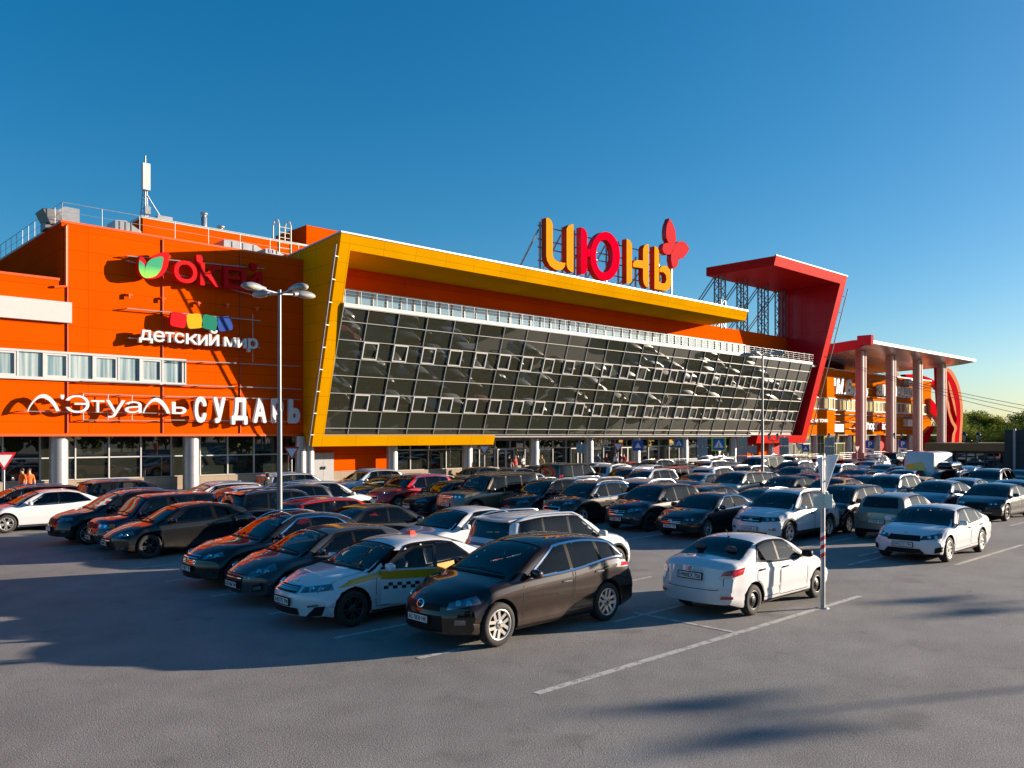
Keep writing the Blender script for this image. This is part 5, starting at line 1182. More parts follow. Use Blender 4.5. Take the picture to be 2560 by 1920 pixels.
SED = dict(L=4.8, W=1.84, H=1.455, wb=2.80, foh=.92, R=.33, top=SED_TOP, belt=SED_BELT, ws=(1.28, 2.0), rw=('top', 3.42, 4.18), win=[(1.55, 2.2, 2.62, 2.60), (2.68, 2.66, 3.75, 3.35)], rim='ten', pf=.42, pr=.84,
           nosep=[lamps(26, 58, .62, .71, .05), ('grille', [(-22, .56), (22, .56), (23, .69), (-23, .69)], TRIM), ('bumper_intake', [(-30, .25), (30, .25), (26, .38), (-26, .38)], TRIM), ('2fog_lamp', [(38, .30), (48, .31), (48, .37), (39, .36)], LAMPC)],
           tailp=[('2tail_light', [(30, .80), (66, .86), (62, .97), (31, .92)], TAIL), ('bumper_trim', [(-34, .30), (34, .30), (30, .40), (-30, .40)], TRIM)])
SUVS = dict(L=4.5, W=1.86, H=1.66, wb=2.66, foh=.90, R=.355, zl=.22, top=SUV_TOP, belt=SUV_BELT, ws=(1.2, 1.92), rw=('rear', 1.12, 1.50, .64, .50), win=[(1.45, 2.1, 2.48, 2.46), (2.54, 2.52, 3.35, 3.28), (3.41, 3.34, 4.0, 3.72)], rim='ten', tum=.30, clad=1, ra=.2, pf=.52, pr=.92,
            nosep=[lamps(28, 58, .76, .86, .04), ('grille', [(-24, .66), (24, .66), (26, .84), (-26, .84)], TRIM), ('bumper_intake', [(-36, .30), (36, .30), (30, .44), (-30, .44)], TRIM), ('2fog_lamp', [(38, .42), (46, .43), (46, .50), (39, .49)], LAMPC)],
            tailp=[('2tail_light', [(34, .90), (64, .92), (62, 1.06), (36, 1.04)], TAIL), ('bumper_trim', [(-42, .30), (42, .30), (42, .48), (-42, .48)], TRIM)],
            tail=[(0, .12), (.35, .0), (.6, .0), (.8, .04), (1.0, .05), (1.8, .05)])
HAT = dict(L=4.3, W=1.78, H=1.48, wb=2.65, foh=.86, R=.32, top=HAT_TOP, belt=HAT_BELT, ws=(1.14, 1.86), rw=('rear', 1.05, 1.32, .58, .46), win=[(1.4, 2.05, 2.42, 2.40), (2.48, 2.46, 3.45, 3.2)], rim='ten', ra=.2, pf=.44, pr=.78,
           nosep=[lamps(27, 62, .62, .73, .07), ('grille', [(-20, .58), (20, .58), (22, .70), (-22, .70)], TRIM), ('bumper_intake', [(-26, .26), (26, .26), (24, .42), (-24, .42)], TRIM), ('2fog_lamp', [(36, .34), (46, .35), (45, .43), (37, .42)], LAMPC)],
           tailp=[('2tail_light', [(36, .82), (64, .86), (62, 1.0), (38, .95)], TAIL)], tail=[(0, .1), (.35, 0), (.6, 0), (.8, .03), (1.1, .05), (1.8, .05)])
dz = lambda f, r, z=.30, h=.86: [(f, r, z, h)]
SPECS = dict(
 sedan=SED,
 accent=merge(SED, L=4.37, W=1.70, H=1.46, wb=2.57, foh=.84, R=.30, tw=.19, rim='steel', near=1, top=[(0, .60), (.1, .72), (.5, .88), (1.05, 1.0), (1.8, 1.37), (2.15, 1.44), (2.6, 1.46), (3.05, 1.41), (3.75, 1.14), (4.2, 1.09), (4.37, .97)],
   belt=[(0, .58), (.5, .82), (1.2, .93), (2.5, .97), (3.6, 1.03), (4.2, 1.01), (4.37, .88)], ws=(1.14, 1.84), rw=('top', 3.05, 3.76), win=[(1.42, 2.0, 2.40, 2.38), (2.47, 2.45, 3.28, 3.08)], doors=[(1.32, 2.42, .30, .84), (2.46, 3.32, .32, .87)], plate_rear='Н900ЕХ 750', pr=.80, antenna=3.0, emblem_tail=(.94, .05),
   tailp=[('2tail_light', [(33, .78), (60, .85), (66, .98), (38, .92)], TAIL), ('2clear_lamp', [(33.5, .775), (47, .81), (45, .85), (35, .83)], TAILW), ('2reflector', [(34, .40), (46, .41), (46, .46), (35, .45)], TAIL)], spoiler=None),
 optima=merge(SED, L=4.86, W=1.86, R=.335, rim='darkten', near=1, kind='parked_taxi', doors=[(1.40, 2.62, .32, .84), (2.68, 3.62, .34, .86)], plate='А432ТК 790', pf=.50, cavity=(1.60, 2.60, .62, .40, 1.28), skip=[('left', 0)],
   top=[(0, .62), (.08, .74), (.5, .90), (1.2, 1.01), (2.0, 1.37), (2.45, 1.46), (2.9, 1.465), (3.5, 1.38), (4.25, 1.12), (4.7, 1.07), (4.86, .96)],
   nosep=[('2headlight', [(25, .66), (62, .72), (60, .81), (26, .75)], LAMPC), ('grille', [(-22, .64), (22, .64), (23, .77), (-23, .77)], CHROME), ('grille_mesh', [(-20, .65), (20, .65), (21, .755), (-21, .755)], TRIM), ('bumper_intake', [(-26, .25), (26, .25), (24, .40), (-24, .40)], TRIM), ('2fog_bezel', [(34, .26), (44, .44), (54, .46), (50, .28)], TRIM), ('2fog_lamp', [(36, .43), (47, .46), (47, .49), (36, .46)], LAMPC)],
   slats=[(20.5, .70, .012), (20.5, .68, .01), (20.5, .725, .01)], emblem=(.815, .045), sidep=[('yellow_stripe', [], None)][:0]),
 k5=merge(SED, L=4.9, W=1.86, R=.345, rim='v', near=1, plate='В992СО 799', pf=.50, doors=[(1.40, 2.66, .32, .84), (2.72, 3.66, .34, .86)], ws=(1.32, 2.04),
   top=[(0, .62), (.07, .74), (.5, .89), (1.25, 1.0), (2.0, 1.36), (2.45, 1.44), (2.9, 1.445), (3.5, 1.37), (4.25, 1.14), (4.75, 1.08), (4.9, .96)], win=[(1.58, 2.2, 2.64, 2.62), (2.7, 2.68, 3.5, 3.38), (3.55, 3.43, 3.95, 3.55)],
   nosep=[('2headlight', [(24, .63), (60, .68), (66, .81), (30, .73)], LAMPD), ('grille', [(-25, .60), (25, .60), (26, .74), (-26, .74)], TRIM), ('bumper_intake', [(-33, .24), (33, .24), (24, .40), (-24, .40)], TRIM), ('2fog_bezel', [(44, .28), (58, .34), (56, .47), (45, .43)], TRIM)], emblem=(.79, .035)),
 passat=merge(SED, L=4.77, W=1.82, R=.325, near=1, chrome=1, plate='А836СК 799', pf=.44, rim='ten', doors=[(1.40, 2.62, .32, .84), (2.68, 3.62, .34, .86)],
   nosep=[('2headlight', [(26, .58), (54, .62), (52, .73), (26, .70)], LAMPD), ('grille', [(-23, .52), (23, .52), (24, .72), (-24, .72)], TRIM), ('bumper_intake', [(-36, .24), (36, .24), (34, .38), (-34, .38)], TRIM), ('2indicator', [(40, .44), (52, .46), (52, .49), (40, .47)], ORL)], slats=[(22, .55, .008), (22, .60, .008), (22, .65, .008)], emblem=(.62, .05)),
 genesis=merge(SED, L=4.99, W=1.89, R=.35, near=1, plate='С 305 АКО', pf=.42, rim='darkten', nosep=[('2headlight', [(28, .63), (54, .68), (52, .77), (27, .72)], LAMPD), ('grille', [(-20, .42), (20, .42), (26, .74), (-26, .74)], TRIM), ('bumper_intake', [(-34, .24), (34, .24), (32, .34), (-32, .34)], TRIM)], slats=[(35, .36, .014)], doors=[(1.42, 2.66, .32, .84), (2.72, 3.66, .34, .86)]),
 cx7=merge(SUVS, L=4.68, W=1.87, H=1.645, wb=2.75, foh=.97, R=.365, rim='v', near=1, chrome=1, clad=0, handle=CHROME, plate='АІ 7830 НК', pf=.50, zl=.21, tum=.32, fa=.5,
   top=[(0, .70), (.1, .84), (.55, .98), (1.15, 1.10), (2.1, 1.52), (2.6, 1.62), (3.1, 1.64), (3.8, 1.575), (4.25, 1.42), (4.48, 1.18), (4.6, 1.05), (4.68, .92)], belt=[(0, .66), (.6, .90), (1.4, 1.01), (2.8, 1.08), (4.0, 1.18), (4.5, 1.06), (4.68, .86)], ws=(1.28, 2.2), win=[(1.62, 2.42, 2.72, 2.70), (2.80, 2.78, 3.50, 3.46), (3.58, 3.54, 4.22, 3.86)], rw=('rear', 1.16, 1.42, .60, .46),
   doors=[(1.50, 2.74, .34, .90), (2.80, 3.62, .38, .98)], nosep=[('2headlight', [(32, .67), (66, .76), (62, .87), (33, .77)], LAMPC), ('grille', [(-25, .64), (25, .64), (25, .74), (-25, .74)], TRIM), ('bumper_intake', [(-28, .26), (28, .26), (27, .57), (-27, .57)], TRIM), ('2fog_lamp', [(40, .44), (50, .44), (50, .52), (40, .52)], LAMPC)], emblem=(.72, .075), tailp=[('2tail_light', [(46, .96), (74, 1.0), (70, 1.13), (48, 1.08)], TAILW), ('2tail_light', [(50, .99), (66, 1.01), (64, 1.08), (52, 1.05)], TAIL)]),
 infiniti=merge(SUVS, L=4.65, W=1.80, H=1.59, wb=2.80, foh=.86, R=.35, near=1, chrome=1, clad=0, rails=(2.0, 3.9), plate='Т718ОТ 77', pf=.47, zl=.19, rim='darkten',
   top=[(0, .66), (.1, .80), (.6, .97), (1.3, 1.06), (2.1, 1.47), (2.55, 1.57), (3.0, 1.575), (3.7, 1.47), (4.15, 1.30), (4.45, 1.05), (4.65, .90)], belt=[(0, .62), (.6, .88), (1.4, .98), (2.8, 1.04), (3.9, 1.10), (4.45, .98), (4.65, .82)], ws=(1.42, 2.18), win=[(1.70, 2.4, 2.72, 2.70), (2.78, 2.76, 3.95, 3.5)], rw=('rear', 1.08, 1.28, .58, .46),
   nosep=[('2headlight', [(30, .68), (60, .76), (56, .85), (29, .76)], LAMPC), ('grille', [(-19, .58), (19, .58), (24, .76), (-24, .76)], CHROME), ('grille_mesh', [(-18, .595), (18, .595), (22.5, .745), (-22.5, .745)], TRIM), ('bumper_intake', [(-28, .24), (28, .24), (26, .36), (-26, .36)], TRIM), ('2fog_lamp', [(38, .38), (47, .39), (46, .45), (39, .44)], LAMPD)], slats=[(19, .625, .016), (20, .66, .016), (21, .695, .016)], emblem=(.67, .05), doors=[(1.55, 2.74, .32, .86)]),
 i30=merge(HAT, near=1, plate='С871ВМ 790', rim='ten', emblem=(.69, .045), doors=[(1.26, 2.45, .32, .84), (2.5, 3.4, .34, .88)],
   nosep=[('2headlight', [(29, .58), (64, .76), (60, .86), (29, .70)], LAMPC), ('grille', [(-18, .30), (18, .30), (22, .66), (-22, .66)], TRIM), ('2fog_bezel', [(34, .32), (48, .36), (48, .52), (36, .46)], TRIM), ('2fog_lamp', [(36, .36), (46, .39), (45, .46), (37, .43)], LAMPC)], slats=[(20, .58, .014), (19, .36, .012)]),
 astra=merge(HAT, L=4.47, W=1.84, H=1.48, wb=2.70, foh=.93, R=.345, rim='darkten', near=1, plate='О068МТ 50', emblem=(.64, .035), tum=.38, win=[(1.45, 2.1, 2.78, 2.74), (2.9, 2.84, 3.72, 3.3)], doors=[(1.28, 2.85, .32, .86)],
   top=[(0, .60), (.09, .71), (.5, .88), (1.05, 1.0), (1.85, 1.37), (2.25, 1.46), (2.7, 1.48), (3.3, 1.42), (3.85, 1.28), (4.15, 1.06), (4.35, .96), (4.47, .84)], belt=[(0, .56), (.5, .80), (1.2, .92), (2.6, .99), (3.7, 1.08), (4.25, .96), (4.47, .8)], rw=('rear', 1.04, 1.28, .56, .44),
   nosep=[('2headlight', [(28, .58), (60, .70), (57, .79), (27, .67)], LAMPC), ('grille', [(-20, .46), (20, .46), (22, .58), (-22, .58)], TRIM), ('bumper_intake', [(-26, .24), (26, .24), (24, .38), (-24, .38)], TRIM), ('2fog_lamp', [(40, .29), (47, .30), (47, .36), (41, .35)], LAMPC)], slats=[(20, .53, .02)]),
 geely=merge(SUVS, L=4.52, W=1.85, H=1.69, near=1, rails=(2.0, 3.9), plate='А045МА 67', pf=.50, rim='ten', nosep=[('2headlight', [(20, .72), (56, .76), (54, .87), (22, .86)], LAMPD), ('grille', [(-21, .70), (21, .70), (23, .87), (-23, .87)], TRIM), ('bumper_intake', [(-34, .26), (34, .26), (30, .40), (-30, .40)], TRIM), ('2fog_lamp', [(34, .46), (46, .47), (45, .54), (35, .53)], LAMPC)], slats=[(17, .75, .02), (18, .83, .016)], emblem=(.79, .04), doors=[(1.34, 2.50, .36, .90), (2.56, 3.42, .38, .93)]),
 cx5=merge(SUVS, L=4.55, W=1.84, near=1, plate='Т698ЕК 799', pf=.46, rim='darkten', nosep=[('2headlight', [(27, .72), (58, .80), (55, .88), (27, .82)], LAMPC), ('grille', [(-17, .60), (17, .60), (26, .84), (-26, .84)], TRIM), ('bumper_intake', [(-34, .28), (34, .28), (30, .40), (-30, .40)], TRIM), ('2fog_lamp', [(40, .44), (50, .45), (50, .49), (40, .48)], LAMPC)], slats=[(18, .62, .022), (21, .70, .01), (23, .76, .01)], emblem=(.74, .06), doors=[(1.34, 2.50, .36, .90), (2.56, 3.42, .38, .93)]),
 sportage=merge(SUVS, L=4.48, W=1.855, near=1, chrome=1, rails=(2.0, 3.9), pf=.46, nosep=[('2headlight', [(30, .80), (60, .88), (56, .96), (31, .89)], LAMPC), ('grille', [(-24, .60), (24, .60), (25, .74), (-25, .74)], CHROME), ('grille_mesh', [(-22.5, .615), (22.5, .615), (23.5, .725), (-23.5, .725)], TRIM), ('bumper_intake', [(-34, .30), (34, .30), (30, .42), (-30, .42)], TRIM), ('2fog_lamp', [(38, .48), (48, .49), (47, .57), (39, .56)], LAMPC)], doors=[(1.34, 2.50, .36, .90), (2.56, 3.42, .38, .93)], emblem=(.80, .035)),
 jetour=merge(SUVS, L=4.6, W=1.87, near=1, rails=(1.9, 4.1), rim='ten', rw=('rear', 1.16, 1.52, .68, .58), top=[(0, .80), (.08, .93), (.55, 1.03), (1.1, 1.11), (1.85, 1.54), (2.3, 1.66), (3.2, 1.68), (4.0, 1.63), (4.28, 1.55), (4.45, 1.22), (4.54, 1.06), (4.6, .92)], win=[(1.45, 2.1, 2.48, 2.46), (2.54, 2.52, 3.35, 3.30), (3.41, 3.36, 4.2, 4.02)], doors=[(1.34, 2.50, .36, .90), (2.56, 3.42, .38, .93)],
   tailp=[('light_bar', [(-50, .98), (50, .98), (50, 1.05), (-50, 1.05)], TAIL), ('2tail_light', [(36, .92), (62, .92), (60, 1.06), (38, 1.06)], TAIL), ('bumper_trim', [(-42, .30), (42, .30), (42, .48), (-42, .48)], TRIM)], spoiler=4.15),
 suv=merge(SUVS, rails=(1.9, 4.0), nosep=SUVS['nosep']),
 hatch=HAT,
 sandero=merge(HAT, L=4.07, W=1.74, H=1.53, R=.31, near=1, rw=('rear', 1.07, 1.40, .60, .50), top=[(0, .66), (.09, .80), (.5, .94), (.98, 1.03), (1.65, 1.42), (2.0, 1.51), (2.5, 1.53), (3.1, 1.50), (3.6, 1.43), (3.86, 1.14), (4.0, 1.0), (4.07, .88)], belt=[(0, .62), (.5, .84), (1.1, .94), (2.4, 1.0), (3.4, 1.06), (3.9, .98), (4.07, .82)], win=[(1.3, 1.9, 2.3, 2.28), (2.36, 2.34, 3.15, 3.08)], plate_rear='Е273НР 750', pr=.62, tailp=[('2tail_light', [(40, .80), (66, .82), (62, 1.06), (44, 1.02)], TAIL), ('bumper_trim', [(-40, .28), (40, .28), (40, .36), (-40, .36)], TRIM)], doors=[(1.2, 2.34, .32, .84), (2.4, 3.2, .34, .88)]),
 wagon=merge(HAT, L=4.6, W=1.78, H=1.50, rails=(2.0, 4.1), top=[(0, .62), (.09, .74), (.5, .91), (1.05, 1.01), (1.85, 1.38), (2.25, 1.47), (2.9, 1.50), (3.8, 1.46), (4.2, 1.38), (4.42, 1.10), (4.53, .98), (4.6, .86)], belt=[(0, .58), (.5, .82), (1.2, .93), (2.6, .98), (3.9, 1.05), (4.4, .98), (4.6, .82)], ws=(1.18, 1.9), rw=('rear', 1.04, 1.34, .60, .50), win=[(1.45, 2.1, 2.48, 2.46), (2.54, 2.52, 3.35, 3.3), (3.42, 3.37, 4.15, 3.98)]),
 minivan=merge(SUVS, L=4.65, W=1.84, H=1.64, near=1, clad=0, R=.335, zl=.19, top=[(0, .74), (.08, .88), (.5, 1.0), (.98, 1.09), (1.8, 1.53), (2.2, 1.62), (2.9, 1.64), (3.8, 1.61), (4.3, 1.52), (4.5, 1.18), (4.59, 1.02), (4.65, .9)], ws=(1.08, 1.88), win=[(1.35, 2.1, 2.5, 2.48), (2.56, 2.54, 3.4, 3.36), (3.47, 3.43, 4.25, 4.1)], rw=('rear', 1.12, 1.48, .66, .56), doors=[(1.24, 2.52, .32, .88), (2.58, 3.44, .34, .90)], plate='К417ЕО 77'),
 boxcar=merge(SUVS, L=3.95, W=1.69, H=1.65, wb=2.50, foh=.75, R=.31, near=1, clad=0, zl=.19, fa=.26, ra=.14, tum=.16, top=[(0, .84), (.07, .95), (.5, 1.0), (.9, 1.05), (1.42, 1.53), (1.72, 1.63), (2.6, 1.65), (3.6, 1.63), (3.82, 1.56), (3.9, 1.14), (3.93, 1.0), (3.95, .9)], belt=[(0, .78), (.5, .92), (1.0, .99), (2.5, 1.01), (3.6, 1.02), (3.95, .86)], ws=(.98, 1.47), win=[(1.14, 1.58, 2.08, 2.07), (2.15, 2.14, 2.85, 2.84), (2.92, 2.91, 3.6, 3.55)], rw=('rear', 1.08, 1.50, .62, .58), plate='А735МН 77', pf=.42, doors=[(1.05, 2.1, .32, .86), (2.16, 2.9, .34, .88)],
   nosep=[('2headlight', [(30, .70), (50, .71), (49, .84), (30, .84)], LAMPC), ('2indicator', [(50, .71), (58, .72), (57, .84), (49.5, .84)], ORL), ('grille', [(-24, .70), (24, .70), (24, .84), (-24, .84)], TRIM), ('fog_strip', [(20, .50), (32, .50), (32, .54), (20, .54)], YELL), ('bumper_intake', [(-28, .26), (28, .26), (26, .36), (-26, .36)], TRIM)], tailp=[('2tail_light', [(46, .7), (60, .7), (60, 1.0), (47, 1.0)], TAIL)]),
 offroader=merge(SUVS, L=4.85, W=1.92, H=1.86, wb=2.88, foh=.86, R=.38, near=1, zl=.25, fa=.22, ra=.12, tum=.14, top=[(0, .98), (.06, 1.10), (.7, 1.15), (1.3, 1.19), (1.85, 1.72), (2.15, 1.82), (2.9, 1.86), (4.5, 1.85), (4.72, 1.78), (4.80, 1.24), (4.83, 1.05), (4.85, .95)], belt=[(0, .92), (.6, 1.06), (1.4, 1.10), (3.0, 1.12), (4.5, 1.14), (4.85, .9)], ws=(1.38, 1.9), win=[(1.6, 2.05, 2.62, 2.61), (2.69, 2.68, 3.5, 3.49), (3.58, 3.57, 4.5, 4.46)], rw=('rear', 1.18, 1.70, .74, .68), rails=(2.0, 4.5), railm=TRIM,
   nosep=[('2headlight', [(26, .88), (46, .88), (46, 1.04), (26, 1.04)], LAMPC), ('grille', [(-24, .86), (24, .86), (24, 1.04), (-24, 1.04)], DALLOY), ('bumper_intake', [(-34, .40), (34, .40), (34, .56), (-34, .56)], TRIM)], slats=[(23, .91, .02), (23, .97, .02)], plate='Х590ХК 77', pf=.62, doors=[(1.5, 2.64, .42, 1.0), (2.7, 3.54, .42, 1.0)], tailp=[('2tail_light', [(46, .9), (60, .9), (60, 1.25), (48, 1.25)], TAIL)]),
 small4x4=merge(SUVS, L=3.95, W=1.70, H=1.66, wb=2.45, foh=.72, R=.35, zl=.24, ra=.14, tum=.2, rails=(1.6, 3.7), top=[(0, .86), (.07, .98), (.6, 1.04), (1.05, 1.09), (1.55, 1.53), (1.85, 1.63), (2.6, 1.66), (3.6, 1.64), (3.82, 1.56), (3.9, 1.14), (3.93, 1.0), (3.95, .92)], belt=[(0, .8), (.5, .94), (1.1, 1.0), (2.6, 1.03), (3.6, 1.05), (3.95, .88)], ws=(1.13, 1.6), win=[(1.3, 1.72, 2.12, 2.11), (2.18, 2.17, 2.85, 2.84), (2.92, 2.91, 3.66, 3.6)], rw=('rear', 1.1, 1.52, .62, .56), tailp=[('2tail_light', [(45, .72), (60, .72), (60, 1.08), (46, 1.08)], TAIL)]),
 van=merge(SUVS, L=5.0, W=1.92, H=1.95, wb=3.0, foh=.88, R=.34, clad=0, zl=.2, fa=.3, ra=.1, tum=.16, top=[(0, .85), (.07, 1.0), (.5, 1.12), (.95, 1.22), (1.65, 1.78), (2.0, 1.92), (3.0, 1.95), (4.7, 1.93), (4.88, 1.84), (4.95, 1.3), (4.98, 1.1), (5.0, .95)], belt=[(0, .8), (.5, 1.0), (1.2, 1.1), (3.0, 1.14), (4.7, 1.14), (5.0, .95)], ws=(1.05, 1.72), win=[(1.3, 1.86, 2.3, 2.29), (2.4, 2.39, 3.5, 3.49), (3.6, 3.59, 4.7, 4.66)], rw=('rear', 1.18, 1.74, .72, .66), tailp=[('2tail_light', [(46, .8), (60, .8), (60, 1.25), (48, 1.25)], TAIL)]),
 panelvan=merge(SUVS, L=5.5, W=2.02, H=2.5, wb=3.3, foh=.95, R=.35, clad=0, zl=.22, fa=.3, ra=.08, tum=.07, kind='delivery_van', norear=1, top=[(0, .95), (.07, 1.1), (.5, 1.25), (.9, 1.36), (1.7, 2.2), (2.1, 2.42), (3.0, 2.5), (5.2, 2.49), (5.42, 2.42), (5.47, 1.5), (5.49, 1.2), (5.5, 1.0)], belt=[(0, .9), (.5, 1.1), (1.2, 1.25), (3.0, 1.28), (5.2, 1.28), (5.5, .98)], ws=(1.02, 1.75), win=[(1.3, 1.86, 2.4, 2.39)], rw=('rear', 1.5, 2.0, .7, .66), tailp=[('2tail_light', [(46, .8), (60, .8), (60, 1.3), (48, 1.3)], TAIL)]),
)
for k, v in SPECS.items(): v['mirror'] = None
PROTO = {}; USED = set(); CARN = {}
def body_children(o, names): return [c for c in o.children if c.name.split('.')[0] in names]
def repaint(root, key):
    pm = P(key)
    for c in root.children:
        if c.name.split('.')[0] in ('body', 'mirror', 'spoiler'):
            c.material_slots[0].link = 'OBJECT'; c.material_slots[0].material = pm
FARDROP = ('door', 'wiper', 'bonnet', 'boot_lid', 'steering_wheel', 'inner_mirror', 'sill', 'plate_print', 'emblem', 'grille_bar', 'aerial', 'fog_bezel')
def place(model, u, d, dirn, key, label, far=False, group='cars parked in the mall lot', dz=0.0, rz=0.0):
    if model not in PROTO: PROTO[model] = car(SPECS[model])
    pr = PROTO[model]
    if model not in USED: o = pr; USED.add(model)
    else: o = copy_tree(pr, None, lambda c: c.name.split('.')[0] not in (FARDROP if u + d < 62 else FARDROP + ('seat', 'dashboard', 'windshield_seal') if u < 86 else FARDROP + ('seat', 'dashboard', 'windshield_seal', 'mirror', 'fog_lamp', 'headlight', 'tail_light', 'grille', 'bumper_intake', 'bumper_trim', 'number_plate', 'window_trim', 'pillar_trim', 'cladding', 'roof_rail')) and c.get('own') is None)
    cab = label in ('white and yellow chequered taxi with its driver door open', 'orange yellow taxi saloon right of the sign post', 'yellow taxi behind the pale silver blue saloon', 'white and yellow taxi behind the gold people carrier')
    if cab: o.name = 'parked_taxi'
    o.location = (u, d, dz); o.rotation_euler = (0, 0, (math.pi if dirn == 'L' else 0) + rz + R(random.uniform(-.8, .8)))
    repaint(o, key)
    if model == 'accent':
        for c in o.children:
            if c.name.startswith('mirror'): c.material_slots[0].link = 'OBJECT'; c.material_slots[0].material = TRIM
    tag(o, label, 'taxi' if cab else 'car', group); CARN[label] = o; return o
def own(m, name, mt, par): o = m.build(name, mt, par); o['own'] = 1; return o
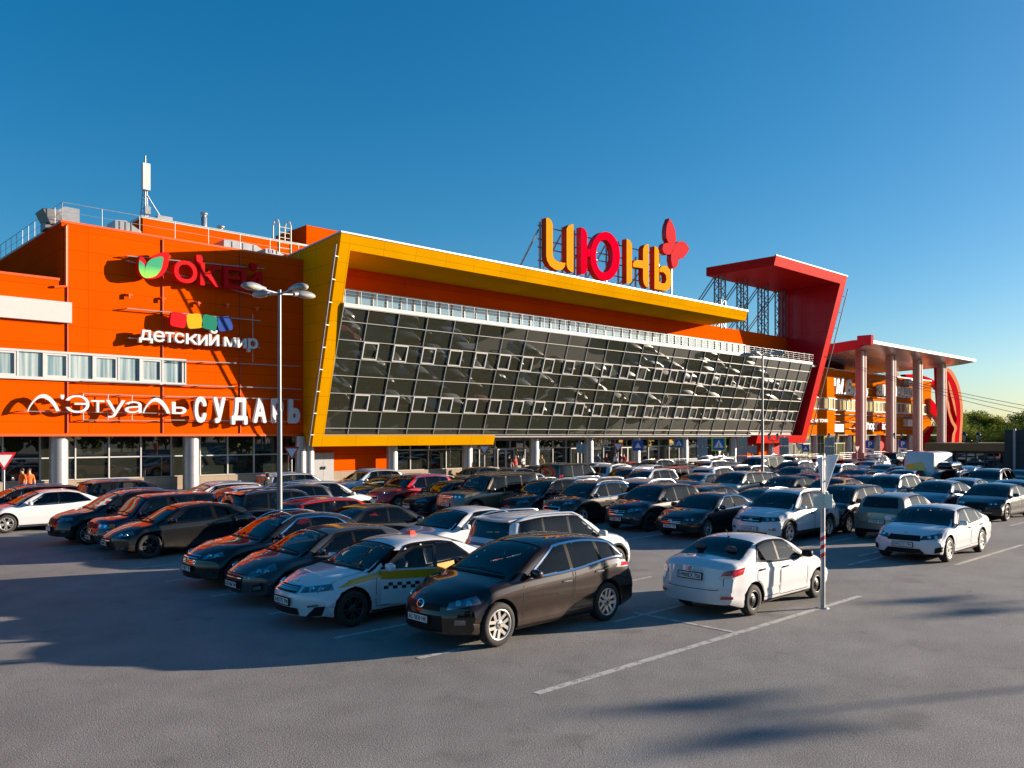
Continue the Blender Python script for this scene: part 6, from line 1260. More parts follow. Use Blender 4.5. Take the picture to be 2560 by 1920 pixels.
# ---------------------------------------------------------------- the parked cars, row by row: (model, along, away, nose, paint, label)
LOT = [
 ('cx7', 10.62, 10.95, 'L', 'brownblack', 'dusty brown black crossover with silver forked wheels, nearest car of all'),
 ('optima', 9.78, 13.8, 'L', 'white', 'white and yellow chequered taxi with its driver door open'),
 ('i30', 9.7, 16.3, 'L', 'grey', 'dark grey hatchback parked left of the chequered taxi'),
 ('infiniti', 9.95, 18.8, 'L', 'black', 'black crossover with chrome grille and bright roof rails beside the grey hatchback'),
 ('astra', 10.0, 24.9, 'L', 'black', 'black three door coupe with dark wheels and a silver side crease'),
 ('boxcar', 9.9, 26.9, 'L', 'navy', 'boxy dark blue hatchback with square lamps and a yellow front strip'),
 ('suv', 9.7, 29.2, 'L', 'black', 'black small crossover left of the boxy dark blue hatchback'),
 ('sedan', 8.7, 34.6, 'L', 'white', 'white saloon with tinted windows near the left edge, tail lamp showing'),
 ('wagon', 8.6, 37.2, 'L', 'black', 'black estate car behind the white saloon at the left edge'),
 ('accent', 15.65, 9.2, 'R', 'white', 'white saloon on black steel wheels seen from behind, next to the striped sign post'),
 ('jetour', 14.6, 14.0, 'R', 'white', 'white crossover with red tail light bar behind the brown black crossover'),
 ('sedan', 15.2, 18.0, 'L', 'white', 'white saloon behind the taxi, its bonnet pointing at the grey hatchback'),
 ('sedan', 14.2, 20.7, 'R', 'darkgrey', 'dark brown grey coupe shaped saloon with a low arched roof'),
 ('wagon', 14.5, 23.4, 'R', 'red', 'bright red estate car with dark roof rails right of the tall lamp'),
 ('jetour', 13.9, 25.9, 'R', 'darkgrey', 'dark grey crossover directly behind the tall lamp post'),
 ('suv', 14.9, 28.4, 'L', 'grey', 'grey crossover with round headlamp behind the black coupe'),
 ('suv', 17.6, 29.6, 'R', 'pearl', 'pale crossover with white roof rails, only its roof showing behind the lamp post'),
 ('hatch', 14.6, 31.4, 'L', 'white', 'white hatchback below the right hand white column, red glow on its windscreen'),
 ('wagon', 14.9, 34.0, 'L', 'white', 'white estate car just behind the white hatchback'),
 ('jetour', 12.2, 35.6, 'R', 'black', 'black sport utility seen from behind below the white columns'),
 ('jetour', 20.2, 36.2, 'R', 'white', 'white sport utility by the grey service doors, bonnet to the right'),
 # third row
 ('k5', 25.9, 9.15, 'L', 'white', 'white fastback saloon with slim black grille and chrome wheels, right of the sign post'),
 ('geely', 26.1, 14.0, 'L', 'white', 'white crossover with smoked headlamps directly behind the sign post'),
 ('passat', 25.4, 16.55, 'L', 'black', 'black saloon with chrome window surround left of the white crossover'),
 ('cx5', 25.6, 19.1, 'L', 'darkgrey', 'dark grey crossover with winged chrome grille and dark wheels'),
 ('sportage', 25.2, 22.1, 'L', 'darkbrown', 'dark brown crossover with chrome lined grille and roof bars'),
 ('suv', 25.0, 24.3, 'L', 'brownblack', 'plain brown crossover between the tan offroader and the dark brown crossover'),
 ('offroader', 23.9, 26.6, 'L', 'tan', 'large square tan and dark grey offroader with slatted grille'),
 ('sedan', 23.6, 28.9, 'L', 'black', 'small black saloon squeezed between the red crossover and the tan offroader'),
 ('sportage', 23.3, 31.4, 'L', 'red', 'bright red crossover with chrome grille below the yellow beam'),
 ('sedan', 24.6, 35.0, 'L', 'brown', 'copper brown saloon left of the red crossover'),
 ('suv', 24.8, 37.4, 'L', 'white', 'white crossover with honeycomb grille beside the orange base wall'),
 # fourth row
 ('sandero', 29.7, 11.6, 'R', 'beige', 'beige brown hatchback seen from behind the white fastback'),
 ('minivan', 30.4, 14.0, 'L', 'black', 'black compact people carrier right of the sign post'),
 ('sedan', 29.7, 16.5, 'R', 'black', 'black saloon whose roof shows between the white crossover and people carrier'),
 ('hatch', 29.4, 18.9, 'R', 'black', 'black hatchback with rear spoiler behind the black chrome trimmed saloon'),
 ('suv', 28.9, 21.4, 'R', 'silver', 'silver crossover with white roof rails behind the dark grey crossover'),
 ('small4x4', 28.6, 23.9, 'R', 'silver', 'small silver offroader with a spare wheel on its tail'),
 ('wagon', 29.4, 26.1, 'L', 'silver', 'silver estate car roof behind the small offroader'),
 ('suv', 28.3, 28.6, 'R', 'white', 'white crossover roof with crossbars left of the small offroader'),
 ('hatch', 26.9, 33.6, 'R', 'white', 'white hatchback seen from behind, left of the red crossover'),
 ('sedan', 27.8, 31.9, 'R', 'silver', 'silver saloon roof behind the red crossover'),
 # fifth row
 ('genesis', 39.2, 11.4, 'L', 'black', 'large black saloon with broad shield grille near the right edge'),
 ('sedan', 39.6, 13.8, 'L', 'bluegrey', 'pale silver blue saloon left of the large black saloon'),
 ('suv', 39.2, 15.9, 'L', 'silver', 'silver grey crossover with bright roof rails behind the people carrier'),
 ('sedan', 38.6, 18.2, 'L', 'orange', 'orange yellow taxi saloon right of the sign post'),
 ('sedan', 38.6, 20.6, 'L', 'black', 'long black saloon behind the white crossover roof'),
 ('minivan', 37.6, 22.8, 'L', 'gold', 'pale gold people carrier in front of the second lamp'),
 ('sedan', 38.6, 25.4, 'R', 'silver', 'silver saloon with red tail lamp left of the gold people carrier'),
 ('suv', 36.2, 27.6, 'L', 'white', 'white crossover left of the red boxy hatchback'),
 ('offroader', 36.0, 32.6, 'R', 'green', 'dark green offroader below the mall entrance'),
 ('suv', 37.6, 30.0, 'L', 'white', 'bright white crossover right of the dark green offroader'),
 ('sedan', 36.4, 35.2, 'L', 'silver', 'silver saloon two places left of the dark green offroader'),
 ('sedan', 35.5, 37.4, 'L', 'bluegrey', 'blue grey saloon left of the dark green offroader'),
 ('hatch', 34.2, 39.4, 'L', 'green', 'dark green hatchback at the foot of the columns left of the entrance'),
 # sixth row
 ('sedan', 43.3, 11.7, 'R', 'blue', 'blue saloon cut by the right edge of the view'),
 ('sedan', 43.2, 13.8, 'R', 'silver', 'silver saloon behind the pale silver blue saloon'),
 ('sedan', 42.9, 15.9, 'R', 'yellow', 'yellow taxi behind the pale silver blue saloon'),
 ('sedan', 42.6, 18.3, 'R', 'navy', 'dark blue saloon right of the orange yellow taxi'),
 ('sedan', 42.6, 21.2, 'R', 'darkred', 'maroon saloon hidden behind the sign post board'),
 ('sedan', 42.4, 24.2, 'R', 'white', 'white and yellow taxi behind the gold people carrier'),
 ('suv', 41.8, 26.6, 'R', 'white', 'white crossover with tall red tail lamps'),
 ('boxcar', 41.0, 28.8, 'R', 'red', 'red boxy hatchback seen from behind in the middle rows'),
 ('sedan', 40.6, 31.0, 'R', 'black', 'black saloon behind the bright white crossover'),
 ('wagon', 40.8, 36.2, 'R', 'darkgrey', 'dark grey estate car left of the entrance doors'),
 ('suv', 41.2, 33.6, 'R', 'pearl', 'cream white crossover below the entrance lettering'),
 ('sedan', 40.8, 39.8, 'R', 'silver', 'silver saloon nearest the entrance doors'),
 ('sedan', 46.8, 32.4, 'L', 'grey', 'mid grey saloon hidden in the far middle rows'),
 ('sedan', 46.4, 34.8, 'R', 'white', 'white saloon below the blue hump sign'),
 ('hatch', 46.2, 40.0, 'L', 'white', 'white hatchback nearest the columns right of the entrance'),
 # seventh row
 ('suv', 50.0, 14.9, 'L', 'tan', 'copper beige crossover right of the roof box car'),
 ('wagon', 50.4, 17.0, 'L', 'black', 'black estate car carrying a large roof box'),
 ('sedan', 51.4, 19.6, 'R', 'white', 'white saloon with blue tinted rear glass before the yellow and white van'),
 ('sedan', 50.3, 22.0, 'R', 'red', 'crimson saloon right of the sign post board'),
 ('suv', 50.8, 24.0, 'L', 'white', 'white crossover just right of the sign post board'),
 ('sedan', 50.4, 26.4, 'L', 'navy', 'dark navy saloon left of the sign post board'),
 ('wagon', 48.0, 28.6, 'L', 'brown', 'dull brown estate car below the second lamp'),
 ('sedan', 50.8, 30.8, 'R', 'silver', 'bright silver saloon left of the second lamp'),
 ('jetour', 50.2, 33.0, 'L', 'pearl', 'cream white crossover below the blue hump sign'),
 ('sedan', 50.2, 35.2, 'L', 'black', 'black saloon in the far rows left of the cream crossover'),
 ('suv', 49.8, 37.4, 'L', 'darkgrey', 'dark grey crossover parked near the entrance columns'),
 ('sedan', 46.6, 37.6, 'R', 'darkgrey', 'dark roofed saloon below the entrance lettering'),
 ('sedan', 50.0, 40.0, 'L', 'red', 'red saloon nearest the columns right of the entrance'),
 ('sedan', 55.4, 33.8, 'R', 'bluegrey', 'blue grey saloon beside the white passenger van'),
 ('sedan', 56.0, 40.2, 'L', 'silver', 'silver saloon nearest the ramp railing'),
 ('suv', 63.0, 40.2, 'R', 'white', 'white crossover under the red beam'),
 ('sedan', 71.0, 35.2, 'R', 'silver', 'silver saloon in the farthest row under the red beam'),
 ('suv', 70.5, 38.6, 'L', 'black', 'black crossover in the farthest row under the red beam'),
 ('sedan', 78.0, 37.6, 'R', 'white', 'white saloon in the farthest row before the pillars'),
 # eighth row and beyond
 ('suv', 54.6, 17.2, 'R', 'white', 'white crossover behind the copper beige crossover'),
 ('sedan', 56.4, 15.0, 'R', 'grey', 'grey saloon behind the copper beige crossover at the right edge'),
 ('sedan', 56.2, 21.6, 'R', 'silver', 'silver saloon in front of the yellow and white van'),
 ('sedan', 59.0, 24.0, 'R', 'bluegrey', 'long blue grey saloon left of the yellow and white van'),
 ('wagon', 56.2, 26.2, 'R', 'white', 'white estate car shining in the sun behind the crimson saloon'),
 ('suv', 54.2, 28.6, 'L', 'navy', 'dark blue crossover left of the sign post board'),
 ('van', 54.0, 31.0, 'L', 'white', 'white passenger van behind the second lamp'),
 ('offroader', 60.4, 31.4, 'R', 'black', 'black full size offroader beside the white passenger van'),
 ('sedan', 66.0, 28.0, 'R', 'white', 'white saloon in the far row below the tall pillars'),
 ('sedan', 68.6, 31.0, 'R', 'darkred', 'dark red saloon in the far row under the parking signs'),
 ('sedan', 73.6, 31.6, 'R', 'black', 'black saloon with sloping roof in the far row under the parking signs'),
 ('hatch', 78.0, 33.0, 'L', 'silver', 'silver hatchback in the farthest row under the tall pillars'),
 ('sedan', 62.0, 34.6, 'L', 'white', 'small white saloon in the far row beside the van'),
 ('sedan', 64.5, 37.4, 'L', 'grey', 'grey saloon in the farthest row by the ramp railing'),
 ('suv', 57.0, 36.6, 'L', 'black', 'black crossover in the farthest row left of the white passenger van'),
 ('sedan', 84.0, 30.0, 'R', 'bluegrey', 'blue grey saloon at the far end under the second parking sign'),
]
for c in LOT: place(*c)
rf = random.Random(21)
for bu in (88.0, 92.4, 102.0, 106.5, 116.0):                       # the rows that go on to the right, seen in the leaning glass
    for k in range(7):
        if rf.random() < .12: continue
        place(rf.choice(('sedan', 'sedan', 'suv', 'hatch', 'wagon', 'minivan')), bu + rf.uniform(-.3, .3), 21.5 + k * 2.55, rf.choice('LR'), rf.choice(('white', 'white', 'silver', 'pearl', 'black', 'grey', 'bluegrey', 'red', 'beige')), 'car in the rows past the right edge, mirrored in the leaning glass', group='cars mirrored in the glass front')
van = place('panelvan', 54.4, 19.2, 'R', 'white', 'white delivery van with large yellow graphics before the brown kiosk'); van['category'] = 'van'
B_ = BODIES[PROTO['panelvan'].name] if PROTO['panelvan'].name in BODIES else None
VY = mat('van_yellow_graphic', (.70, .45, .01), .4, 0, .8)
PVB = [b for b in BODIES.values() if b.sp.get('kind') == 'delivery_van'][0]
for qd in ([(1.0, 1.7), (.1, 1.9), (.3, 1.3), (1.3, .9)], [(-.6, 2.0), (-.9, 2.0), (-.9, .8), (-.5, .8)], [(-1.1, 1.2), (-2.2, 2.1), (-2.4, 1.4), (-1.3, .7)]):
    for side in ('right', 'left'): m = MB(); PVB.patch(m, side, qd, .012, 8, 5); own(m, 'yellow_graphic', VY, van)
m = MB(); PVB.patch(m, 'rear', [(-.2, 1.9), (.75, 1.7), (.6, 1.2), (-.5, 1.35)], .014, 6, 4); own(m, 'yellow_graphic', VY, van)
# taxi: stripes, chequers, open door with its driver, roof lamp
TX = PROTO['optima']; TB = [b for n_, b in BODIES.items() if b.sp.get('plate') == 'А432ТК 790'][0]; X = lambda q: TB.L / 2 - q
for side in ('left', 'right'):
    m = MB(); TB.patch(m, side, [(X(.62), .74), (X(1.60), .86), (X(1.60), .965), (X(.86), .86)], .009, 12, 3)
    TB.patch(m, side, [(X(2.62), .78), (X(4.5), .90), (X(4.4), 1.0), (X(2.62), .96)], .009, 16, 3); own(m, 'yellow_stripe', YELL, TX)
    if side == 'right': m = MB(); TB.patch(m, side, [(X(1.6), .80), (X(2.62), .80), (X(2.62), .96), (X(1.6), .96)], .009, 8, 3); own(m, 'yellow_stripe', YELL, TX)
    m = MB()
    for i in range(24):
        for j in (0, 1):
            if (i + j) % 2 == 0 and not (side == 'left' and i < 9): q = 1.5 + i * .085; TB.patch(m, side, [(X(q), .62 + j * .06), (X(q + .085), .62 + j * .06), (X(q + .085), .68 + j * .06), (X(q), .68 + j * .06)], .009, 1, 1)
    own(m, 'chequer_strip', BLACK, TX)
dr = empty('open_door', (X(1.52), TB.W / 2 - .03, 0), R(-24), TX); dr['own'] = 1; dr['label'] = 'driver door standing open'   # hinge line
m = MB(); w_ = 1.06
def dpan(x0, x1, z0, z1, y0=-.03, y1=.03): m.box(-x1, -x0, y0, y1, z0, z1)
dpan(0, w_, .34, .80); m.mi = 1; dpan(0, w_, .803, .95); m.mi = 0; dpan(0, w_, .953, .985); m.mi = 2
m.bar((0, 0, .985), (-.62, -.10, 1.36), .05); m.bar((-.62, -.10, 1.36), (-1.04, -.11, 1.37), .05); m.bar((-1.04, 0, .98), (-1.04, -.11, 1.37), .07)
for i in range(11):
    for j in (0, 1):
        if (i + j) % 2 == 0: m.box(-(i + 1) * .085 - .05, -i * .085 - .05, .031, .034, .62 + j * .06, .68 + j * .06)
dm = m.build('door_panel', [P('white'), YELL, BLACK], dr)
m = MB(); m.add([(-.04, -.005, .99), (-1.0, -.005, .99), (-1.02, -.105, 1.35), (-.62, -.10, 1.34)], [(0, 1, 2, 3)]); m.build('door_glass', GLASSC, dr)
m = MB(); m.box(-.98, -.80, .031, .07, .72, .75); m.build('handle', CHROME, dr)
pass
q = TB.T(2.85); m = MB(); m.hexa([(X(2.92), -.14, q - .012), (X(2.76), -.14, q - .012), (X(2.76), .14, q - .012), (X(2.92), .14, q - .012)], [(X(2.89), -.10, q + .075), (X(2.79), -.10, q + .075), (X(2.79), .10, q + .075), (X(2.89), .10, q + .075)]); own(m, 'roof_lamp', TAXR, TX)
def roof_lamp(label, L_=4.8, H_=1.47):
    o = CARN[label]; m = MB(); m.box(L_ / 2 - 2.92, L_ / 2 - 2.76, -.14, .14, H_ - .03, H_ + .07); own(m, 'roof_lamp', TAXR, o)
for l in ('yellow taxi behind the pale silver blue saloon', 'white and yellow taxi behind the gold people carrier'): roof_lamp(l)
o = CARN['white and yellow taxi behind the gold people carrier']; SB = [b for b in BODIES.values() if b.sp is SPECS['sedan']][0]
for side in ('left', 'right'): m = MB(); SB.patch(m, side, [(SB.L / 2 - .7, .7), (SB.L / 2 - 4.4, .75), (SB.L / 2 - 4.4, .92), (SB.L / 2 - .8, .84)], .009, 18, 3); own(m, 'yellow_stripe', YELL, o)
# spare wheel of the small offroader, roof box
o = CARN['small silver offroader with a spare wheel on its tail']; tm, fm = wheel_meshes(.35, .22, 'ten'); w = link('spare_wheel', tm, o); w.location = (-2.08, .1, .98); w.rotation_euler = (0, 0, R(90)); link('rim', fm, w)
wc = tag(empty('roof_box', (50.4, 17.0, 1.60)), 'glossy black roof box strapped on the black estate car', 'roof box')
m = MB(); V = []
for j, (z, k) in enumerate(((.0, .92), (.08, 1), (.2, 1), (.30, .93), (.36, .72))):
    for i in range(28): t = 2 * math.pi * i / 28; f = lambda v: math.copysign(abs(v) ** .45, v); V.append((f(math.cos(t)) * 1.05 * k, f(math.sin(t)) * .43 * k, z))
m.add(V, [(j * 28 + i, j * 28 + (i + 1) % 28, (j + 1) * 28 + (i + 1) % 28, (j + 1) * 28 + i) for j in range(4) for i in range(28)], True); m.add(V, [tuple(range(112, 140)), tuple(range(27, -1, -1))]); m.build('box_shell', mat('gloss_black', (.008, .008, .009), .2, 0, 1), wc)
m = MB()
for x in (-.5, .5): m.box(x - .03, x + .03, -.6, .6, -.07, -.003)
m.build('crossbar', DARKSTEEL, wc)
# the tan offroader wears dark grey over tan: bonnet and front wing
# ================================================================ signs and street furniture
SGRED = mat('traffic_red', (.62, .012, .02), .45); SGBLUE = mat('traffic_blue', (.015, .10, .42), .45); SGYEL = mat('traffic_yellow_green', (.55, .75, .02), .4); SGW = mat('traffic_white', (.80, .80, .80), .45); SGBACK = mat('sign_back_grey', (.34, .35, .36), .5, .3); SGYD = mat('dull_yellow_sign', (.55, .38, .04), .5)
FACE = math.atan2(-.688, -.725)
def sign_base(name, px, d, h, label, cat='road sign', group=None, rot=0.0, r=.035):
    """post at the spot of the line y = d seen in photo column px; local +x faces the reader, +y to the reader's right"""
    x = on_ray(px, d); t = tag(empty(name, (x, d, .0), math.atan2(-d, -x) + rot), label, cat, group)
    m = MB(); m.tube((-.04, 0, 0), (-.04, 0, h), r, 8); m.build('post', STEEL, t); return t
def tri(m, x, w, zt, up=False, dep=.012):
    h = w * .866; pts = [(x, -w / 2, zt), (x, w / 2, zt), (x, 0, zt - h)] if not up else [(x, -w / 2, zt - h), (x, w / 2, zt - h), (x, 0, zt)]
    m.prism(pts if up else pts[::-1], (dep, 0, 0))
def zat(px, py, d): return at_d(px, py, d)[1]
def yield_sign(px, py, d, w, label, rot=0.0):
    z = zat(px, py, d); t = sign_base('yield_sign', px, d, z, label, 'road sign', 'yield signs round the lot', rot)
    m = MB(); tri(m, 0, w, z); m.mi = 1; tri(m, .013, w * .68, z - w * .115, dep=.004); m.build('sign_plate', [SGRED, SGW], t)
yield_sign(10, 1131, 40.0, .9, 'red and white yield sign cut by the left edge')
yield_sign(729, 1117, 41.5, .85, 'yield sign in front of the twin columns by the yellow portal')
yield_sign(1211, 1112, 42.0, .85, 'yield sign in front of the end of the yellow beam')
yield_sign(1545, 1106, 42.5, .95, 'yield sign beside the entrance lettering')
yield_sign(1799, 1118, 42.5, .9, 'narrow yield sign under the yellow bordered crossing sign', R(50))
yield_sign(1998, 1109, 42.5, .9, 'yield sign left of the second blue hump sign', R(30))
yield_sign(2143, 1115, 43.0, .9, 'slim yield sign before the first tall pillar', R(48))
def square_sign(px, py, d, w, kind, label, name='road_sign'):
    z = zat(px, py, d); t = sign_base(name, px, d, z, label); m = MB(); h = w
    if kind == 'hump':
        m.box(0, .012, -w / 2, w / 2, z - h, z); m.mi = 1; tri(m, .013, w * .62, z - w * .2, True, .004); m.build('sign_plate', [SGBLUE, SGW], t)
    elif kind == 'cross':
        m.mi = 2; m.box(-.01, .0, -w * .62, w * .62, z - h * 1.1, z + h * .1); m.mi = 0; m.box(0.001, .012, -w / 2, w / 2, z - h, z); m.mi = 1; tri(m, .013, w * .8, z - w * .12, True, .004); m.mi = 3
        m.bar((.02, -.02, z - h * .48), (.02, .02, z - h * .62), .05); m.bar((.02, .02, z - h * .6), (.02, -.10, z - h * .8), .035); m.bar((.02, .0, z - h * .6), (.02, .10, z - h * .8), .035); m.lathe([(0, -.03), (.035, 0), (0, .03)], 8, (.02, 0, z - h * .42))
        m.build('sign_plate', [SGBLUE, SGW, SGYEL if 'lime' in label else SGYD, BLACK], t)
    elif kind == 'P':
        m.box(0, .012, -w / 2, w / 2, z - h, z); m.build('sign_plate', SGBLUE, t)
        text_fit('letter', 'P', SGW, (.0125, -w * .2, z - h * .85), (0, 1, 0), (0, 0, 1), w * .45, h * .7, .004, t, .03)
        m = MB(); m.box(0, .012, -w / 2, w / 2, z - h * 1.62, z - h * 1.06); m.mi = 1; m.box(.013, .015, -w * .32, w * .3, z - h * 1.46, z - h * 1.38); m.box(.013, .015, -w * .2, w * .15, z - h * 1.375, z - h * 1.25); m.build('lower_plate', [SGW, BLACK], t)
        m = MB(); m.box(0, .012, -w * .42, w * .42, z - h * 2.2, z - h * 1.68); m.mi = 1; m.lathe([(.13, 0), (.16, .008), (.13, .012)], 14, (.013, 0, z - h * 2.1), 'Z'); m.build('lower_plate', [SGW, BLACK], t)
square_sign(1595, 1101, 42.5, .85, 'hump', 'blue square sign with white triangle right of the entrance')
square_sign(2014, 1112, 43.0, .75, 'hump', 'blue square hump sign under the red portal corner')
square_sign(1697, 1098, 43.0, .7, 'cross', 'small dull yellow and blue crossing sign on a column')
square_sign(1797, 1096, 42.0, 1.05, 'cross', 'large lime bordered blue crossing sign')
square_sign(2175, 1101, 43.0, .95, 'P', 'blue parking sign between the first two tall pillars', 'parking_sign')
square_sign(2257, 1101, 43.0, .95, 'P', 'blue parking sign between the second and third tall pillars', 'parking_sign')
square_sign(2351, 1105, 43.0, .95, 'P', 'blue parking sign half hidden at the left end of the kiosk roof', 'parking_sign')
square_sign(2445, 1105, 43.0, .95, 'P', 'blue parking sign half hidden behind the right part of the kiosk roof', 'parking_sign')
def board(px, py, d, w, n, label, rot=0.0):
    z = zat(px, py, d); t = sign_base('sign_board', px, d, z + .1, label, 'road sign', 'sign boards seen from behind', rot, .045)
    for k in range(n):
        m = MB(); zz = z - k * (w * .95 + .03); m.box(-.11, -.09, -w / 2, w / 2, zz - w * .93, zz); m.build('board', SGBACK, t)
        t2 = MB(); t2.box(-.088, -.03, -w * .4, w * .4, zz - w * .5, zz - w * .42)
        t2.build('bracket', STEEL, t)
for a in ((1756, 1092, 41.0, .85, 3, 'grey triple sign board seen from behind, left of the lime crossing sign'), (1856, 1092, 41.0, .9, 3, 'grey triple sign board behind, right of the lime crossing sign'), (1960, 1093, 41.0, .9, 2, 'grey sign board seen from behind under the red beam'), (2074, 1093, 41.0, 1.0, 2, 'grey sign board seen from behind left of the first tall pillar'), (1453, 1109, 42.0, .75, 1, 'small pale board on a post left of the entrance lettering'), (1881, 1114, 43.0, .85, 1, 'small grey board before the orange low wall')): board(*a)
def lantern(px, py, d, label):
    z = zat(px, py, d); x = on_ray(px, d); t = tag(empty('park_lantern', (x, d, 0), math.atan2(-d, -x)), label, 'lantern', 'black park lanterns')
    m = MB(); m.lathe([(.13, 0), (.12, .5), (.07, .6), (.045, z * .6), (.04, z - .55), (.06, z - .5), (.02, z - .45)], 10); m.tube((0, -.42, z - .62), (0, .42, z - .62), .03, 6); m.build('post', BLACK, t)
    for s_ in (-.42, .42):
        m = MB(); m.lathe([(.06, z - .6), (.17, z - .1)], 6, (0, s_, 0)); g_ = m.build('lantern_glass', LAMPL, t)
        m = MB(); m.lathe([(.20, z - .1), (.19, z - .06), (.08, z + .08), (.03, z + .1), (.0, z + .2)], 6, (0, s_, 0))
        for k in range(6): a = math.pi * k / 3; m.tube((.06 * math.cos(a), s_ + .06 * math.sin(a), z - .6), (.17 * math.cos(a), s_ + .17 * math.sin(a), z - .1), .012, 4)
        m.build('lantern_cap', BLACK, g_)
for a in ((1933, 1086, 44.0, 'black twin lantern before the foot of the red portal'), (2082, 1085, 44.0, 'black twin lantern left of the first tall pillar'), (2245, 1084, 42.0, 'black twin lantern between the second and third tall pillars')): lantern(*a)
zk = .0
x_, = (30.5,)
def lantern_near(): 
    s = ray(2428); t = 58.0; d = t * (.725 - .688 * s); lantern(2428, 1084, d, 'black twin lantern standing before the brown kiosk')
lantern_near()
# the near sign post seen from the side
gx, gy = at_z(2057, 1520); t = tag(empty('sign_post', (gx, gy, 0), R(-43.5)), 'galvanised sign post with red and white bands in front of the white saloon', 'sign post')
m = MB(); m.tube((0, 0, 0), (0, 0, 3.12), .045, 16); m.lathe([(.12, 0), (.12, .012), (.05, .02)], 16); m.build('post', STEEL, t)
m = MB()
for k in range(6):
    n_ = 18; V = []
    for i in range(n_ + 1):
        a = 2 * math.pi * i / n_; zz = 1.03 + k * .083 + .03 * math.cos(a + .6); V += [(.0465 * math.cos(a), .0465 * math.sin(a), zz), (.0465 * math.cos(a), .0465 * math.sin(a), zz + .083)]
    m.mi = k % 2; m.add(V, [(2 * i, 2 * i + 2, 2 * i + 3, 2 * i + 1) for i in range(n_)], True)
m.build('warning_band', [SGRED, SGW], t)
def plate_rot(pts, ang, off, dep, m):
    c, s_ = math.cos(ang), math.sin(ang); q = [Vector((off[0] + a * c, off[1] + a * s_, b)) for a, b in pts]; m.prism(q, (-s_ * dep, c * dep, 0))
m = MB(); plate_rot([(-.03, 3.08), (-.27, 3.1), (-.03, 2.30)], R(38), (0, -.07), .012, m); m.build('sign_plate', SGW, t)
m = MB(); plate_rot([(.03, 3.08), (.30, 3.1), (.03, 2.36)], R(-48), (0, -.07), .012, m); m.build('sign_plate', SGW, t)
m = MB(); plate_rot([(-.26, 2.03), (.0, 2.03), (.0, 2.31), (-.26, 2.31)], R(20), (0, -.07), .01, m); plate_rot([(.0, 2.03), (.16, 2.03), (.16, 2.31), (.0, 2.31)], R(-35), (0, -.07), .01, m); m.build('lower_plate', mat('pale_green_plate', (.62, .66, .58), .5), t)
m = MB()
for z in (2.1, 2.28, 2.55, 3.0): m.lathe([(.05, 0), (.055, .015), (.05, .03)], 14, (0, 0, z)); m.box(-.05, .05, -.075, -.04, z, z + .03)
m.build('clamp', STEEL, t)
# ramp railing and railing along the far wing
def railing(x0, x1, y, z0, label):
    t = tag(empty('ramp_railing', ((x0 + x1) / 2, y, z0)), label, 'railing', 'metal railings along the pavement'); m = MB(); x = x0
    while x <= x1 + .01: m.tube((x, y, z0), (x, y, z0 + 1.05), .03, 6); x += 1.5
    for k in (.3, .55, .8, 1.05): m.tube((x0, y, z0 + k), (x1, y, z0 + k), .022, 6)
    wb(m, 'rail', STEEL, t)
railing(on_ray(1640, 46.5), on_ray(1838, 46.5), 46.5, .14, 'steel ramp railing left of the red portal foot')
railing(on_ray(1850, 47.2), on_ray(2060, 47.2), 47.2, .14, 'steel railing under the red beam')
railing(on_ray(2085, 47.8), on_ray(2285, 47.8), 47.8, .14, 'long steel railing between the tall pillars')
m = MB()
for px in (590, 600, 1073, 1350, 2200): x = on_ray(px, 43.8); m = MB(); m.lathe([(.06, .14), (.06, .9), (.04, .95), (0, .96)], 10, (x, 43.8, 0)); tag(m.build('bollard', SGW), 'thin white bollard on the pavement edge', 'bollard', 'white bollards on the kerb')
# kiosk
kx = 63.0; kd = lambda px: at_u(px, 1100, kx)[0]
k = tag(empty('kiosk', (kx + 3, 19, 0)), 'low kiosk with a brown roof fascia and dark glass front', 'kiosk')
y0, y1 = kd(2522), kd(2333); BROWN = mat('brown_fascia', (.36, .16, .045), .6, var=.08)
m = MB(); m.box(kx - .5, kx + 6.5, y0, y1 + .4, 2.38, 2.92); wb(m, 'roof_fascia', BROWN, k)
m = MB(); m.box(kx, kx + 6, y0 + .1, y1 - .9, 0, 2.377); wb(m, 'wall', mat('kiosk_wall', (.10, .075, .06), .6), k)
m = MB(); m.add([(kx - .02, y0 + .3, .35), (kx - .02, y1 - 1.6, .35), (kx - .02, y1 - 1.6, 2.2), (kx - .02, y0 + .3, 2.2)], [(3, 2, 1, 0)]); wb(m, 'shop_window', SHOPGLASS, k)
m = MB()
for i in range(6): yy = y0 + .3 + (y1 - 1.9 - y0) * i / 5; m.box(kx - .08, kx - .021, yy - .05, yy + .05, .3, 2.25)
wb(m, 'window_frame', BLACK, k)
m = MB(); m.box(kx - .3, kx - .05, y1 - 1.4, y1 - .9, 0, 2.377); wb(m, 'post', BROWN, k)
b = tag(empty('substation_block', (kx + 3, 14, 0)), 'plain dark grey flat roofed block at the right edge beside the kiosk', 'building')
m = MB(); m.box(kx - 1, kx + 6, 7, y0 - .02, 0, 3.85); wb(m, 'wall', clad('grey_panel_wall', (.085, .08, .075), 2.0, 3.0, axes='YZ'), b)
m = MB(); m.box(kx - 1.03, kx - 1.003, 13.4, 15.0, .9, 1.9); wb(m, 'window', SHOPGLASS, b)
pyx = at_u(2535, 1080, kx - 1.4)[0]; m = MB(); m.tube((kx - 1.3, pyx, 0), (kx - 1.3, pyx, 3.9), .09, 8); wb(m, 'downpipe', STEEL, b)
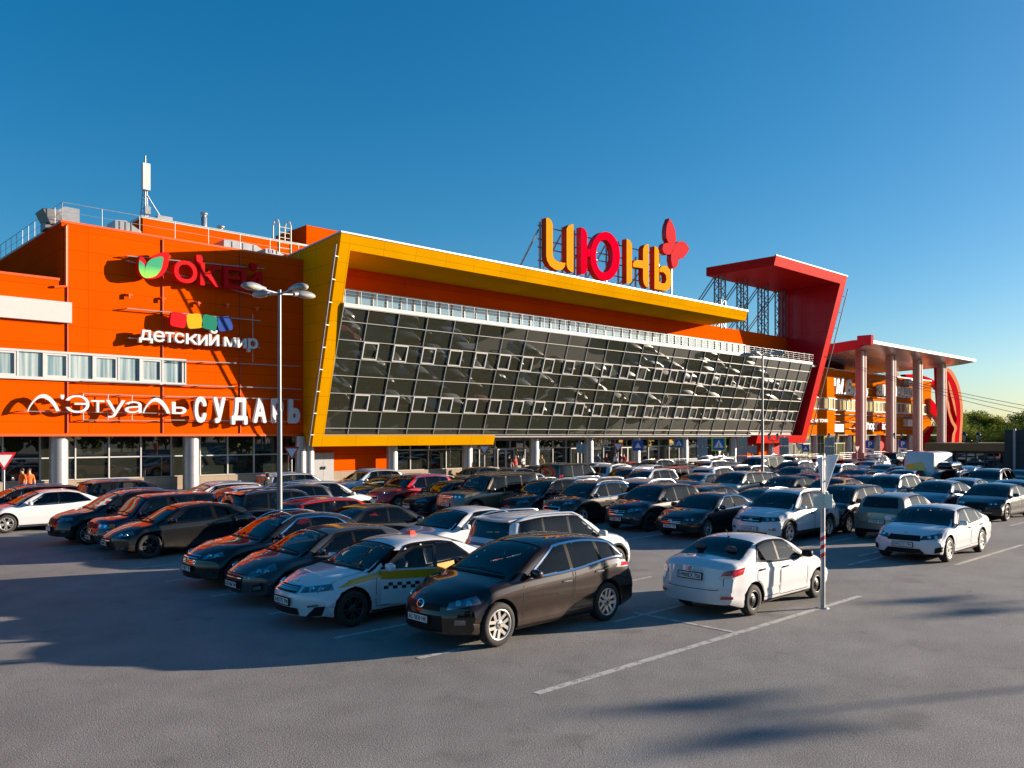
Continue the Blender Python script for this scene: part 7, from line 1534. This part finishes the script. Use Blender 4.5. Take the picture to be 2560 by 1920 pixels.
# ================================================================ trees
LEAF = [mat('leaf_green_%s' % n, c, .7, var=.35, vscale=.9) for n, c in (('fresh', (.15, .17, .022)), ('mid', (.115, .15, .02)), ('dark', (.075, .11, .02)))]
for lm_ in LEAF:
    nt = lm_.node_tree; pb = nt.nodes['Principled BSDF']; tr = nt.nodes.new('ShaderNodeBsdfTranslucent'); mxs = nt.nodes.new('ShaderNodeMixShader'); mxs.inputs[0].default_value = .45; out_ = nt.nodes['Material Output']
    src = pb.inputs['Base Color'].links[0].from_socket; nt.links.new(src, tr.inputs[0]); nt.links.new(pb.outputs[0], mxs.inputs[1]); nt.links.new(tr.outputs[0], mxs.inputs[2]); nt.links.new(mxs.outputs[0], out_.inputs[0]); pb.inputs['Specular IOR Level'].default_value = .1
BARK = mat('bark', (.09, .07, .05), .9, var=.25)
def tree_proto(h, w, leaf, seed, n=2600):
    rr = random.Random(seed); t = empty('broadleaf_tree'); m = MB(); m.tube((0, 0, 0), (.1, .05, h * .5), .16, 8, .10); tips = []
    blobs = []
    for k in range(11):
        a = rr.uniform(0, 6.28); z = h * rr.uniform(.35, .9); r_ = w * .5 * rr.uniform(.25, .75) * (1 - abs(z / h - .55)); p = Vector((math.cos(a) * r_ * 1.2, math.sin(a) * r_ * 1.2, z)); m.tube((.08, .04, h * rr.uniform(.25, .5)), p, .06, 5, .02); blobs.append((p, w * rr.uniform(.16, .30)))
    m.build('trunk', BARK, t); m = MB(); V, F = [], []
    for i in range(n):
        p, r_ = rr.choice(blobs); d = Vector((rr.gauss(0, 1), rr.gauss(0, 1), rr.gauss(0, .8))).normalized() * r_ * rr.uniform(.35, 1.05); c = p + d; s_ = rr.uniform(.10, .22) * (h / 7)
        u = Vector((rr.gauss(0, 1), rr.gauss(0, 1), rr.gauss(0, 1))).normalized(); v = u.orthogonal().normalized(); k = len(V); V += [c - u * s_, c + v * s_ * .6, c + u * s_, c - v * s_ * .6]; F.append((k, k + 1, k + 2, k + 3))
    m.add(V, F); m.build('crown', leaf, t); return t
TP = [tree_proto(8, 7.5, LEAF[0], 1), tree_proto(9, 7, LEAF[1], 2), tree_proto(7, 8, LEAF[2], 5)]
tu = [0, 0, 0]; rt = random.Random(11)
def tree(x, y, k, s, label, group):
    o = TP[k] if not tu[k] else copy_tree(TP[k]); tu[k] = 1; o.location = (x, y, 0); o.rotation_euler = (0, 0, rt.uniform(0, 6)); o.scale = (s, s, s * rt.uniform(.9, 1.1)); return tag(o, label, 'tree', group)
KIND = ['fresh yellow green tree in the belt beyond the far wing', 'mid green tree in the belt beyond the far wing', 'dark green tree in the belt beyond the far wing']
for i in range(46):
    px = 2200 + i * 8.6 + rt.uniform(-4, 4); s = ray(px); tt = rt.uniform(170, 235); k = rt.randrange(3)
    tree(tt * (.725 * s + .688), tt * (.725 - .688 * s), k, rt.uniform(.72, 1.02), KIND[k], 'trees beyond the far wing')
m = MB(); V, F = [], []  # unseen tree belt behind the eye, raised tall to darken mirrored horizon glow
for i in range(120):
    bx, by, bh = -110 + i * 3.0 + rt.uniform(-2, 2), -62 + rt.uniform(-6, 6), rt.uniform(12, 19); m.tube((bx, by, 0), (bx + .3, by, bh * .6), .2, 5, .1)
    for k in range(420):
        d = Vector((rt.gauss(0, 1), rt.gauss(0, 1), rt.gauss(0, 1))).normalized(); c = Vector((bx, by, bh * .52)) + Vector((d.x * 3.6, d.y * 3.0, d.z * bh * .5)) * rt.uniform(.4, 1); u = Vector((rt.gauss(0, 1), rt.gauss(0, 1), rt.gauss(0, 1))).normalized(); v = u.orthogonal().normalized(); q = len(V); V += [c - u * .75, c + v * .55, c + u * .75, c - v * .55]; F.append((q, q + 1, q + 2, q + 3))
m.add(V, F); tag(m.build('woods', LEAF[1]), kind='stuff')
# far tower and pylon, overhead lines
def far(px, tt): s = ray(px); return tt * (.725 * s + .688), tt * (.725 - .688 * s)
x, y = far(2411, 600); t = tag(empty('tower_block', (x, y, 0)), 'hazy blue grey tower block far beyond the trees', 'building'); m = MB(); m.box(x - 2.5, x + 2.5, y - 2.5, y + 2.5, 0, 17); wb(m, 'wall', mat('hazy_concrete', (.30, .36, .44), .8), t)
m = MB()
for i in range(5): m.box(x - 2.2, x + 2.2, y - 2.53, y - 2.503, 3 + i * 2.7, 4.2 + i * 2.7)
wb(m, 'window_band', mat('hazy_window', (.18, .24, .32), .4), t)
x, y = far(2446, 420); t = tag(empty('pylon', (x, y, 0)), 'thin lattice pylon on the skyline right of the flower sculpture', 'pylon'); m = MB()
for sx, sy in ((-1, -1), (-1, 1), (1, -1), (1, 1)): m.bar((x + sx * 1.3, y + sy * 1.3, 0), (x + sx * .3, y + sy * .3, 15.5), .16)
for i in range(6): e = 1.3 - i * .17; e2 = e - .17; z = i * 2.5; m.bar((x - e, y - e, z), (x + e2, y - e2, z + 2.5), .12); m.bar((x + e, y - e, z), (x - e2, y - e2, z + 2.5), .12)
for z in (11.5, 14): m.bar((x - 2.4, y, z), (x + 2.4, y, z), .14)
wb(m, 'lattice', DARKSTEEL, t)
for i, (py0, py1, lb) in enumerate(((889, 1012, 'uppermost overhead wire crossing the far wing'), (892, 1022, 'middle overhead wire crossing the far wing'), (893, 1036, 'lowest overhead wire crossing the far wing'))):
    a0, z0 = at_d(2060, py0, 42.5); m = MB(); p0 = Vector((a0, 42.5, z0)); s = ray(2700); tt = 60; p1 = Vector((tt * (.725 * s + .688), tt * (.725 - .688 * s), EYE + (HOR - (py1 + (py1 - py0) * .22)) / FPX * tt)); m.path([p0.lerp(p1, k / 14) - Vector((0, 0, .5 * math.sin(math.pi * k / 14))) for k in range(15)], .022, 5)
    tag(m.build('overhead_wire', BLACK), lb, 'wire', 'overhead wires')
# ================================================================ people
SKIN = mat('skin', (.50, .27, .18), .5); HAIRD = mat('dark_hair', (.02, .014, .01), .6); HAIRB = mat('fair_hair', (.35, .18, .06), .6)
CL = {}
def cloth(n, c):
    if n not in CL: CL[n] = mat('cloth_' + n, c, .85, var=.12, vscale=8)
    return CL[n]
CC = dict(black=(.012, .012, .014), red=(.55, .02, .03), white=(.66, .66, .64), blue=(.06, .10, .20), orange=(.70, .14, .02), grey=(.14, .14, .15), navy=(.015, .02, .05), yellow=(.55, .35, .12), maroon=(.18, .01, .02), denim=(.05, .08, .14))
def person(x, y, z, ang, h, top, low, label, pose='stand', hair=HAIRD, step=.0, group='people near the mall'):
    s = h / 1.75; t = tag(empty('person', (x, y, z), ang), label, 'person', group); P_ = {}; E_ = []; Rr = {}
    def v(n, p, r, par=None):
        P_[n] = Vector(p) * s; Rr[n] = r * s
        if par: E_.append((par, n))
    if pose == 'sit':
        v('pel', (0, 0, .50), .13); kz, ky = .50, .42
    else: v('pel', (0, 0, .95), .125)
    b = P_['pel'].z / s
    v('wst', (0, .0, b + .16), .115, 'pel'); v('che', (0, .015, b + .36), .145, 'wst'); v('nk', (0, .01, b + .52), .06, 'che'); v('hd', (.0, .03, b + .64), .088, 'nk'); v('crn', (0, .02, b + .76), .075, 'hd')
    v('nose', (0, .125, b + .655), .014, 'hd')
    for sg, nm in ((-1, 'l'), (1, 'r')):
        v(nm + 'sh', (sg * .17, .0, b + .45), .062, 'che')
        bend = .22 if pose == 'phone' and sg > 0 else .03
        if pose == 'sit': v(nm + 'el', (sg * .24, .16, b + .22), .045, nm + 'sh'); v(nm + 'wr', (sg * .16, .38, b + .22), .033, nm + 'el'); hd = Vector((-sg * .2, .9, .05))
        elif bend > .1: v(nm + 'el', (sg * .24, .05, b + .17), .045, nm + 'sh'); v(nm + 'wr', (sg * .12, .26, b + .30), .033, nm + 'el'); hd = Vector((-sg * .3, .6, .6))
        else: v(nm + 'el', (sg * .235, -.02 + sg * step * .2, b + .17), .045, nm + 'sh'); v(nm + 'wr', (sg * .245, .05 + sg * step * .4, b - .08), .033, nm + 'el'); hd = Vector((0, .15, -.95))
        w = P_[nm + 'wr'] / s; hd.normalize(); sd = Vector((1, 0, 0)) if abs(hd.x) < .7 else Vector((0, 0, 1)); sd = sd.cross(hd).normalized() if pose != 'sit' else Vector((1, 0, 0))
        v(nm + 'pm', w + hd * .07, .034, nm + 'wr')
        for k in range(4): v(nm + 'f%d' % k, w + hd * (.155 + (.012 if k in (1, 2) else -.008)) + sd * (k - 1.5) * .021, .009, nm + 'pm')
        v(nm + 'th', w + hd * .09 + sd * -.055, .011, nm + 'wr')
        if pose == 'sit': v(nm + 'kn', (sg * .12, .44, .52), .07, 'pel'); v(nm + 'an', (sg * .12, .40, .09), .045, nm + 'kn'); v(nm + 'to', (sg * .13, .58, .04), .035, nm + 'an')
        else: v(nm + 'hp', (sg * .085, 0, b - .06), .095, 'pel'); v(nm + 'kn', (sg * .10, .03 - sg * step * .6, .50), .065, nm + 'hp'); v(nm + 'an', (sg * .11, -.02 - sg * step, .09), .045, nm + 'kn'); v(nm + 'to', (sg * .13, .13 - sg * step, .035), .036, nm + 'an')
    names = list(P_); idx = {n: i for i, n in enumerate(names)}; me = bpy.data.meshes.new('body'); me.from_pydata([P_[n] for n in names], [(idx[a], idx[c]) for a, c in E_], [])
    o = link('body_tmp', me); sk = o.modifiers.new('s', 'SKIN')
    for i, n in enumerate(names): o.data.skin_vertices[0].data[i].radius = (Rr[n], Rr[n]); o.data.skin_vertices[0].data[i].use_root = n == 'pel'
    o.modifiers.new('u', 'SUBSURF').levels = 1; bpy.context.view_layer.update(); out = bpy.data.meshes.new_from_object(o.evaluated_get(bpy.context.evaluated_depsgraph_get())); bpy.data.objects.remove(o)
    for m_ in (SKIN, cloth(top, CC[top]), cloth(low, CC[low]), BLACK): out.materials.append(m_)
    mi = []
    for p in out.polygons:
        c = p.center / s; k = 1 if c.z > b + .02 else 2
        if c.z > b + .54: k = 0
        if abs(c.x) > .19 and c.z < b + .2 and pose != 'sit': k = 0
        if pose == 'sit' and c.y > .24 and c.z > b + .12: k = 0
        if c.z < .09: k = 3
        mi.append(k)
    out.polygons.foreach_set('material_index', mi); out.polygons.foreach_set('use_smooth', [True] * len(mi)); out.name = 'body'; link('body', out, t)
    m = MB(); V, F = [], []; n, rows = 14, 7; c = P_['hd'].lerp(P_['crn'], .45) + Vector((0, -.012, .012)) * s
    for j in range(rows + 1):
        th = -.55 + (math.pi / 2 + .55) * j / rows
        for i in range(n): ph = 2 * math.pi * i / n; k = .72 if math.sin(ph) > .3 and th < .5 else 1; V.append(c + Vector((math.cos(ph) * math.cos(th) * .098, math.sin(ph) * math.cos(th) * .108 * k, math.sin(th) * .115)) * s)
    for j in range(rows):
        for i in range(n): F.append((j * n + i, j * n + (i + 1) % n, (j + 1) * n + (i + 1) % n, (j + 1) * n + i))
    m.add(V, F, True); m.build('hair', hair, t)
    return t
def at_person(px, d): return on_ray(px, d)
PE = [(1273, 48.2, 'black', 'denim', 'person in black standing left of the one in the bright red top', 'stand', HAIRD, 1.75), (1288, 48.0, 'red', 'black', 'person in a bright red top standing before the glass doors', 'stand', HAIRB, 1.68), (1307, 48.3, 'white', 'black', 'person in a white top with dark sleeves right of the red top', 'phone', HAIRD, 1.7),
      (1354, 48.0, 'yellow', 'white', 'person in pale clothes with fair hair beside a silver column', 'stand', HAIRB, 1.68), (1386, 44.6, 'grey', 'denim', 'person in grey sitting low in front of the entrance columns', 'sit', HAIRD, 1.72), (1494, 47.5, 'blue', 'denim', 'person in a blue shirt walking under the entrance lettering', 'stand', HAIRD, 1.76), (1515, 46.8, 'maroon', 'denim', 'person in dark top with a red bag near the entrance', 'stand', HAIRD, 1.72),
      (1540, 46.5, 'white', 'navy', 'person in a white shirt left of the yield sign', 'stand', HAIRD, 1.78), (1551, 47.2, 'black', 'navy', 'person in black just right of the white shirt', 'stand', HAIRD, 1.76), (1559, 46.0, 'red', 'maroon', 'person in a dark red jacket right of the yield sign', 'stand', HAIRD, 1.7), (1613, 45.5, 'black', 'denim', 'person in dark clothes leaning by the column right of the entrance', 'phone', HAIRD, 1.76),
      (1843, 44.5, 'maroon', 'black', 'person in maroon by the ramp railing', 'stand', HAIRD, 1.74), (56, 46.0, 'orange', 'denim', 'bare armed person in orange at the left edge behind the black estate car', 'stand', HAIRD, 1.72), (73, 46.0, 'orange', 'navy', 'second person in orange right beside the other at the left edge', 'stand', HAIRD, 1.7)]
for i, (px, d, a, b_, lb, ps, hr, hh) in enumerate(PE): x = on_ray(px, d); person(x, d, .14 if d > 43.6 else 0, R(rt.uniform(90, 270)), hh, a, b_, lb, ps, hr, .12 if 'walking' in lb else .0)
tt = 36.5; s = ray(670); person(tt * (.725 * s + .688), tt * (.725 - .688 * s), 0, R(20), 1.80, 'black', 'navy', 'person in a black t shirt seen from behind near the lamp post', 'stand', HAIRD)
# driver of the taxi
tx = PROTO['optima']; lp = Matrix.Rotation(tx.rotation_euler.z, 4, 'Z') @ Vector((TB.L / 2 - 2.30, .48, .16)); person(tx.location.x + lp.x, tx.location.y + lp.y, .13, tx.rotation_euler.z - math.pi / 2, 1.60, 'grey', 'navy', 'driver in grey sitting in the chequered taxi', 'sit', HAIRD, 0, 'people near the mall')
